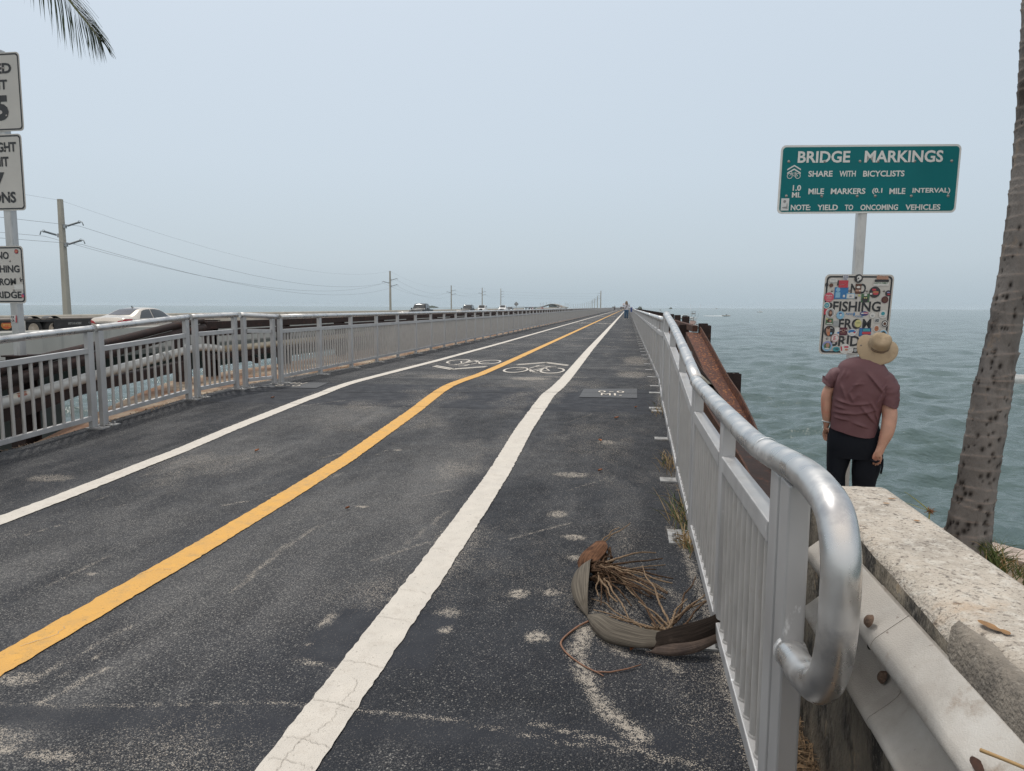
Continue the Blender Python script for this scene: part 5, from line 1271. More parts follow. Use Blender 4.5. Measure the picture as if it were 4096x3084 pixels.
for y in (28.08, 29.22):
    for x in (TX-.02, TX-2.3):
        s = 1 if x > TX-1 else -1
        w = MB(); w.lathe([(.30, -.14), (.48, -.14), (.52, -.08), (.52, .08), (.48, .14), (.30, .14)], (x-s*.14, y, .03), 26, axis=(1, 0, 0)); t = w.build('wheel', M_TYRE, tr)
        w = MB(); w.lathe([(.0, .0), (.08, .02), (.14, -.05), (.22, -.04), (.29, .02), (.31, .0)], (x-s*.02, y, .03), 20, axis=(s, 0, 0)); w.build('rim', mat('dusty_rim', (.42, .37, .31), .6, var=.2, vs=20), t)
    w = MB(); P = [[(TX-.35, y+.62*math.cos(R(a)), .03+.62*math.sin(R(a))), (TX+.0, y+.62*math.cos(R(a)), .03+.62*math.sin(R(a)))] for a in range(25, 156, 10)]; w.grid(P); w.build('mudguard', M_TB, tr)
m = MB(); m.box((TX+.02, 27.45, .28), (.05, .26, .34)); m.box((TX+.02, 27.5, .07), (.05, .16, .1)); m.box((TX+.02, 26.95, .30), (.04, .2, .10)); m.build('bracket', mat('trailer_white', (.5, .5, .48), .6, var=.1), tr)
ft = Frame((TX+.015, 26.63, .275), (0, 1, 0), (0, 0, 1))
m = MB(); flat(m, circ(0, 0, .27, .175), ft, .006, 0); flat(m, circ(0, 0, .245, .15), ft, .010, 1); put_text(m, 'PITTS', ft, -.19, .19, -.06, .06, .014, 2, .03)
m.build('badge', [mat('badge_gold', (.50, .27, .06), .5, var=.05), mat('badge_orange', (.50, .09, .03), .5, var=.05), mat('badge_yellow', (.62, .42, .12), .5, var=0)], tr, fix=False)
m = MB(); f2 = Frame((TX+.015, 30.45, .275), (0, 1, 0), (0, 0, 1)); put_text(m, 'SAFETY IS NO ACCIDENT', f2, -.42, .42, -.05, .055, .012, 0, .02)
f3 = Frame((TX+.015, 31.75, .29), (0, 1, 0), (0, 0, 1)); ring(m, circ(0, 0, .12, .14), circ(0, 0, .095, .112), f3, .012); put_text(m, 'Z', f3, -.06, .06, -.07, .07, .012, 0, .03); put_text(m, 'CM', f3, -.42, -.25, -.04, .04, .012, 0, .02)
m.build('lettering', mat('trailer_lettering', (.36, .38, .38), .6, var=0), tr, fix=False)
m = MB(); m.box((TX+.02, 25.95, -.02), (.03, .10, .07)); m.build('side_lamp', mat('amber_lamp', (.55, .16, .03), .4, var=0), tr)
m = MB(); m.bar((TX+.02, 25.2, .02), (TX+.02, 27.1, .02), .03, .06); m.build('side_bar', M_RIM, tr)
# ================================================================ people
M_SKIN = mat('skin', (.42, .235, .17), .55, var=.14, vs=14, bump=.12, bs=120, stain=((.46, .19, .14), 9, .55, .75)); M_SKINF = mat('far_skin', (.40, .24, .18), .6, var=.05)
def skin_body(name, joints, edges, mats, parent, sub=2, root=0):
    """one continuous surface grown on a joint skeleton; joints: (x, y, z, radius)"""
    me = bpy.data.meshes.new(name); off = wloc(parent)
    me.from_pydata([V(j[:3])-off for j in joints], edges, [])
    o = bpy.data.objects.new(name+'_tmp', me); COL.objects.link(o)
    sk = o.modifiers.new('s', 'SKIN'); sk.branch_smoothing = .4
    for i, j in enumerate(joints):
        d = me.skin_vertices[0].data[i]; r = j[3] if hasattr(j[3], '__len__') else (j[3], j[3]); d.radius = r; d.use_root = (i == root)
    sb = o.modifiers.new('d', 'SUBSURF'); sb.levels = sub; sb.render_levels = sub
    dg = bpy.context.evaluated_depsgraph_get(); m2 = bpy.data.meshes.new_from_object(o.evaluated_get(dg)); m2.name = name
    COL.objects.unlink(o); bpy.data.objects.remove(o); bpy.data.meshes.remove(me)
    m2.materials.clear()
    for m in mats: m2.materials.append(m)
    m2.polygons.foreach_set('use_smooth', [True]*len(m2.polygons))
    ob = bpy.data.objects.new(name, m2); COL.objects.link(ob); ob.parent = parent; return ob
def ell_loft(mb, rings, n=28, mi=0, cap0=False, cap1=False, wob=None, side=None):
    """rings: centre, half width vector a, half depth vector b"""
    P = []
    for i, (c, a, b) in enumerate(rings):
        c = V(c); a = V(a); b = V(b); row = []
        for k in range(n):
            t = 2*PI*k/n; ct, st = math.cos(t), math.sin(t)
            e = 1. if wob is None else 1+wob(i/(len(rings)-1), t)
            ex = math.copysign(abs(ct)**.85, ct); ey = math.copysign(abs(st)**.85, st)
            row.append(c+a*ex*e+b*ey*e)
        P.append(row)
    mb.grid(P, mi, True, closed=True)
    if cap0: mb.poly(P[0][::-1], mi)
    if cap1: mb.poly(P[-1], mi)
    return mb
def resample(keys, n):
    """keys: list of flat tuples; Catmull-Rom resample"""
    K = np.array(keys, float); out = []
    for s in np.linspace(0, len(K)-1, n):
        i = min(int(s), len(K)-2); t = s-i; out.append(cr(K[max(i-1, 0)], K[i], K[i+1], K[min(i+2, len(K)-1)], t))
    return out

# ---------------- the man looking up at the signs, seen from behind; width axis U, depth axis Fw (the way he faces, away from the viewer)
U = V((.955, -.297, 0)).normalized(); Fw = V((-U.y, U.x, 0)); Z = V((0, 0, 1))
MO = V((1.82, 5.90, 0))
def M_(u, z, d=0.): return MO+U*u+Z*z+Fw*d
man = thing('person', 'man in maroon shirt, black trousers and tan sun hat looking up at the signs', 'person', (1.82, 5.92, -.74))
J = [(M_(-.03, .10), .115), (M_(-.02, .30), .115), (M_(.01, .50), .12), (M_(.04, .63), .08), (M_(.065, .725, -.005), .052), (M_(.088, .79, -.005), .064), (M_(.098, .85, -.005), .068), (M_(.105, .90, -.01), .05),   # pelvis .. head top
     (M_(-.115, .630), .055), (M_(-.243, .50, -.01), .046), (M_(-.250, .445, -.02), .046), (M_(-.246, .34, -.02), .042), (M_(-.238, .235, -.01), .029),                                            # left arm to wrist
     (M_(.155, .555, -.01), .065), (M_(.197, .38, -.05), .060), (M_(.204, .31, -.075), .058), (M_(.190, .205, -.105), .054), (M_(.160, .11, -.125), .036),                                          # right arm
     (M_(-.135, .03), .07), (M_(-.149, -.24), .052), (M_(-.135, -.66), .042), (M_(.065, .02), .08), (M_(.055, -.25), .062), (M_(.08, -.66), .045),                                                     # legs
     (M_(-.241, .175, .01), (.034, .021)), (M_(.141, .048, -.135), (.038, .024)),                                                                                                                # palms
     (M_(-.13, -.70, .10), .045), (M_(.08, -.70, .10), .045)]
joints = [(*p, r) for p, r in J]
edges = [(0, 1), (1, 2), (2, 3), (3, 4), (4, 5), (5, 6), (6, 7), (3, 8), (8, 9), (9, 10), (10, 11), (11, 12), (12, 24), (3, 13), (13, 14), (14, 15), (15, 16), (16, 17), (17, 25), (0, 18), (18, 19), (19, 20), (0, 21), (21, 22), (22, 23), (20, 26), (23, 27)]
def finger(base, pts, r):
    prev = base
    for i, p in enumerate(pts):
        joints.append((*p, r*(1-.12*i))); edges.append((prev, len(joints)-1)); prev = len(joints)-1
for k, (du, l) in enumerate(((-.020, .9), (-.007, 1.), (.007, .95), (.019, .78))):
    finger(24, [M_(-.241+du, .146, .014+.004*k), M_(-.238+du*.9, .146-.036*l, .020), M_(-.230+du*.8, .146-.064*l, .010)], .0086)
finger(24, [M_(-.224, .188, -.02), M_(-.217, .160, -.026), M_(-.215, .137, -.024)], .0098)
for k, (du, l) in enumerate(((-.024, .9), (-.008, 1.), (.008, .95), (.022, .78))):
    finger(25, [M_(.138+du, .012, -.138), M_(.134+du*.9, .012-.038*l, -.130), M_(.131+du*.9, .012-.066*l, -.118)], .0094)
finger(25, [M_(.116, .052, -.148), M_(.106, .022, -.150), M_(.105, .0, -.146)], .0105)
skin_body('body', joints, edges, [M_SKIN], man, 2)
# face (turned away from the viewer): ears at the sides, nose, eyes and mouth in front
HC = M_(.094, .835, -.005); hax = (U*.20+Z*.93-Fw*.32).normalized(); hf = (Fw-hax*Fw.dot(hax)).normalized()
mb = MB()
for s in (1, -1):
    q = HC+U*s*.070+Fw*.008; mb.lathe([(0, .010), (.015, .008), (.021, 0), (.016, -.008)], q, 10, axis=U*s-Fw*.3)
mb.tube([HC+hf*.066+hax*.024, HC+hf*.086-hax*.010, HC+hf*.068-hax*.018], [.007, .011, .007], 8)
mb.build('face', M_SKIN, man)
mb = MB()
for s in (1, -1): mb.lathe([(0, .006), (.008, .003), (.010, 0)], HC+hf*.067+U*s*.026+hax*.020, 8, axis=hf)
mb.bar(HC+hf*.066-U*.018-hax*.036, HC+hf*.066+U*.018-hax*.036, .005, .005); mb.build('eyes_and_mouth', mat('eye_dark', (.05, .03, .03), .5, var=0), man)
M_HAIR = mat('short_grey_hair', (.16, .13, .11), .8, var=.3, vs=60)
mb = MB(); ell_loft(mb, [(HC-hax*.065-hf*.015, U*.058, hf*.058), (HC-hax*.03-hf*.010, U*.071, hf*.072), (HC+hax*.02-hf*.008, U*.073, hf*.075)], 20); mb.build('hair', M_HAIR, man)

# shirt: tilted torso rings with creases, two sleeves, collar
M_SHIRT = mat('maroon_shirt', (.112, .050, .058), .75, var=.06, vs=3, bump=.06, bs=160)
keys = [  # centre u, centre z, half width, half depth, tilt
    (.064, .765, .066, .058, .30), (.050, .742, .102, .074, .29), (.030, .712, .150, .094, .28), (.018, .668, .190, .114, .27), (.008, .60, .205, .130, .26), (-.008, .515, .200, .140, .24), (-.026, .42, .184, .142, .21), (-.036, .335, .178, .142, .18), (-.040, .265, .174, .142, .16), (-.040, .215, .174, .142, .15), (-.040, .186, .174, .141, .15)]
RS = resample(keys, 130)
def seg(u, z, a, b, w):
    """crease: ridge along the line a-b, sharp on one side"""
    dx, dz = b[0]-a[0], b[1]-a[1]; L2 = dx*dx+dz*dz; t = ((u-a[0])*dx+(z-a[1])*dz)/L2
    tc_ = min(1, max(0, t)); px, pz = a[0]+tc_*dx, a[1]+tc_*dz; d = math.hypot(u-px, z-pz); sg = (u-a[0])*dz-(z-a[1])*dx
    ww = w*(.55 if sg > 0 else 1.5)
    return math.exp(-(d/ww)**2)*(1-.75*abs(2*tc_-1)**2)
FOLDS = [((.03, .66), (.155, .50), .011, .020), ((.15, .52), (.10, .40), .010, .018), ((.175, .585), (.14, .53), .008, .013), ((.21, .56), (.15, .47), .010, .016), ((-.02, .60), (-.09, .50), .009, .014), ((-.09, .50), (-.06, .43), .009, .013), ((-.06, .43), (-.005, .51), .008, .012), ((.01, .58), (-.07, .56), .007, .010),
         ((-.15, .56), (-.11, .44), .010, .013), ((-.19, .44), (-.06, .405), .010, .016), ((-.06, .405), (.06, .42), .009, .014), ((-.20, .39), (-.10, .37), .009, .012), ((-.20, .34), (-.03, .335), .010, .016), ((-.03, .335), (.10, .37), .010, .014), ((-.195, .30), (-.08, .285), .009, .012), ((.0, .40), (.10, .275), .011, .017), ((.10, .36), (.135, .25), .010, .016), ((-.05, .27), (.05, .235), .010, .010), ((-.17, .62), (-.19, .50), .010, .012), ((.06, .44), (.12, .34), .009, .012), ((-.13, .67), (-.15, .60), .008, .010), ((-.10, .66), (-.115, .61), .007, .008)]
P = []; NN = 150
for i, (cu, cz, hw, dh, ph) in enumerate(RS):
    v = i/129; row = []
    for k in range(NN):
        t = 2*PI*k/NN; ct, st = math.cos(t), math.sin(t)
        ex = math.copysign(abs(ct)**.8, ct); ey = math.copysign(abs(st)**.8, st)
        u = cu+hw*ex*math.cos(ph); z = cz-hw*ex*math.sin(ph); d = -.012-dh*ey            # ey>0: the back, towards the viewer
        w = 0
        if ey > -.1:
            w = sum(h*1.15*seg(u, z, a, b, wd) for a, b, wd, h in FOLDS)*min(1, (ey+.1)*1.8)
            w += .010*(fbm(np.array([u*9+z*4.]), np.array([z*11-u*5.]), 7, 3)[0]-.5)
        if v > .90: z -= (v-.90)/.10*.020*(1-ex*ex) - .004*math.sin(t*4)*(v-.9)/.1
        row.append(M_(u, z, d-w))
    P.append(row)
mb = MB(); mb.grid(P, 0, True, closed=True)
mb.grid([P[-1], [p+(M_(-.04, .19)-p)*.04+Z*.004 for p in P[-1]], [p+(M_(-.04, .19)-p)*.05+Z*.05 for p in P[-1]]], 0, True, closed=True)
def sleeve(keys_, seed):
    rg = resample(keys_, 26); rows = []
    for i, (u, z, d, ra, rb, au, az) in enumerate(rg):
        s = (U*az-Z*au).normalized(); row = []
        for k in range(36):
            t = 2*PI*k/36; cr_ = fbm(np.array([u*22+i*.35+t*.6]), np.array([math.sin(t)*2.2+i*.25]), seed, 2)[0]-.5
            e = 1+.26*cr_*min(1, i/6)
            row.append(M_(u, z, d)+s*ra*math.cos(t)*e+Fw*rb*math.sin(t)*e)
        rows.append(row)
    mb.grid(rows, 0, True, closed=True)
    last = rows[-1]; c = sum(last, V((0, 0, 0)))/36
    mb.grid([last, [c+(p-c)*.92+Z*.004 for p in last], [c+(p-c)*.90+Z*.05 for p in last]], 0, True, closed=True)
sleeve([(-.085, .655, -.01, .060, .085, -.75, -.66), (-.135, .640, -.01, .068, .085, -.68, -.73), (-.180, .615, -.01, .068, .078, -.60, -.80), (-.218, .575, -.012, .058, .068, -.56, -.83), (-.247, .538, -.015, .050, .060, -.54, -.84)], 3)
sleeve([(.100, .625, -.01, .075, .10, .75, -.66), (.150, .585, -.012, .082, .10, .55, -.83), (.180, .53, -.02, .080, .095, .15, -.98), (.192, .465, -.035, .070, .082, -.15, -.98), (.189, .405, -.045, .064, .074, -.34, -.94)], 9)
cc = M_(.066, .755, -.005); cn = (U*.28+Z*.95-Fw*.10).normalized(); ct_ = (U-cn*U.dot(cn)).normalized()
ell_loft(mb, [(cc-cn*.004, ct_*.074, Fw*.064), (cc+cn*.020, ct_*.066, Fw*.060), (cc+cn*.030, ct_*.062, Fw*.056), (cc+cn*.004, ct_*.078, Fw*.072), (cc-cn*.012, ct_*.082, Fw*.078)], 30)
mb.build('shirt', M_SHIRT, man)
# trousers
M_TROU = mat('black_trousers', (.008, .010, .015), .85, spec=.15, var=.2, vs=5, bump=.2, bs=60)
mb = MB(); rg = resample([(.24, -.205, .135, .120), (.16, -.225, .158, .132), (.08, -.230, .168, .138), (.03, -.228, .174, .135), (-.02, -.225, .176, .128)], 14)
ell_loft(mb, [(M_((l+r_)/2, z, -.005), U*(r_-l)/2, Fw*d) for z, l, r_, d in rg], 36, cap0=True, cap1=True)
for s, kk in ((-1, [(.03, -.136, .092, .118), (-.04, -.138, .090, .112), (-.17, -.150, .070, .10), (-.30, -.148, .072, .09), (-.70, -.135, .065, .08)]), (1, [(.03, .066, .108, .122), (-.04, .066, .107, .118), (-.14, .058, .098, .11), (-.22, .052, .086, .10), (-.34, .058, .082, .09), (-.70, .08, .068, .085)])):
    rg = resample(kk, 26)
    ell_loft(mb, [(M_(u, z, 0), U*ra, Fw*rb) for z, u, ra, rb in rg], 26, wob=lambda v, t: .06*(n1(v*14+math.sin(t)*1.5, 5)-.5), cap1=True)
mb.build('trousers', M_TROU, man)
mb = MB(); mb.tube([M_(.085, -.008, -.148), M_(.125, -.022, -.150), M_(.168, .0, -.118)], .009, 8); mb.tube([M_(.170, .002, -.112), M_(.172, -.06, -.10), M_(.165, -.12, -.08)], .008, 8); mb.build('pocket_edge', M_TROU, man)
mb = MB(); mb.tube([M_(-.240+.033*math.cos(t), .247-.005*math.cos(t), -.012+.033*math.sin(t)) for t in np.linspace(0, 2*PI, 20)], .005, 6); mb.build('bracelet', mat('pale_bracelet', (.40, .45, .47), .5, var=0), man)
mb = MB()
for u in (-.13, .08): ell_loft(mb, [(M_(u, -.745, .07), U*.05, Fw*.14), (M_(u, -.70, .06), U*.052, Fw*.14), (M_(u, -.655, .03), U*.045, Fw*.08)], 16, cap0=True, cap1=True)
mb.build('shoes', mat('dark_shoe', (.03, .03, .03), .7, var=.1), man)
# sun hat: crown and a wide wavy brim, tipped back
HM = M_(.096, .862, -.03); ha = (U*.24+Z*.62-Fw*.74).normalized(); h1 = (U-ha*U.dot(ha)).normalized(); h2 = ha.cross(h1); HS = .645
M_HAT = mat('tan_hat', (.345, .265, .175), .85, var=.07, vs=9, bump=.15, bs=160, stain=((.27, .20, .13), 16, .55, .75)); M_BAND = mat('hat_band', (.07, .04, .04), .8, var=.6, vs=90)
def hatring(r1, r2, h, sag=0, lump=0., n=60, seed=0):
    out = []
    for k in range(n):
        t = 2*PI*k/n; e = 1+lump*(n1(math.cos(t)*1.7+seed, 3)-.5)+lump*(n1(math.sin(t)*1.9+seed*2, 5)-.5)
        out.append(HM+(h1*r1*math.cos(t)*e+h2*r2*math.sin(t)*e+ha*(h+sag*math.cos(2*t+.4)+.45*sag*math.sin(3*t)))*HS)
    return out
mb = MB(); rows = []
for r1, r2, h, sg, lp in ((.224, .218, -.070, .034, .06), (.229, .223, -.066, .036, .06), (.227, .221, -.060, .036, .06), (.205, .198, -.046, .028, .05), (.175, .165, -.026, .016, .04), (.145, .138, -.006, .006, .03), (.122, .118, .006, 0, .02), (.117, .113, .024, 0, .02), (.116, .112, .055, 0, .03), (.115, .110, .095, .002, .05), (.110, .104, .128, .006, .08), (.098, .092, .150, .010, .12), (.072, .066, .158, .014, .18), (.035, .03, .150, .006, .1), (.012, .01, .147, 0, 0)):
    rows.append(hatring(r1, r2, h, sg, lp))
mb.grid(rows, 0, True, closed=True); mb.poly(rows[-1]); ht = mb.build('hat', M_HAT, man)
mb = MB(); rows = [hatring(.1215, .1175, .012, 0, .02), hatring(.1225, .1185, .018, 0, .02), hatring(.1210, .1170, .046, 0, .02), hatring(.1180, .1140, .050, 0, .02)]
mb.grid(rows, 0, True, closed=True); mb.build('hat_band', mat('hat_ribbon', (.29, .22, .145), .85, var=.1, vs=30), ht)
mb = MB()
for h0, h1_ in ((.016, .023), (.039, .046)):
    q = [hatring(.1240, .1200, h0, 0, .02), hatring(.1236, .1196, h1_, 0, .02)]; n = len(q[0])
    keep = [k for k in range(n) if (q[0][k]-HM).dot(Fw) < -.012*1 and (q[0][k]-HM).dot(U) > -.055]
    ks = sorted(keep); 
    for k in ks:
        if (k+1) % n in keep: mb.add([q[0][k], q[0][(k+1) % n], q[1][(k+1) % n], q[1][k]], [(0, 1, 2, 3)])
mb.build('band_pattern', M_BAND, ht, fix=False)
mb = MB(); mb.lathe([(.002, .004), (.006, .003), (.007, 0)], HM+(h1*-.185-h2*.02-ha*.022)*HS, 12, axis=ha); mb.build('eyelet', MATS['dark_bolt'], ht)

man.location.z += .025
# ---------------- distant figures, built from the same kinds of parts
def figure(label, x, y, h, shirt, legs, hair, ang=0., arm='down', skirt=False, group=None, long_hair=False, step=.05):
    z0 = zg(y); r = thing('person', label, 'person', (x, y, z0), group); c, s = math.cos(ang), math.sin(ang)
    def p(u, z, d=0): return V((x+(u*c-d*s)*h, y+(u*s+d*c)*h, z0+z*h))
    jt = [(p(0, .53), .06), (p(0, .70), .06), (p(0, .80), .055), (p(0, .845), .030), (p(0, .90), .046), (p(0, .96), .040), (p(-.055, .50), .05), (p(-.058, .28, -step*.4), .036), (p(-.055, .05, -step), .024), (p(.055, .50), .05), (p(.058, .28, step*.4), .036), (p(.055, .05, step), .024), (p(-.12, .79), .03), (p(.12, .79), .03)]
    if arm == 'down': jt += [(p(-.155, .63), .024), (p(-.165, .48, .03), .017), (p(-.165, .43, .04), .018), (p(.155, .63), .024), (p(.165, .48, .03), .017), (p(.165, .43, .04), .018)]
    else: jt += [(p(-.20, .74, .02), .024), (p(-.17, .83, .12), .018), (p(-.11, .86, .16), .018), (p(.17, .66, .02), .024), (p(.15, .72, .10), .018), (p(.10, .76, .13), .018)]
    jt += [(p(-.055, .02, -step+.05), .022), (p(.055, .02, step+.05), .022)]
    ed = [(0, 1), (1, 2), (2, 3), (3, 4), (4, 5), (0, 6), (6, 7), (7, 8), (0, 9), (9, 10), (10, 11), (2, 12), (2, 13), (12, 14), (14, 15), (15, 16), (13, 17), (17, 18), (18, 19), (8, 20), (11, 21)]
    skin_body('body', [(*q, rr_*h) for q, rr_ in jt], ed, [M_SKINF], r, 1)
    ux = V((c, s, 0)); fy = V((-s, c, 0))
    mb = MB(); ell_loft(mb, [(p(0, z), ux*w*h, fy*d*h) for z, w, d in ((.835, .05, .045), (.81, .125, .065), (.74, .125, .078), (.64, .105, .078), (.56, .11, .082), (.50, .115, .085))], 18)
    for sg, q in ((-1, 14), (1, 17)):
        a = jt[12 if sg < 0 else 13][0]; b = jt[q][0]; mb.tube([a, a.lerp(b, .5), a.lerp(b, .95)], [.05*h, .042*h, .038*h], 10, cap=False)
    mb.build('shirt', shirt, r)
    mb = MB(); ell_loft(mb, [(p(0, z), ux*w*h, fy*d*h) for z, w, d in ((.55, .10, .075), (.50, .118, .088), (.44, .115, .085))], 18, cap1=True)
    for sg, i in ((-1, 6), (1, 9)):
        a, b, e = jt[i][0], jt[i+1][0], jt[i+2][0]; mb.tube([a+Z*.01, b, b.lerp(e, .5), e+Z*.005], [.064*h, .050*h, .043*h, .040*h], 10)
    mb.build('trousers', legs, r)
    mb = MB()
    if long_hair: ell_loft(mb, [(p(0, .985, -.01), ux*.02*h, fy*.02*h), (p(0, .97, -.012), ux*.045*h, fy*.048*h), (p(0, .92, -.02), ux*.066*h, fy*.052*h), (p(0, .86, -.03), ux*.078*h, fy*.045*h), (p(0, .80, -.04), ux*.070*h, fy*.035*h), (p(.005, .76, -.045), ux*.045*h, fy*.02*h)], 16, cap0=True, cap1=True)
    else: ell_loft(mb, [(p(0, 1.0), ux*.015*h, fy*.015*h), (p(0, .985, -.003), ux*.042*h, fy*.045*h), (p(0, .95, -.012), ux*.050*h, fy*.045*h), (p(0, .90, -.03), ux*.046*h, fy*.022*h)], 14, cap0=True, cap1=True)
    mb.build('hair', hair, r)
    mb = MB()
    for i in (8, 11): q = jt[i][0]; mb.box((q.x-s*.04*h*0, q.y+.02*h, z0+.022*h), (.055*h, .14*h, .042*h))
    mb.build('shoes', mat('white_shoe', (.5, .5, .48), .6, var=0), r, bevel=.008)
    return r, p
M_WSH = mat('white_shirt', (.52, .51, .55), .8, var=.08, vs=8); M_JEAN = mat('blue_jeans', (.045, .10, .17), .85, var=.2, vs=7); M_BRH = mat('light_brown_hair', (.20, .145, .105), .7, var=.3, vs=20); M_DKH = mat('dark_hair', (.03, .022, .018), .7, var=.2)
w_, wp_ = figure('woman with long hair, white shirt, blue jeans and a shoulder strap standing on the path', -.15, 70.3, 1.80, M_WSH, M_JEAN, M_BRH, 0., 'up', long_hair=True, step=.01)
mb = MB(); mb.tube([wp_(.075, .835, -.06), wp_(.03, .74, -.092), wp_(-.05, .60, -.095), wp_(-.10, .53, -.05)], .022, 6); mb.build('shoulder_strap', M_DKH, w_)
figure('person in grey top and dark shorts walking far down the left lane', -4.75, 262, 1.75, mat('grey_top', (.22, .22, .23), .8, var=.1), mat('dark_shorts', (.04, .04, .05), .8, var=.1), M_DKH, .1, step=.1)
cols = [(.16, .07, .07), (.10, .09, .09), (.28, .16, .13), (.45, .43, .40)]
for i, (x, y) in enumerate(((-5.0+.9, 420), (-3.4, 415), (-2.7, 418), (-1.9, 400))):
    figure(['person in dark red, leftmost of the small group far along the path', 'person in black, second from left in the small group far along the path', 'person in a pinkish top in the small group far along the path', 'person in white, rightmost of the small group far along the path'][i], x, y, 1.75, mat('far_top_%d' % i, cols[i], .8, var=.1), mat('dark_shorts', (.04, .04, .05), .8), M_DKH, 0, step=.08, group='small group of people far along the path')
# small framed board leaning on the right railing near the woman
bx, by = .33, 71.5
root = thing('notice_board', 'small white framed blue notice board on a post at the right railing by the woman', 'sign', (bx, by, 0))
mb = MB(); fr = Frame((bx, by, .93), (1, 0, 0), (0, 0, 1)); mb.prism([fr.p(x, y, -.02) for x, y in rrect(.25, .52, .02)], fr.n*.02); mb.build('frame', mat('board_white', (.58, .58, .6), .6, var=0), root)
mb = MB(); flat(mb, rrect(.19, .44, .01), fr, .004); mb.build('panel', mat('board_blue', (.06, .09, .25), .6, var=.2, vs=6), root, fix=False)
mb = MB(); mb.box((bx, by+.03, .36), (.04, .04, .72)); mb.build('foot', M_BRK, root)
# ================================================================ coconut palms
def trunk_mat():
    m = mat('palm_trunk', (.150, .140, .134), .95, spec=.15, var=.25, vs=5, bump=.8, bs=60, stain=((.26, .20, .15), 9, .60, .76, (.05, .042, .038), 4, .56, .72), stretch=(1, 1, .45))
    return m
M_TRUNK = trunk_mat()
M_FROND = mat('palm_leaflet', (.035, .055, .022), .5, var=.25, vs=3); M_RACH = mat('palm_rachis', (.12, .13, .05), .6, var=.15)
def frond(root, base, d0, L_, droop, seed, leaf=.42, side=None, nl=58, skip=.12, ctrl=None, wl=.0075):
    """rachis curving down under its weight with drooping leaflets both sides: parts rachis + leaflets"""
    rs = random.Random(seed); p = V(base); d = V(d0).normalized(); pts = [p.copy()]; n = 40; dirs = [d.copy()]
    for i in range(n):
        d = (d+V((0, 0, -droop/n))).normalized(); p = p+d*L_/n; pts.append(p.copy()); dirs.append(d.copy())
    if ctrl:
        q = resample(ctrl, n+1); pts = [V(a) for a in q]; dirs = [(pts[min(i+1, n)]-pts[max(i-1, 0)]).normalized() for i in range(n+1)]
    mb = MB(); mb.tube(pts, [.022*(1-.9*i/n)+.0015 for i in range(n+1)], 6); rr_ = mb.build('rachis', M_RACH, root)
    mb = MB()
    for k in range(nl):
        f = skip+(1-skip)*k/(nl-1); i = f*n; a = min(int(i), n-1); q = pts[a].lerp(pts[a+1], i-a); dd = dirs[a]
        sd = dd.cross(V(side) if side else V((0, 0, 1))).normalized()
        for s in (-1, 1):
            ll = leaf*(.55+.45*math.sin(PI*min(1, f*.9+.12)))*(1.15-.55*f**3)*rs.uniform(.85, 1.1); w = wl*rs.uniform(.8, 1.2)
            v = (sd*s*(.75-.35*f)+dd*(.62+.5*f)+V((0, 0, -.22))).normalized(); g = rs.uniform(.5, .95); P = []
            x = q.copy(); nrm = (sd*s).cross(v)
            for j in range(7):
                t = j/6; wd = w*(1-t**2)*(.6+.8*min(1, t*4)); e = v.cross(V((0, 0, 1))); e = (e.normalized() if e.length > .05 else sd)
                P.append([x-e*wd+V((0, 0, .003)), x, x+e*wd+V((0, 0, .003))]); v = (v+V((0, 0, -g/6*(.4+t)))+V((rs.gauss(0, .03), rs.gauss(0, .03), 0))).normalized(); x = x+v*ll/6
            mb.grid(P, smooth=True)
    mb.build('leaflets', M_FROND, rr_, fix=False)
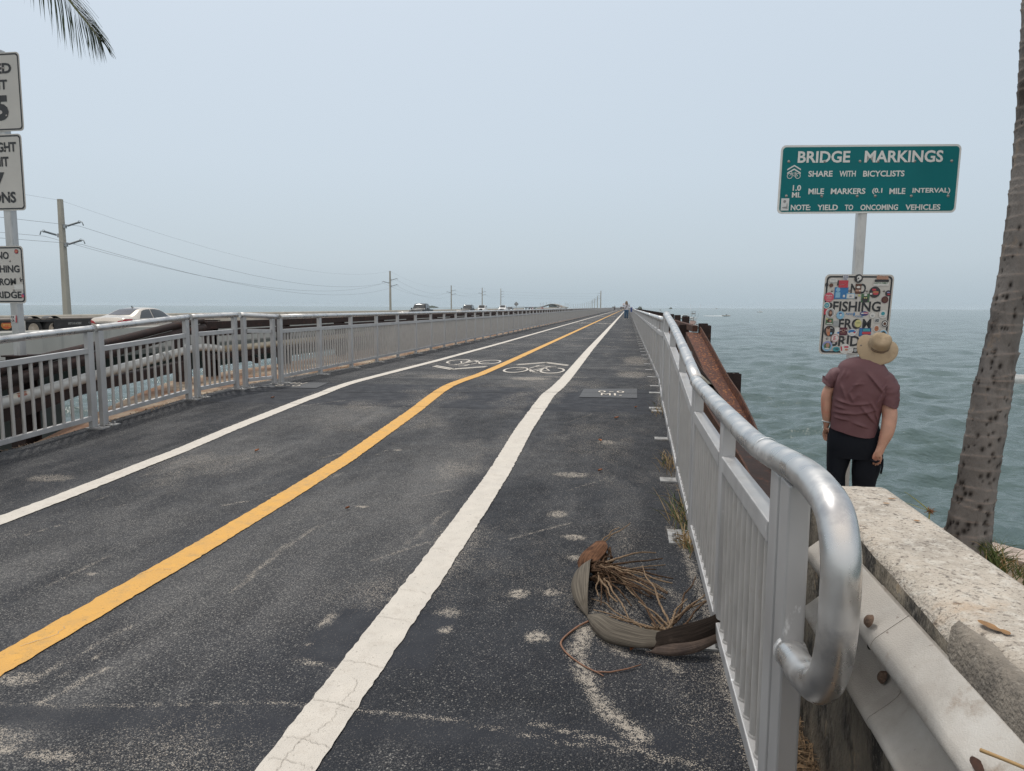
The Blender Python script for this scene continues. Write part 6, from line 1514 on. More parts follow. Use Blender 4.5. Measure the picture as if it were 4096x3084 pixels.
def trunk_mb(axis, seed=1, ringh=.085):
    """axis: list of (x, y, z, radius); ringed surface with scars and pits"""
    P = []; tab = [(a[2], a) for a in axis]; z0, z1 = axis[0][2], axis[-1][2]; n = int((z1-z0)/.012); nn = 72
    A = np.array([a for a in axis])
    zs = np.linspace(z0, z1, n)
    # smooth axis
    sm = resample([tuple(a) for a in axis], 400); SZ_ = [q[2] for q in sm]
    zz = np.interp(zs, SZ_, [0]*len(SZ_))
    X = np.interp(zs, SZ_, [q[0] for q in sm]); Y = np.interp(zs, SZ_, [q[1] for q in sm]); Rr = np.interp(zs, SZ_, [q[3] for q in sm])
    rs = np.random.default_rng(seed); th = np.linspace(0, 2*PI, nn, endpoint=False)
    ringz = []; z = z0
    while z < z1: z += ringh*rs.uniform(.35, 1.9); ringz.append((z, rs.uniform(0, 6.28), rs.uniform(.006, .03)))
    disp = np.zeros((n, nn)); pit = np.zeros((n, nn)); ledge_ = np.zeros((n, nn))
    ZZ_, TT = np.meshgrid(zs, th, indexing='ij')
    for (rz, ph, am) in ringz:
        d = ZZ_-(rz+am*np.sin(TT+ph))
        disp += .0030*np.exp(-(np.abs(d)/.007)**2)+np.where((d < 0) & (d > -.09), .0055*(1+d/.09), 0); ledge_ = np.maximum(ledge_, np.exp(-(np.abs(d)/.005)**2)*(.25+.75*vnoise(TT*3+rz*9, ZZ_*0+rz*7, 3)))
    for k in range(int(420*(z1-z0)/4)):
        pz = z0+(z1-z0)*rs.random()**1.9; pt = rs.uniform(0, 6.28); r1 = rs.uniform(.004, .016)
        if pz > z0+2.2 and rs.random() < .8: continue
        i0 = np.searchsorted(zs, pz); sl = slice(max(0, i0-5), i0+6)
        dt = (TT[sl]-pt+PI) % (2*PI)-PI; g = np.exp(-((dt*.14/r1)**2+((ZZ_[sl]-pz)/(r1*1.5))**2)); pit[sl] = np.maximum(pit[sl], g)
    disp += .005*(fbm(TT*7, ZZ_*22, seed, 3)-.5)+.004*(fbm(TT*20, ZZ_*5, seed+2, 2)-.5)-.014*pit
    RR_ = Rr[:, None]+disp
    V3 = np.stack([X[:, None]+RR_*np.cos(TT), Y[:, None]+RR_*np.sin(TT), ZZ_], -1).reshape(-1, 3)
    i, j = np.meshgrid(np.arange(n-1), np.arange(nn), indexing='ij'); a = (i*nn+j).ravel(); b = (i*nn+(j+1) % nn).ravel()
    return V3, np.stack([a, b, b+nn, a+nn], 1), pit, ledge_
def palm_trunk(root, axis, seed):
    V3, Q, pit, ledge_ = trunk_mb(axis, seed); off = np.array(wloc(root))
    mt = M_TRUNK
    if 'pitted_trunk' not in MATS:
        m2 = M_TRUNK.copy(); m2.name = 'pitted_trunk'; MATS['pitted_trunk'] = m2; nt = m2.node_tree; b = nt.nodes['Principled BSDF']; src = b.inputs['Base Color'].links[0].from_socket
        for an, col, f in (('pit', (.012, .010, .009), .95), ('scar', (.26, .21, .18), .7)):
            at = nt.nodes.new('ShaderNodeAttribute'); at.attribute_name = an; mu = nt.nodes.new('ShaderNodeMath'); mu.operation = 'MULTIPLY'; mu.inputs[1].default_value = f; nt.links.new(at.outputs['Fac'], mu.inputs[0])
            mx = nt.nodes.new('ShaderNodeMix'); mx.data_type = 'RGBA'; nt.links.new(mu.outputs[0], mx.inputs['Factor']); nt.links.new(src, mx.inputs['A']); mx.inputs['B'].default_value = (*col, 1); src = mx.outputs['Result']
        nt.links.new(src, b.inputs['Base Color'])
    o = np_mesh('trunk', V3-off, Q, MATS['pitted_trunk'], dict(pit=np.clip(pit*1.3, 0, 1), scar=ledge_)); o.parent = root; return o
pr = thing('palm_tree', 'coconut palm with a grey pitted leaning trunk at the right edge beside the sea wall', 'palm tree', (2.6, 5.8, -.74))
palm_trunk(pr, [(2.60, 5.80, -.85, .19), (2.635, 5.842, -.51, .152), (2.685, 5.886, -.19, .135), (2.737, 5.934, .165, .132), (2.787, 5.982, .521, .127), (2.85, 6.033, .877, .112), (2.905, 6.08, 1.232, .106), (2.955, 6.128, 1.588, .101), (2.998, 6.195, 2.121, .089), (3.02, 6.258, 2.654, .081), (3.03, 6.318, 3.187, .073), (3.03, 6.36, 3.6, .070), (3.02, 6.5, 5.2, .068), (3.0, 6.6, 6.6, .075)], 4)
for k in range(11):
    a = 2*PI*k/11+.3; frond(pr, (3.0+.06*math.cos(a), 6.6+.06*math.sin(a), 6.6), (math.cos(a)*.8, math.sin(a)*.8, .75 if k % 2 else 1.2), 2.6, 1.6 if k % 2 else 1.3, 40+k, nl=34, leaf=.5)
pl = thing('palm_tree', 'coconut palm whose drooping frond tip hangs into the top left corner', 'palm tree', (-7.4, 4.4, -.5))
palm_trunk(pl, [(-7.45, 4.3, -2.2, .17), (-7.4, 4.4, -.2, .13), (-7.3, 4.5, 2.0, .11), (-7.2, 4.7, 4.2, .10), (-7.1, 4.9, 5.6, .11)], 8)
frond(pl, (-7.05, 5.0, 5.62), (1.0, .275, .42), 3.62, 1.87, 77, nl=84, leaf=.54, skip=.25, side=(0, 1, 0), wl=.0052, ctrl=[(-7.05, 5.0, 5.65), (-6.5, 5.15, 5.62), (-5.8, 5.35, 5.2), (-5.2, 5.52, 4.50), (-4.85, 5.60, 3.95), (-4.68, 5.64, 3.69), (-4.54, 5.655, 3.51), (-4.44, 5.66, 3.38)])
for k in range(8):
    a = 2*PI*k/8+.8
    if -.5 < a < .75 or a > 5.9: continue
    frond(pl, (-7.1, 4.9, 5.6), (math.cos(a)*.8, math.sin(a)*.8, 1.0), 2.3, 1.2, 60+k, nl=30, leaf=.45)

# ================================================================ fallen palm debris on the path
M_SPG = mat('grey_spathe', (.128, .112, .092), .85, spec=.15, var=.16, vs=2, bump=.5, bs=35, stain=((.09, .075, .06), 5, .52, .72), stretch=(1, 1, 1))
M_SPD = mat('dark_spathe', (.024, .018, .015), .9, spec=.1, var=.35, vs=5, bump=.6, bs=60, stain=((.065, .050, .041), 8, .56, .72))
M_SPB = mat('brown_husk', (.135, .070, .042), .9, spec=.1, var=.35, vs=16, bump=.9, bs=70, stain=((.06, .032, .022), 14, .52, .66))
M_TWIG = mat('dry_twig', (.21, .15, .10), .9, spec=.1, var=.3, vs=25, bump=.5, bs=200); M_TWIGD = mat('dark_twig', (.080, .050, .032), .9, spec=.1, var=.35, vs=25, bump=.5, bs=200)
def fibre(m, amt=.55):
    """long parallel fibres: the across-the-sheet coordinate of each vertex drives fine stripes"""
    nt = m.node_tree; N = nt.nodes; L = nt.links; b = N['Principled BSDF']; src = b.inputs['Base Color'].links[0].from_socket
    at = N.new('ShaderNodeAttribute'); at.attribute_name = 'across'; al = N.new('ShaderNodeAttribute'); al.attribute_name = 'along'
    cb = N.new('ShaderNodeCombineXYZ'); L.new(at.outputs['Fac'], cb.inputs[0]); L.new(al.outputs['Fac'], cb.inputs[1])
    mp = N.new('ShaderNodeMapping'); mp.inputs['Scale'].default_value = (42, 2.2, 1); L.new(cb.outputs[0], mp.inputs[0])
    nz = N.new('ShaderNodeTexNoise'); nz.inputs['Scale'].default_value = 1; nz.inputs['Detail'].default_value = 5; L.new(mp.outputs[0], nz.inputs['Vector'])
    r = N.new('ShaderNodeMapRange'); r.inputs['From Min'].default_value = .36; r.inputs['From Max'].default_value = .66; r.inputs['To Min'].default_value = 1-amt; r.inputs['To Max'].default_value = 1+amt*.55; L.new(nz.outputs['Fac'], r.inputs['Value'])
    mx = N.new('ShaderNodeVectorMath'); mx.operation = 'SCALE'; L.new(src, mx.inputs[0]); L.new(r.outputs[0], mx.inputs['Scale']); L.new(mx.outputs[0], b.inputs['Base Color'])
    bp = N.new('ShaderNodeBump'); bp.inputs['Strength'].default_value = .7; bp.inputs['Distance'].default_value = .004; L.new(nz.outputs['Fac'], bp.inputs['Height']); L.new(bp.outputs['Normal'], b.inputs['Normal'])
    return m
for m_ in (M_SPG, M_SPD, M_SPB): fibre(m_)
def fib(o, nu, nv):
    n = len(o.data.vertices); ac = np.zeros(n, np.float32); al = np.zeros(n, np.float32); k = nu*nv
    t = np.tile(np.linspace(0, 1, nv), nu); u = np.repeat(np.linspace(0, 1, nu), nv)
    ac[:k] = t; al[:k] = u; ac[k:2*k] = 1-t; al[k:2*k] = u
    for nm, a in (('across', ac), ('along', al)):
        q = o.data.attributes.new(nm, 'FLOAT', 'POINT'); q.data.foreach_set('value', a)
    return o
def sheet(keys, nu=60, nv=12, th=.004):
    """keys: low edge (x,y,z), high edge (x,y,z), belly (how far the middle bulges sideways, x,y,z)"""
    R_ = resample(keys, nu); out = []; inn = []
    for i, q in enumerate(R_):
        a = V(q[0:3]); b = V(q[3:6]); c = V(q[6:9]); row = []; r2 = []
        for j in range(nv):
            t = j/(nv-1); p = a.lerp(b, t)+c*(4*t*(1-t)); rg_ = (fbm(np.array([t*26.]), np.array([i*.03]), 4, 2)[0]-.5)*.004
            p = p+c.normalized()*rg_ if c.length > 1e-6 else p
            row.append(p); r2.append(p-(c.normalized() if c.length > 1e-6 else V((0, 1, 0)))*th)
        out.append(row); inn.append(r2)
    mb = MB(); mb.grid(out); mb.grid([r_[::-1] for r_ in inn])
    mb.grid([[o[0], n_[0]] for o, n_ in zip(out, inn)]); mb.grid([[o[-1], n_[-1]] for o, n_ in zip(out, inn)]); mb.grid([out[0], inn[0]]); mb.grid([out[-1], inn[-1]])
    return mb
def twig(mb, p0, p1, r, lift=.04, seed=0, mi=0, wig=.012, sag=0.):
    rs = random.Random(seed); p0 = V(p0); p1 = V(p1); n = 5; key = []
    for i in range(n+1):
        t = i/n; p = p0.lerp(p1, t)+V((rs.gauss(0, wig), rs.gauss(0, wig), lift*math.sin(PI*t)*.9+rs.gauss(0, wig*.4)))*(1 if 0 < i < n else 0); key.append(p)
    q = smooth_path(key, 13); k = len(q); L_ = (p1-p0).length; rad = []
    for i in range(k):
        t = i/(k-1); b = .5+.5*math.sin(i*2.4+rs.random()*.8); rad.append((r*(1-.60*t)+.0005)*(1+.55*(b-.5)*(1 if t > .18 else .3)))
    q = [V((p.x+rs.gauss(0, .0012), p.y+rs.gauss(0, .0012), max(p.z, zg(p.y)+.004))) for p in q]
    mb.tube(q, rad, 7, mi=mi)
G = lambda x, y, h=0.: (x, y, zg(y)+h)
# first spathe: grey shell with a torn brown cap, its seed stalks spread to the right
r1 = thing('palm_spathe', 'dried palm spathe with a torn brown cap and a dense bunch of seed stalks', 'palm debris', G(-.18, 3.6))
K = [(*G(-.212, 3.76, .010), *G(-.150, 3.80, .055), -.012, -.006, .004), (*G(-.236, 3.62, .006), *G(-.168, 3.66, .105), -.034, -.012, .0), (*G(-.238, 3.48, .004), *G(-.165, 3.50, .115), -.042, -.016, .0), (*G(-.216, 3.34, .003), *G(-.163, 3.35, .088), -.030, -.018, 0.), (*G(-.182, 3.25, .003), *G(-.160, 3.26, .045), -.014, -.010, 0.), (*G(-.155, 3.195, .004), *G(-.154, 3.200, .010), -.001, -.002, 0)]
fib(sheet(K).build('shell', M_SPG, r1, fix=False), 60, 12)
K = [(-.216, 3.72, -.258, -.160, 3.69, -.196, -.012, -.010, .006), (-.242, 3.78, -.222, -.120, 3.74, -.177, -.006, -.012, .022), (-.220, 3.84, -.187, -.095, 3.80, -.164, .0, -.010, .026), (-.181, 3.90, -.166, -.081, 3.86, -.149, .0, -.006, .020), (-.150, 3.94, -.150, -.095, 3.93, -.143, .0, -.004, .008)]
fib(sheet(K, 40, 12, .006).build('brown_cap', M_SPB, r1, fix=False), 40, 12)
mb = MB(); rs = random.Random(5)
hub = G(-.150, 3.68, .05)
tips = [(.185, 3.98), (.222, 3.935), (.234, 3.85), (.267, 3.71), (.205, 3.62), (.222, 3.42), (.253, 3.555), (.15, 3.45), (.19, 3.43), (.215, 3.46), (.20, 3.40), (.17, 3.38), (.23, 3.50), (.10, 3.42), (-.03, 3.68), (.02, 3.74), (.05, 3.80), (.08, 3.62), (.12, 3.57), (-.095, 3.25), (.036, 3.165), (-.06, 3.30), (-.02, 3.28), (.05, 3.32), (-.11, 3.36), (.16, 3.50), (.21, 3.49), (.14, 3.40), (.02, 3.50), (-.05, 3.45), (.06, 3.46), (-.09, 3.50), (.11, 3.66), (.18, 3.76)]
for k, (x, y) in enumerate(tips):
    b = V(hub)+V((rs.uniform(-.012, .05), rs.uniform(-.14, .06), rs.uniform(-.02, .025))); twig(mb, b, G(x, y, rs.uniform(.004, .05)), rs.uniform(.0046, .0068), rs.uniform(.0, .03), k, mi=k % 2, wig=.0055)
for k in range(34):
    b = V(hub)+V((rs.uniform(-.02, .04), rs.uniform(-.16, .08), rs.uniform(-.02, .03))); e = b+V((rs.uniform(.03, .13), rs.uniform(-.1, .08), rs.uniform(-.03, .03))); twig(mb, b, e, .0065, .015, 100+k, mi=1, wig=.010)
twig(mb, G(-.125, 3.92, .10), (.043, 4.1, -.079), .004, .005, 77, wig=.004); twig(mb, G(-.12, 3.93, .11), (-.02, 4.05, -.095), .0035, .01, 78, wig=.004)
for k in range(8): twig(mb, G(-.14+.01*k, 3.83+.01*k, .05+.006*k), V(G(-.13+.008*k, 3.74, .03))+V((rs.uniform(-.02, .03), rs.uniform(-.03, .03), 0)), .005, .01, 150+k, mi=1, wig=.008)
mb.build('seed_stalks', [M_TWIG, M_TWIGD], r1, fix=False)
# second spathe: long grey boat ending dark between the balusters
r2 = thing('palm_spathe', 'long grey boat shaped palm spathe with a dark end pushed against the railing balusters', 'palm debris', G(.1, 2.95))
K = [(*G(-.155, 3.19, .004), *G(-.152, 3.195, .014), -.002, -.004, 0.), (*G(-.118, 3.06, .003), *G(-.088, 3.09, .072), -.020, -.024, 0.), (*G(-.060, 2.965, .003), *G(-.032, 3.01, .085), -.018, -.034, -.004), (*G(.010, 2.918, .012), *G(.030, 2.970, .086), -.010, -.036, -.006), (*G(.085, 2.895, .022), *G(.100, 2.950, .080), -.002, -.034, -.008), (*G(.165, 2.895, .030), *G(.170, 2.950, .074), .002, -.026, -.006)]
fib(sheet(K, 70, 14).build('shell', M_SPG, r2, fix=False), 70, 14)
K = [(*G(.115, 2.885, .024), *G(.150, 2.935, .072), .0, -.020, -.008), (*G(.205, 2.880, .030), *G(.225, 2.945, .100), .004, -.020, -.006), (*G(.290, 2.893, .046), *G(.300, 2.955, .122), .006, -.018, -.004), (*G(.375, 2.925, .070), *G(.375, 2.975, .145), .006, -.012, 0), (*G(.430, 2.965, .088), *G(.418, 3.00, .162), .006, -.006, 0)]
fib(sheet(K, 50, 14, .005).build('dark_end', M_SPD, r2, fix=False), 50, 14)
K = [(*G(.105, 2.872, .018), *G(.150, 2.889, .040), .0, -.012, -.004), (*G(.20, 2.855, .018), *G(.215, 2.886, .054), .002, -.014, -.004), (*G(.30, 2.868, .032), *G(.30, 2.898, .068), .002, -.010, 0), (*G(.395, 2.912, .062), *G(.39, 2.93, .090), .0, -.006, 0)]
fib(sheet(K, 40, 8, .004).build('shell_flap', fibre(mat('pinkish_spathe', (.095, .072, .060), .9, spec=.1, var=.3, vs=7, bump=.5, bs=60, stain=((.07, .055, .05), 9, .52, .66))), r2, fix=False), 40, 8)
mb = MB(); hb = G(.19, 3.0, .03)
for k, (x, y, h, r_) in enumerate([(-.014, 3.66, .035, .0042), (.02, 3.50, .04, .0046), (.105, 3.66, .09, .0044), (.376, 3.66, .05, .0046), (.425, 3.55, .02, .0046), (.41, 3.42, .03, .0048), (.40, 3.36, .05, .0044), (-.113, 3.20, .01, .0040), (-.15, 3.385, .012, .0036), (-.09, 3.17, .01, .0036), (-.13, 3.24, .02, .0038), (.30, 3.25, .10, .0046), (.35, 3.3, .07, .0046), (.08, 3.30, .05, .004), (.42, 3.12, .04, .0035), (.12, 3.25, .04, .0035)]):
    b = V(hb)+V((rs.uniform(-.05, .06), rs.uniform(-.035, .03), rs.uniform(-.015, .015))); twig(mb, b, G(x, y, h), r_*1.3, .015, 200+k, mi=0 if k % 3 else 1, wig=.0055)
for k in range(10):
    b = V(hb)+V((rs.uniform(-.06, .05), rs.uniform(-.04, .02), -.01)); twig(mb, b, b+V((rs.uniform(-.09, .07), rs.uniform(.02, .08), rs.uniform(.01, .05))), .0075, .0, 240+k, wig=.006)
mb.build('seed_stalks', [M_TWIG, M_TWIGD], r2, fix=False)
mb = MB(); q = smooth_path([G(-.147, 3.13, .012), G(-.20, 3.06, .008), G(-.250, 2.94, .006), G(-.24, 2.87, .006), G(-.199, 2.80, .006), G(-.14, 2.735, .006), G(-.085, 2.69, .008), G(-.062, 2.672, .006)], 8)
mb.tube(q, [.0052*(1-.6*i/len(q)) for i in range(len(q))], 7); mb.tube([G(-.10, 2.70, .006), G(-.039, 2.701, .008), G(.03, 2.735, .010), G(.085, 2.775, .012)], [.003, .0032, .003, .002], 6)
tag(mb.build('dry_stem', mat('reddish_stem', (.20, .10, .06), .7, var=.2, vs=20), None), 'thin reddish dry stem curling on the asphalt in front of the palm spathes', 'stem')

# ================================================================ grass tufts
M_GR = mat('green_grass', (.085, .12, .035), .7, var=.3, vs=8); M_GD = mat('dry_grass', (.34, .24, .125), .8, var=.3, vs=12)
def tuft(label, x, y, z, n, h, spread, dry=.5, seed=0, group=None, w=.0028, lean=(0, 0)):
    rs_ = random.Random(seed); mb = MB()
    for k in range(n):
        bx_ = x+rs_.gauss(0, spread*.25); by_ = y+rs_.gauss(0, spread); a = rs_.uniform(0, 2*PI); L_ = h*rs_.uniform(.4, 1.1); v = V((math.cos(a)*.35+lean[0], math.sin(a)*.35+lean[1], 1)).normalized(); p = V((bx_, by_, z)); g = rs_.uniform(.3, 1.8); ww = w*rs_.uniform(.6, 1.3); P = []
        for j in range(7):
            t = j/6; e = v.cross(V((.3, .8, .2))).normalized()*ww*(1-t**1.6); P.append([p-e, p+e]); v = (v+V((math.cos(a)*.12, math.sin(a)*.12, -g/6*t*1.6))).normalized(); p = p+v*L_/6
        mb.grid(P, 1 if rs_.random() < dry else 0)
    return tag(mb.build('grass_tuft', [M_GR, M_GD], None, fix=False), label, 'grass', group)
tuft('green and dry grass tuft at the foot of the right railing by its third post', .40, 4.75, -.25, 90, .30, .16, .45, 1, lean=(-.3, 0))
tuft('straw coloured dead grass tuft at the right railing, nearest to the palm debris', .39, 4.28, -.26, 70, .13, .07, .95, 2, w=.004, lean=(-.35, 0))
tuft('dry brown weeds at the foot of the right railing below the sloping handrail', .40, 6.2, -.19, 80, .16, .20, .9, 3, lean=(-.2, 0))
tuft('sparse dry weeds at the foot of the right railing near the mile marker', .42, 8.6, -.06, 70, .15, .22, .8, 4, lean=(-.2, 0))
tuft('green grass tuft growing beside the palm trunk on the sea wall', 2.72, 5.62, -.72, 170, .27, .12, .12, 5, w=.0035, lean=(.15, -.1))
tuft('grass tuft at the right edge below the palm trunk', 2.85, 5.35, -.74, 130, .20, .16, .35, 6, w=.0035)
tuft('thin grass tuft growing under the lower rusty channel behind the railing', 1.12, 5.6, -.5, 90, .38, .25, .35, 7)
tuft('dry grass tuft on the sand at the end of the upper rusty channel', 1.35, 5.2, -.62, 70, .35, .25, .5, 8)
for k, (x, y) in enumerate(((-5.36, 11.9), (-5.30, 13.1), (-5.26, 14.6), (-5.26, 17.3), (-5.26, 19.4), (-5.68, 8.0))):
    tuft('small weeds and dry leaves at the foot of the left railing', x-.04, y, zg(y)-.03, 45, .09, .22, .65, 20+k, 'weeds along the left railing')
mb = MB(); mb.tube(smooth_path([(.865, 2.0, .53), (.90, 2.06, .60), (.905, 2.02, .665), (.885, 1.99, .71)], 5), .0022, 5); 
# sedge stalk leaning over the parapet
sd = thing('sedge_stalk', 'yellow green sedge stalk with a brown flower head rising behind the parapet', 'plant', (1.42, 3.55, -.7))
hd = V((1.407, 3.5, .235))
mb = MB(); mb.tube(smooth_path([(1.43, 3.56, -.75), (1.415, 3.52, -.2), (1.405, 3.5, .12), hd], 6), [.003]*18+[.0025], 6); mb.tube(smooth_path([hd, (1.362, 3.5, .272), (1.318, 3.5, .305), (1.29, 3.5, .322)], 5), [.0035*(1-.055*i) for i in range(16)], 6); mb.tube([hd, (1.36, 3.5, .25), (1.30, 3.5, .27)], [.002, .0015, .0006], 5)
mb.build('stalk', mat('sedge_green', (.22, .22, .06), .6, var=.2, vs=20), sd)
mb = MB(); rs = random.Random(8)
for k in range(26):
    v = V((rs.gauss(0, 1), rs.gauss(0, 1), rs.gauss(0, 1))).normalized()*rs.uniform(.012, .03); mb.tube([hd, hd+v], [.0025, .001], 5)
mb.build('flower_head', mat('sedge_brown', (.16, .07, .03), .8, var=.3, vs=50), sd)
# dry stalk across the guard rail at the right edge
mb = MB(); mb.tube(smooth_path([(.555, 1.14, .49), (.60, 1.09, .495), (.66, 1.03, .49), (.74, .97, .48)], 6), [.0032*(1-.03*i) for i in range(19)], 6)
tag(mb.build('dry_stem', mat('straw_stem', (.36, .23, .10), .7, var=.2, vs=20), None), 'single straw coloured stem lying across the guard rail at the right edge', 'stem')
# little debris along the left path edge
mb = MB(); rs = random.Random(12)
for k in range(1500):
    y = rs.uniform(5.5, 26); x = float(xl_edge(np.array(y)))+abs(rs.gauss(0, .05))-.03; c = V((x, y, zg(y)-.012+rs.random()*.02)); a = rs.uniform(0, PI); L_ = rs.uniform(.008, .035); d = V((math.cos(a), math.sin(a), rs.gauss(0, .3)))*L_; n = V((-d.y, d.x, .3*L_))*.3
    mb.add([c-d, c-n, c+d, c+n], [(0, 1, 2, 3)])
for k in range(900):
    y = rs.uniform(2.2, 16); x = float(xr_edge(np.array(y)))-abs(rs.gauss(0, .03))+.02; c = V((x, y, zg(y)-.008+rs.random()*.02)); a = rs.uniform(0, PI); L_ = rs.uniform(.006, .025); d = V((math.cos(a), math.sin(a), rs.gauss(0, .3)))*L_; n = V((-d.y, d.x, .3*L_))*.3
    mb.add([c-d, c-n, c+d, c+n], [(0, 1, 2, 3)])
tag(mb.build('leaf_litter', mat('brown_litter', (.13, .085, .05), .85, var=.5, vs=20), None, fix=False), 'crumbs of dry leaves and dirt gathered along both edges of the path', kind='stuff')
# ================================================================ boats
M_HULL = mat('white_hull', (.62, .62, .61), .3, var=.04, coat=.3); M_BTM = mat('hull_shadow_band', (.30, .34, .35), .5, var=.1); M_REDC = mat('red_cover', (.50, .03, .035), .6, var=.1); M_CANV = mat('boat_canvas', (.55, .56, .56), .7, var=.05); M_DKB = mat('boat_dark', (.05, .06, .07), .5, var=.1)
def boat(name, label, L_, B, loc, rz, kind, group='boats on the water'):
    r = thing(name, label, 'boat', (0, 0, 0), group); n = 16; rows = []
    for i in range(n):
        t = i/(n-1); y = (t-.5)*L_; w = B/2*(1-max(0, (t-.45)/.55)**2.2)*(.92+.08*min(1, t*4)); sh = .62*L_/6+.28*L_/6*t**2; ke = -.25+.30*max(0, (t-.8)/.2)
        w = max(w, .02); rows.append([(-w, y, sh), (-w*.93, y, sh*.55), (-w*.72, y, .02), (0, y, ke), (w*.72, y, .02), (w*.93, y, sh*.55), (w, y, sh), (w*.90, y, sh-.03), (w*.80, y, sh*.45), (0, y, sh*.42), (-w*.80, y, sh*.45), (-w*.90, y, sh-.03)])
    mb = MB(); mb.grid(rows, closed=True); mb.poly(rows[0]); mb.poly(rows[-1]); mb.build('hull', M_HULL, r)
    s = L_/6
    if kind in ('tt', 'red', 'tower'):
        mb = MB(); mb.box((0, -.1*s, .75*s), (.8*s, .9*s, 1.0*s)); mb.build('console', M_REDC if kind == 'red' else M_HULL, r, bevel=.08*s)
        mb = MB(); h = 2.15*s
        for x in (-.55, .55):
            for y in (-.75, .65): mb.tube([(x*s*1.1, y*s, .3*s), (x*s, y*s*.9, h)], .025*s+.01, 6)
        mb.build('top_frame', M_CHR, r)
        mb = MB(); mb.box((0, -.05*s, h+.03*s), (1.7*s, 2.0*s, .08*s)); mb.build('hard_top', M_HULL, r, bevel=.03)
        if kind == 'tower':
            mb = MB()
            for x in (-.4, .4): mb.tube([(x*s, -.4*s, h), (x*.7*s, -.2*s, h+1.5*s)], .03*s, 6); mb.tube([(x*s, .4*s, h), (x*.7*s, .2*s, h+1.5*s)], .03*s, 6)
            mb.box((0, 0, h+1.5*s), (.9*s, .9*s, .06*s)); mb.box((0, 0, h+1.0*s), (.8*s, .7*s, .3*s), mi=0); mb.tube([(.7*s, -.6*s, h), (1.1*s, -1.4*s, h+3*s)], .02*s, 5); mb.tube([(-.7*s, -.6*s, h), (-1.1*s, -1.4*s, h+3*s)], .02*s, 5)
            mb.build('tower', M_CHR, r)
            mb = MB(); mb.box((0, .2*s, 1.3*s), (1.1*s, 1.1*s, .7*s)); mb.build('cabin', mat('boat_cabin', (.42, .30, .27), .5, var=.2), r, bevel=.1)
    elif kind == 'cabin':
        mb = MB(); mb.box((0, .25*s, 1.15*s), (1.6*s, 2.2*s, .95*s)); c = mb.build('cabin', M_HULL, r, bevel=.12*s)
        mb = MB(); mb.box((0, .25*s, 1.32*s), (1.63*s, 2.0*s, .32*s)); mb.build('cabin_window', M_DKB, c)
        mb = MB(); mb.box((0, -.2*s, 2.3*s), (1.6*s, 2.2*s, .08*s)); mb.build('hard_top', M_CANV, r)
        mb = MB()
        for x in (-.7, .7):
            for y in (-1.1, .7): mb.tube([(x*s, y*s, 1.2*s), (x*s, y*s, 2.3*s)], .03, 5)
        mb.build('top_frame', M_CHR, r)
    else:
        mb = MB(); mb.box((0, 0, .8*s), (.7*s, .8*s, .9*s)); mb.build('console', M_DKB, r, bevel=.08*s)
    mb = MB(); mb.box((0, -L_*.5-.12*s, .45*s), (.42*s, .4*s, .8*s)); mb.build('outboard_motor', M_DKB, r, bevel=.08*s)
    r.location = loc; r.rotation_euler = (0, 0, rz); return r
boat('boat', 'white boat with a red console and hard top, half hidden by the palm trunk', 6.6, 2.4, (36.15, 69.4, SEA+.05), R(118), 'red')
boat('boat', 'white fishing boat with a tall tower close to the dark rusted posts', 9.0, 3.2, (21.0, 238, SEA), R(160), 'tower')
boat('boat', 'white cabin boat, upper one of the two boats close together beyond the right railing', 8.5, 3.0, (34.0, 434, SEA), R(75), 'cabin')
boat('boat', 'small white open boat, lower one of the two boats close together beyond the right railing', 6.0, 2.3, (30.4, 374, SEA), R(120), 'tt')
sp = boat('boat', 'small speedboat throwing a white wake, to the right of the tower boat', 6.5, 2.4, (77.5, 590, SEA+.1), R(-78), 'open')
boat('boat', 'tiny white boat near the horizon, alone to the right of the speedboat', 8.0, 2.6, (201, 1150, SEA), R(-100), 'tt')
boat('boat', 'white boat showing just above the right handrail', 8.5, 2.8, (27.5, 628, SEA), R(150), 'tower')
M_FOAM = mat('foam', (.62, .64, .64), .9, var=.1)
def foam(label, pts, w, seed):
    mb = MB(); q = smooth_path([(x, y, 0) for x, y in pts], 14); rows = []
    for i, p in enumerate(q):
        t = i/(len(q)-1); d = (q[min(i+1, len(q)-1)]-q[max(i-1, 0)]).normalized(); n = V((-d.y, d.x, 0)); ww = w*(1-t*.8)*(.4+1.0*n1(i*.6, seed)); rows.append([p-n*ww+V((0, 0, SEA+.05)), p+V((0, 0, SEA+.16+.5*(1-t)*n1(i*.9, seed+2))), p+n*ww+V((0, 0, SEA+.05))])
    mb.grid(rows); return tag(mb.build('wake', M_FOAM, None, fix=False), label, kind='stuff')
foam('white wake trailing behind the speedboat', [(75.6, 590), (70, 589), (64, 588), (58, 590)], 1.5, 3); foam('older streak of foam farther behind the speedboat', [(49, 600), (44, 602), (38, 603)], .7, 5)
boat('boat', 'faint white boat right on the horizon above the two anchored boats', 16, 4.5, (463, 3921, SEA), R(95), 'cabin'); foam('thin white wake on the horizon', [(470, 3921), (440, 3930), (420, 3930)], 3, 6)

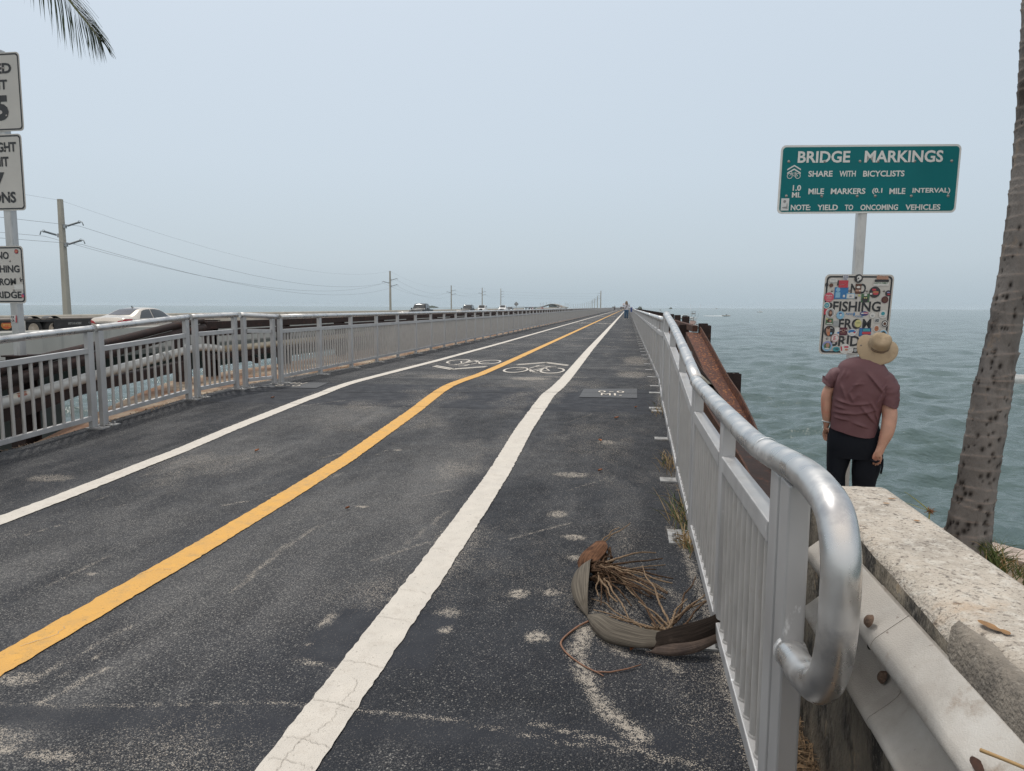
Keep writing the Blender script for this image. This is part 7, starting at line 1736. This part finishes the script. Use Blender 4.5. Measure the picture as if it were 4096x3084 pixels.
# ================================================================ islands and trees on the horizon
def island(label, x, y, L_, h, seed, m):
    mb = MB(); rows = []
    for i in range(60):
        t = i/59; u = (t-.5)*L_; e = math.sin(PI*t)**.35; hh = h*e*(.45+1.0*n1(t*14+seed, seed)); rows.append([(x+u, y-30, SEA-.5), (x+u, y-24, SEA+hh*.55), (x+u, y-8, SEA+hh), (x+u, y+30, SEA+hh*.8), (x+u, y+45, SEA-.5)])
    mb.grid(rows); return tag(mb.build('island', m, None, fix=False), label, kind='structure')
M_ISL = mat('island_green', (.035, .05, .035), .9, var=.3, vs=.05)
island('low wooded island on the horizon left of the dark sport utility vehicle', -820, 2900, 62, 9, 3, M_ISL); island('low island on the horizon right of the bridge', 190, 3300, 12, 7, 9, M_ISL)
island('tree covered islet at the far end of the right railing', 32, 2000, 13, 9, 6, M_ISL); island('small clump of trees at the far end of the old bridge', -60, 2900, 9, 9.5, 12, M_ISL)
# ================================================================ air, sky, sun, camera
hz_m = bpy.data.materials.new('haze_air'); hz_m.use_nodes = True; nt = hz_m.node_tree
for n in list(nt.nodes): nt.nodes.remove(n)
o_ = nt.nodes.new('ShaderNodeOutputMaterial'); pv = nt.nodes.new('ShaderNodeVolumePrincipled'); pv.inputs['Color'].default_value = (.80, .90, .97, 1); pv.inputs['Density'].default_value = HAZE; pv.inputs['Anisotropy'].default_value = .0
nt.links.new(pv.outputs[0], o_.inputs['Volume'])
mb = MB(); mb.box((0, 0, (SEA-8+26)/2), (19000, 19000, 26-(SEA-8)))
hz_o = mb.build('haze', hz_m, None); tag(hz_o, 'pale sea haze filling the air', kind='stuff')
SUN_EL, SUN_AZ = 60., 34.        # azimuth measured to the left of straight ahead
sun_dir = V((-math.sin(R(SUN_AZ))*math.cos(R(SUN_EL)), math.cos(R(SUN_AZ))*math.cos(R(SUN_EL)), math.sin(R(SUN_EL))))
w = bpy.data.worlds.new('World'); SC.world = w; w.use_nodes = True; nt = w.node_tree; N = nt.nodes; L = nt.links; bg = N['Background']
sky = N.new('ShaderNodeTexSky'); sky.sky_type = 'NISHITA'; sky.sun_disc = False; sky.sun_elevation = R(SUN_EL); sky.sun_rotation = R(-SUN_AZ); sky.altitude = 5; sky.air_density = 1.; sky.dust_density = 4.; sky.ozone_density = 1.
sc_ = N.new('ShaderNodeVectorMath'); sc_.operation = 'SCALE'; sc_.inputs['Scale'].default_value = .085; L.new(sky.outputs[0], sc_.inputs[0])
tc = N.new('ShaderNodeTexCoord'); sx = N.new('ShaderNodeSeparateXYZ'); L.new(tc.outputs['Generated'], sx.inputs[0])
rp = N.new('ShaderNodeValToRGB'); L.new(sx.outputs['Z'], rp.inputs[0]); cr_ = rp.color_ramp
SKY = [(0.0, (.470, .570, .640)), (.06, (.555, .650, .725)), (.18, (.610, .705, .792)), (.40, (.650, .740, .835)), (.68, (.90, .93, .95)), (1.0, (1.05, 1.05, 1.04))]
while len(cr_.elements) < len(SKY): cr_.elements.new(.5)
for e_, (p, c) in zip(cr_.elements, SKY): e_.position = p; e_.color = (*c, 1)
mx = N.new('ShaderNodeMix'); mx.data_type = 'RGBA'; mx.inputs['Factor'].default_value = .86; L.new(sc_.outputs[0], mx.inputs['A']); L.new(rp.outputs[0], mx.inputs['B'])
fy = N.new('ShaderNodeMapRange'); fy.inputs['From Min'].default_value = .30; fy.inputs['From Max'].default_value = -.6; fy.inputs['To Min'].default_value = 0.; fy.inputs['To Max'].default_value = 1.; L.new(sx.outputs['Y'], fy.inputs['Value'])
s1 = N.new('ShaderNodeMix'); s1.data_type = 'RGBA'; s1.inputs['A'].default_value = (1, 1, 1, 1); s1.inputs['B'].default_value = (BACK*1.06, BACK*.96, BACK*.87, 1); L.new(fy.outputs['Result'], s1.inputs['Factor'])  # unseen sky behind the viewer, brightened and warmed as fill for upright faces
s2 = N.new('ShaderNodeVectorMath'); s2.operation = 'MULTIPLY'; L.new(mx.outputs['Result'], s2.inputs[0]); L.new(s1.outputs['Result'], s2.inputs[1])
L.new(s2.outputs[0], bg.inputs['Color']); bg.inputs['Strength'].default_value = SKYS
ld = bpy.data.lights.new('sun', 'SUN'); ld.energy = SUNS; ld.angle = R(4.5); ld.color = (1., .955, .88); lo = bpy.data.objects.new('sun', ld); COL.objects.link(lo); lo.rotation_euler = sun_dir.to_track_quat('Z', 'Y').to_euler(); lo.location = (0, 0, 30)
th, ph, ro = R(9.16137), R(6.31329), R(.286)
f = V((-math.sin(th)*math.cos(ph), math.cos(th)*math.cos(ph), -math.sin(ph))); r0 = V((math.cos(th), math.sin(th), 0)); u0 = r0.cross(f)
rt = r0*math.cos(ro)+u0*math.sin(ro); up = -r0*math.sin(ro)+u0*math.cos(ro)
cd = bpy.data.cameras.new('camera'); cam = bpy.data.objects.new('camera', cd); COL.objects.link(cam)
cam.matrix_world = Matrix(((rt.x, up.x, -f.x, 0), (rt.y, up.y, -f.y, 0), (rt.z, up.z, -f.z, 1.17), (0, 0, 0, 1)))
cd.sensor_fit = 'HORIZONTAL'; cd.sensor_width = 36; cd.lens = 2850/4096*36; cd.clip_start = .05; cd.clip_end = 40000
SC.camera = cam
vs = SC.view_settings; vs.view_transform = 'Standard'; vs.look = 'None'; vs.exposure = EXPO; vs.gamma = 1; vs.use_curve_mapping = False
cy = SC.cycles; cy.max_bounces = 6; cy.diffuse_bounces = 3; cy.glossy_bounces = 3; cy.transmission_bounces = 4; cy.volume_bounces = 0; cy.transparent_max_bounces = 8; cy.use_denoising = DENO; cy.denoising_prefilter = 'NONE'; cy.denoising_input_passes = 'RGB_ALBEDO_NORMAL'; cy.use_adaptive_sampling = False; cy.sample_clamp_indirect = 6; cy.caustics_reflective = False; cy.caustics_refractive = False
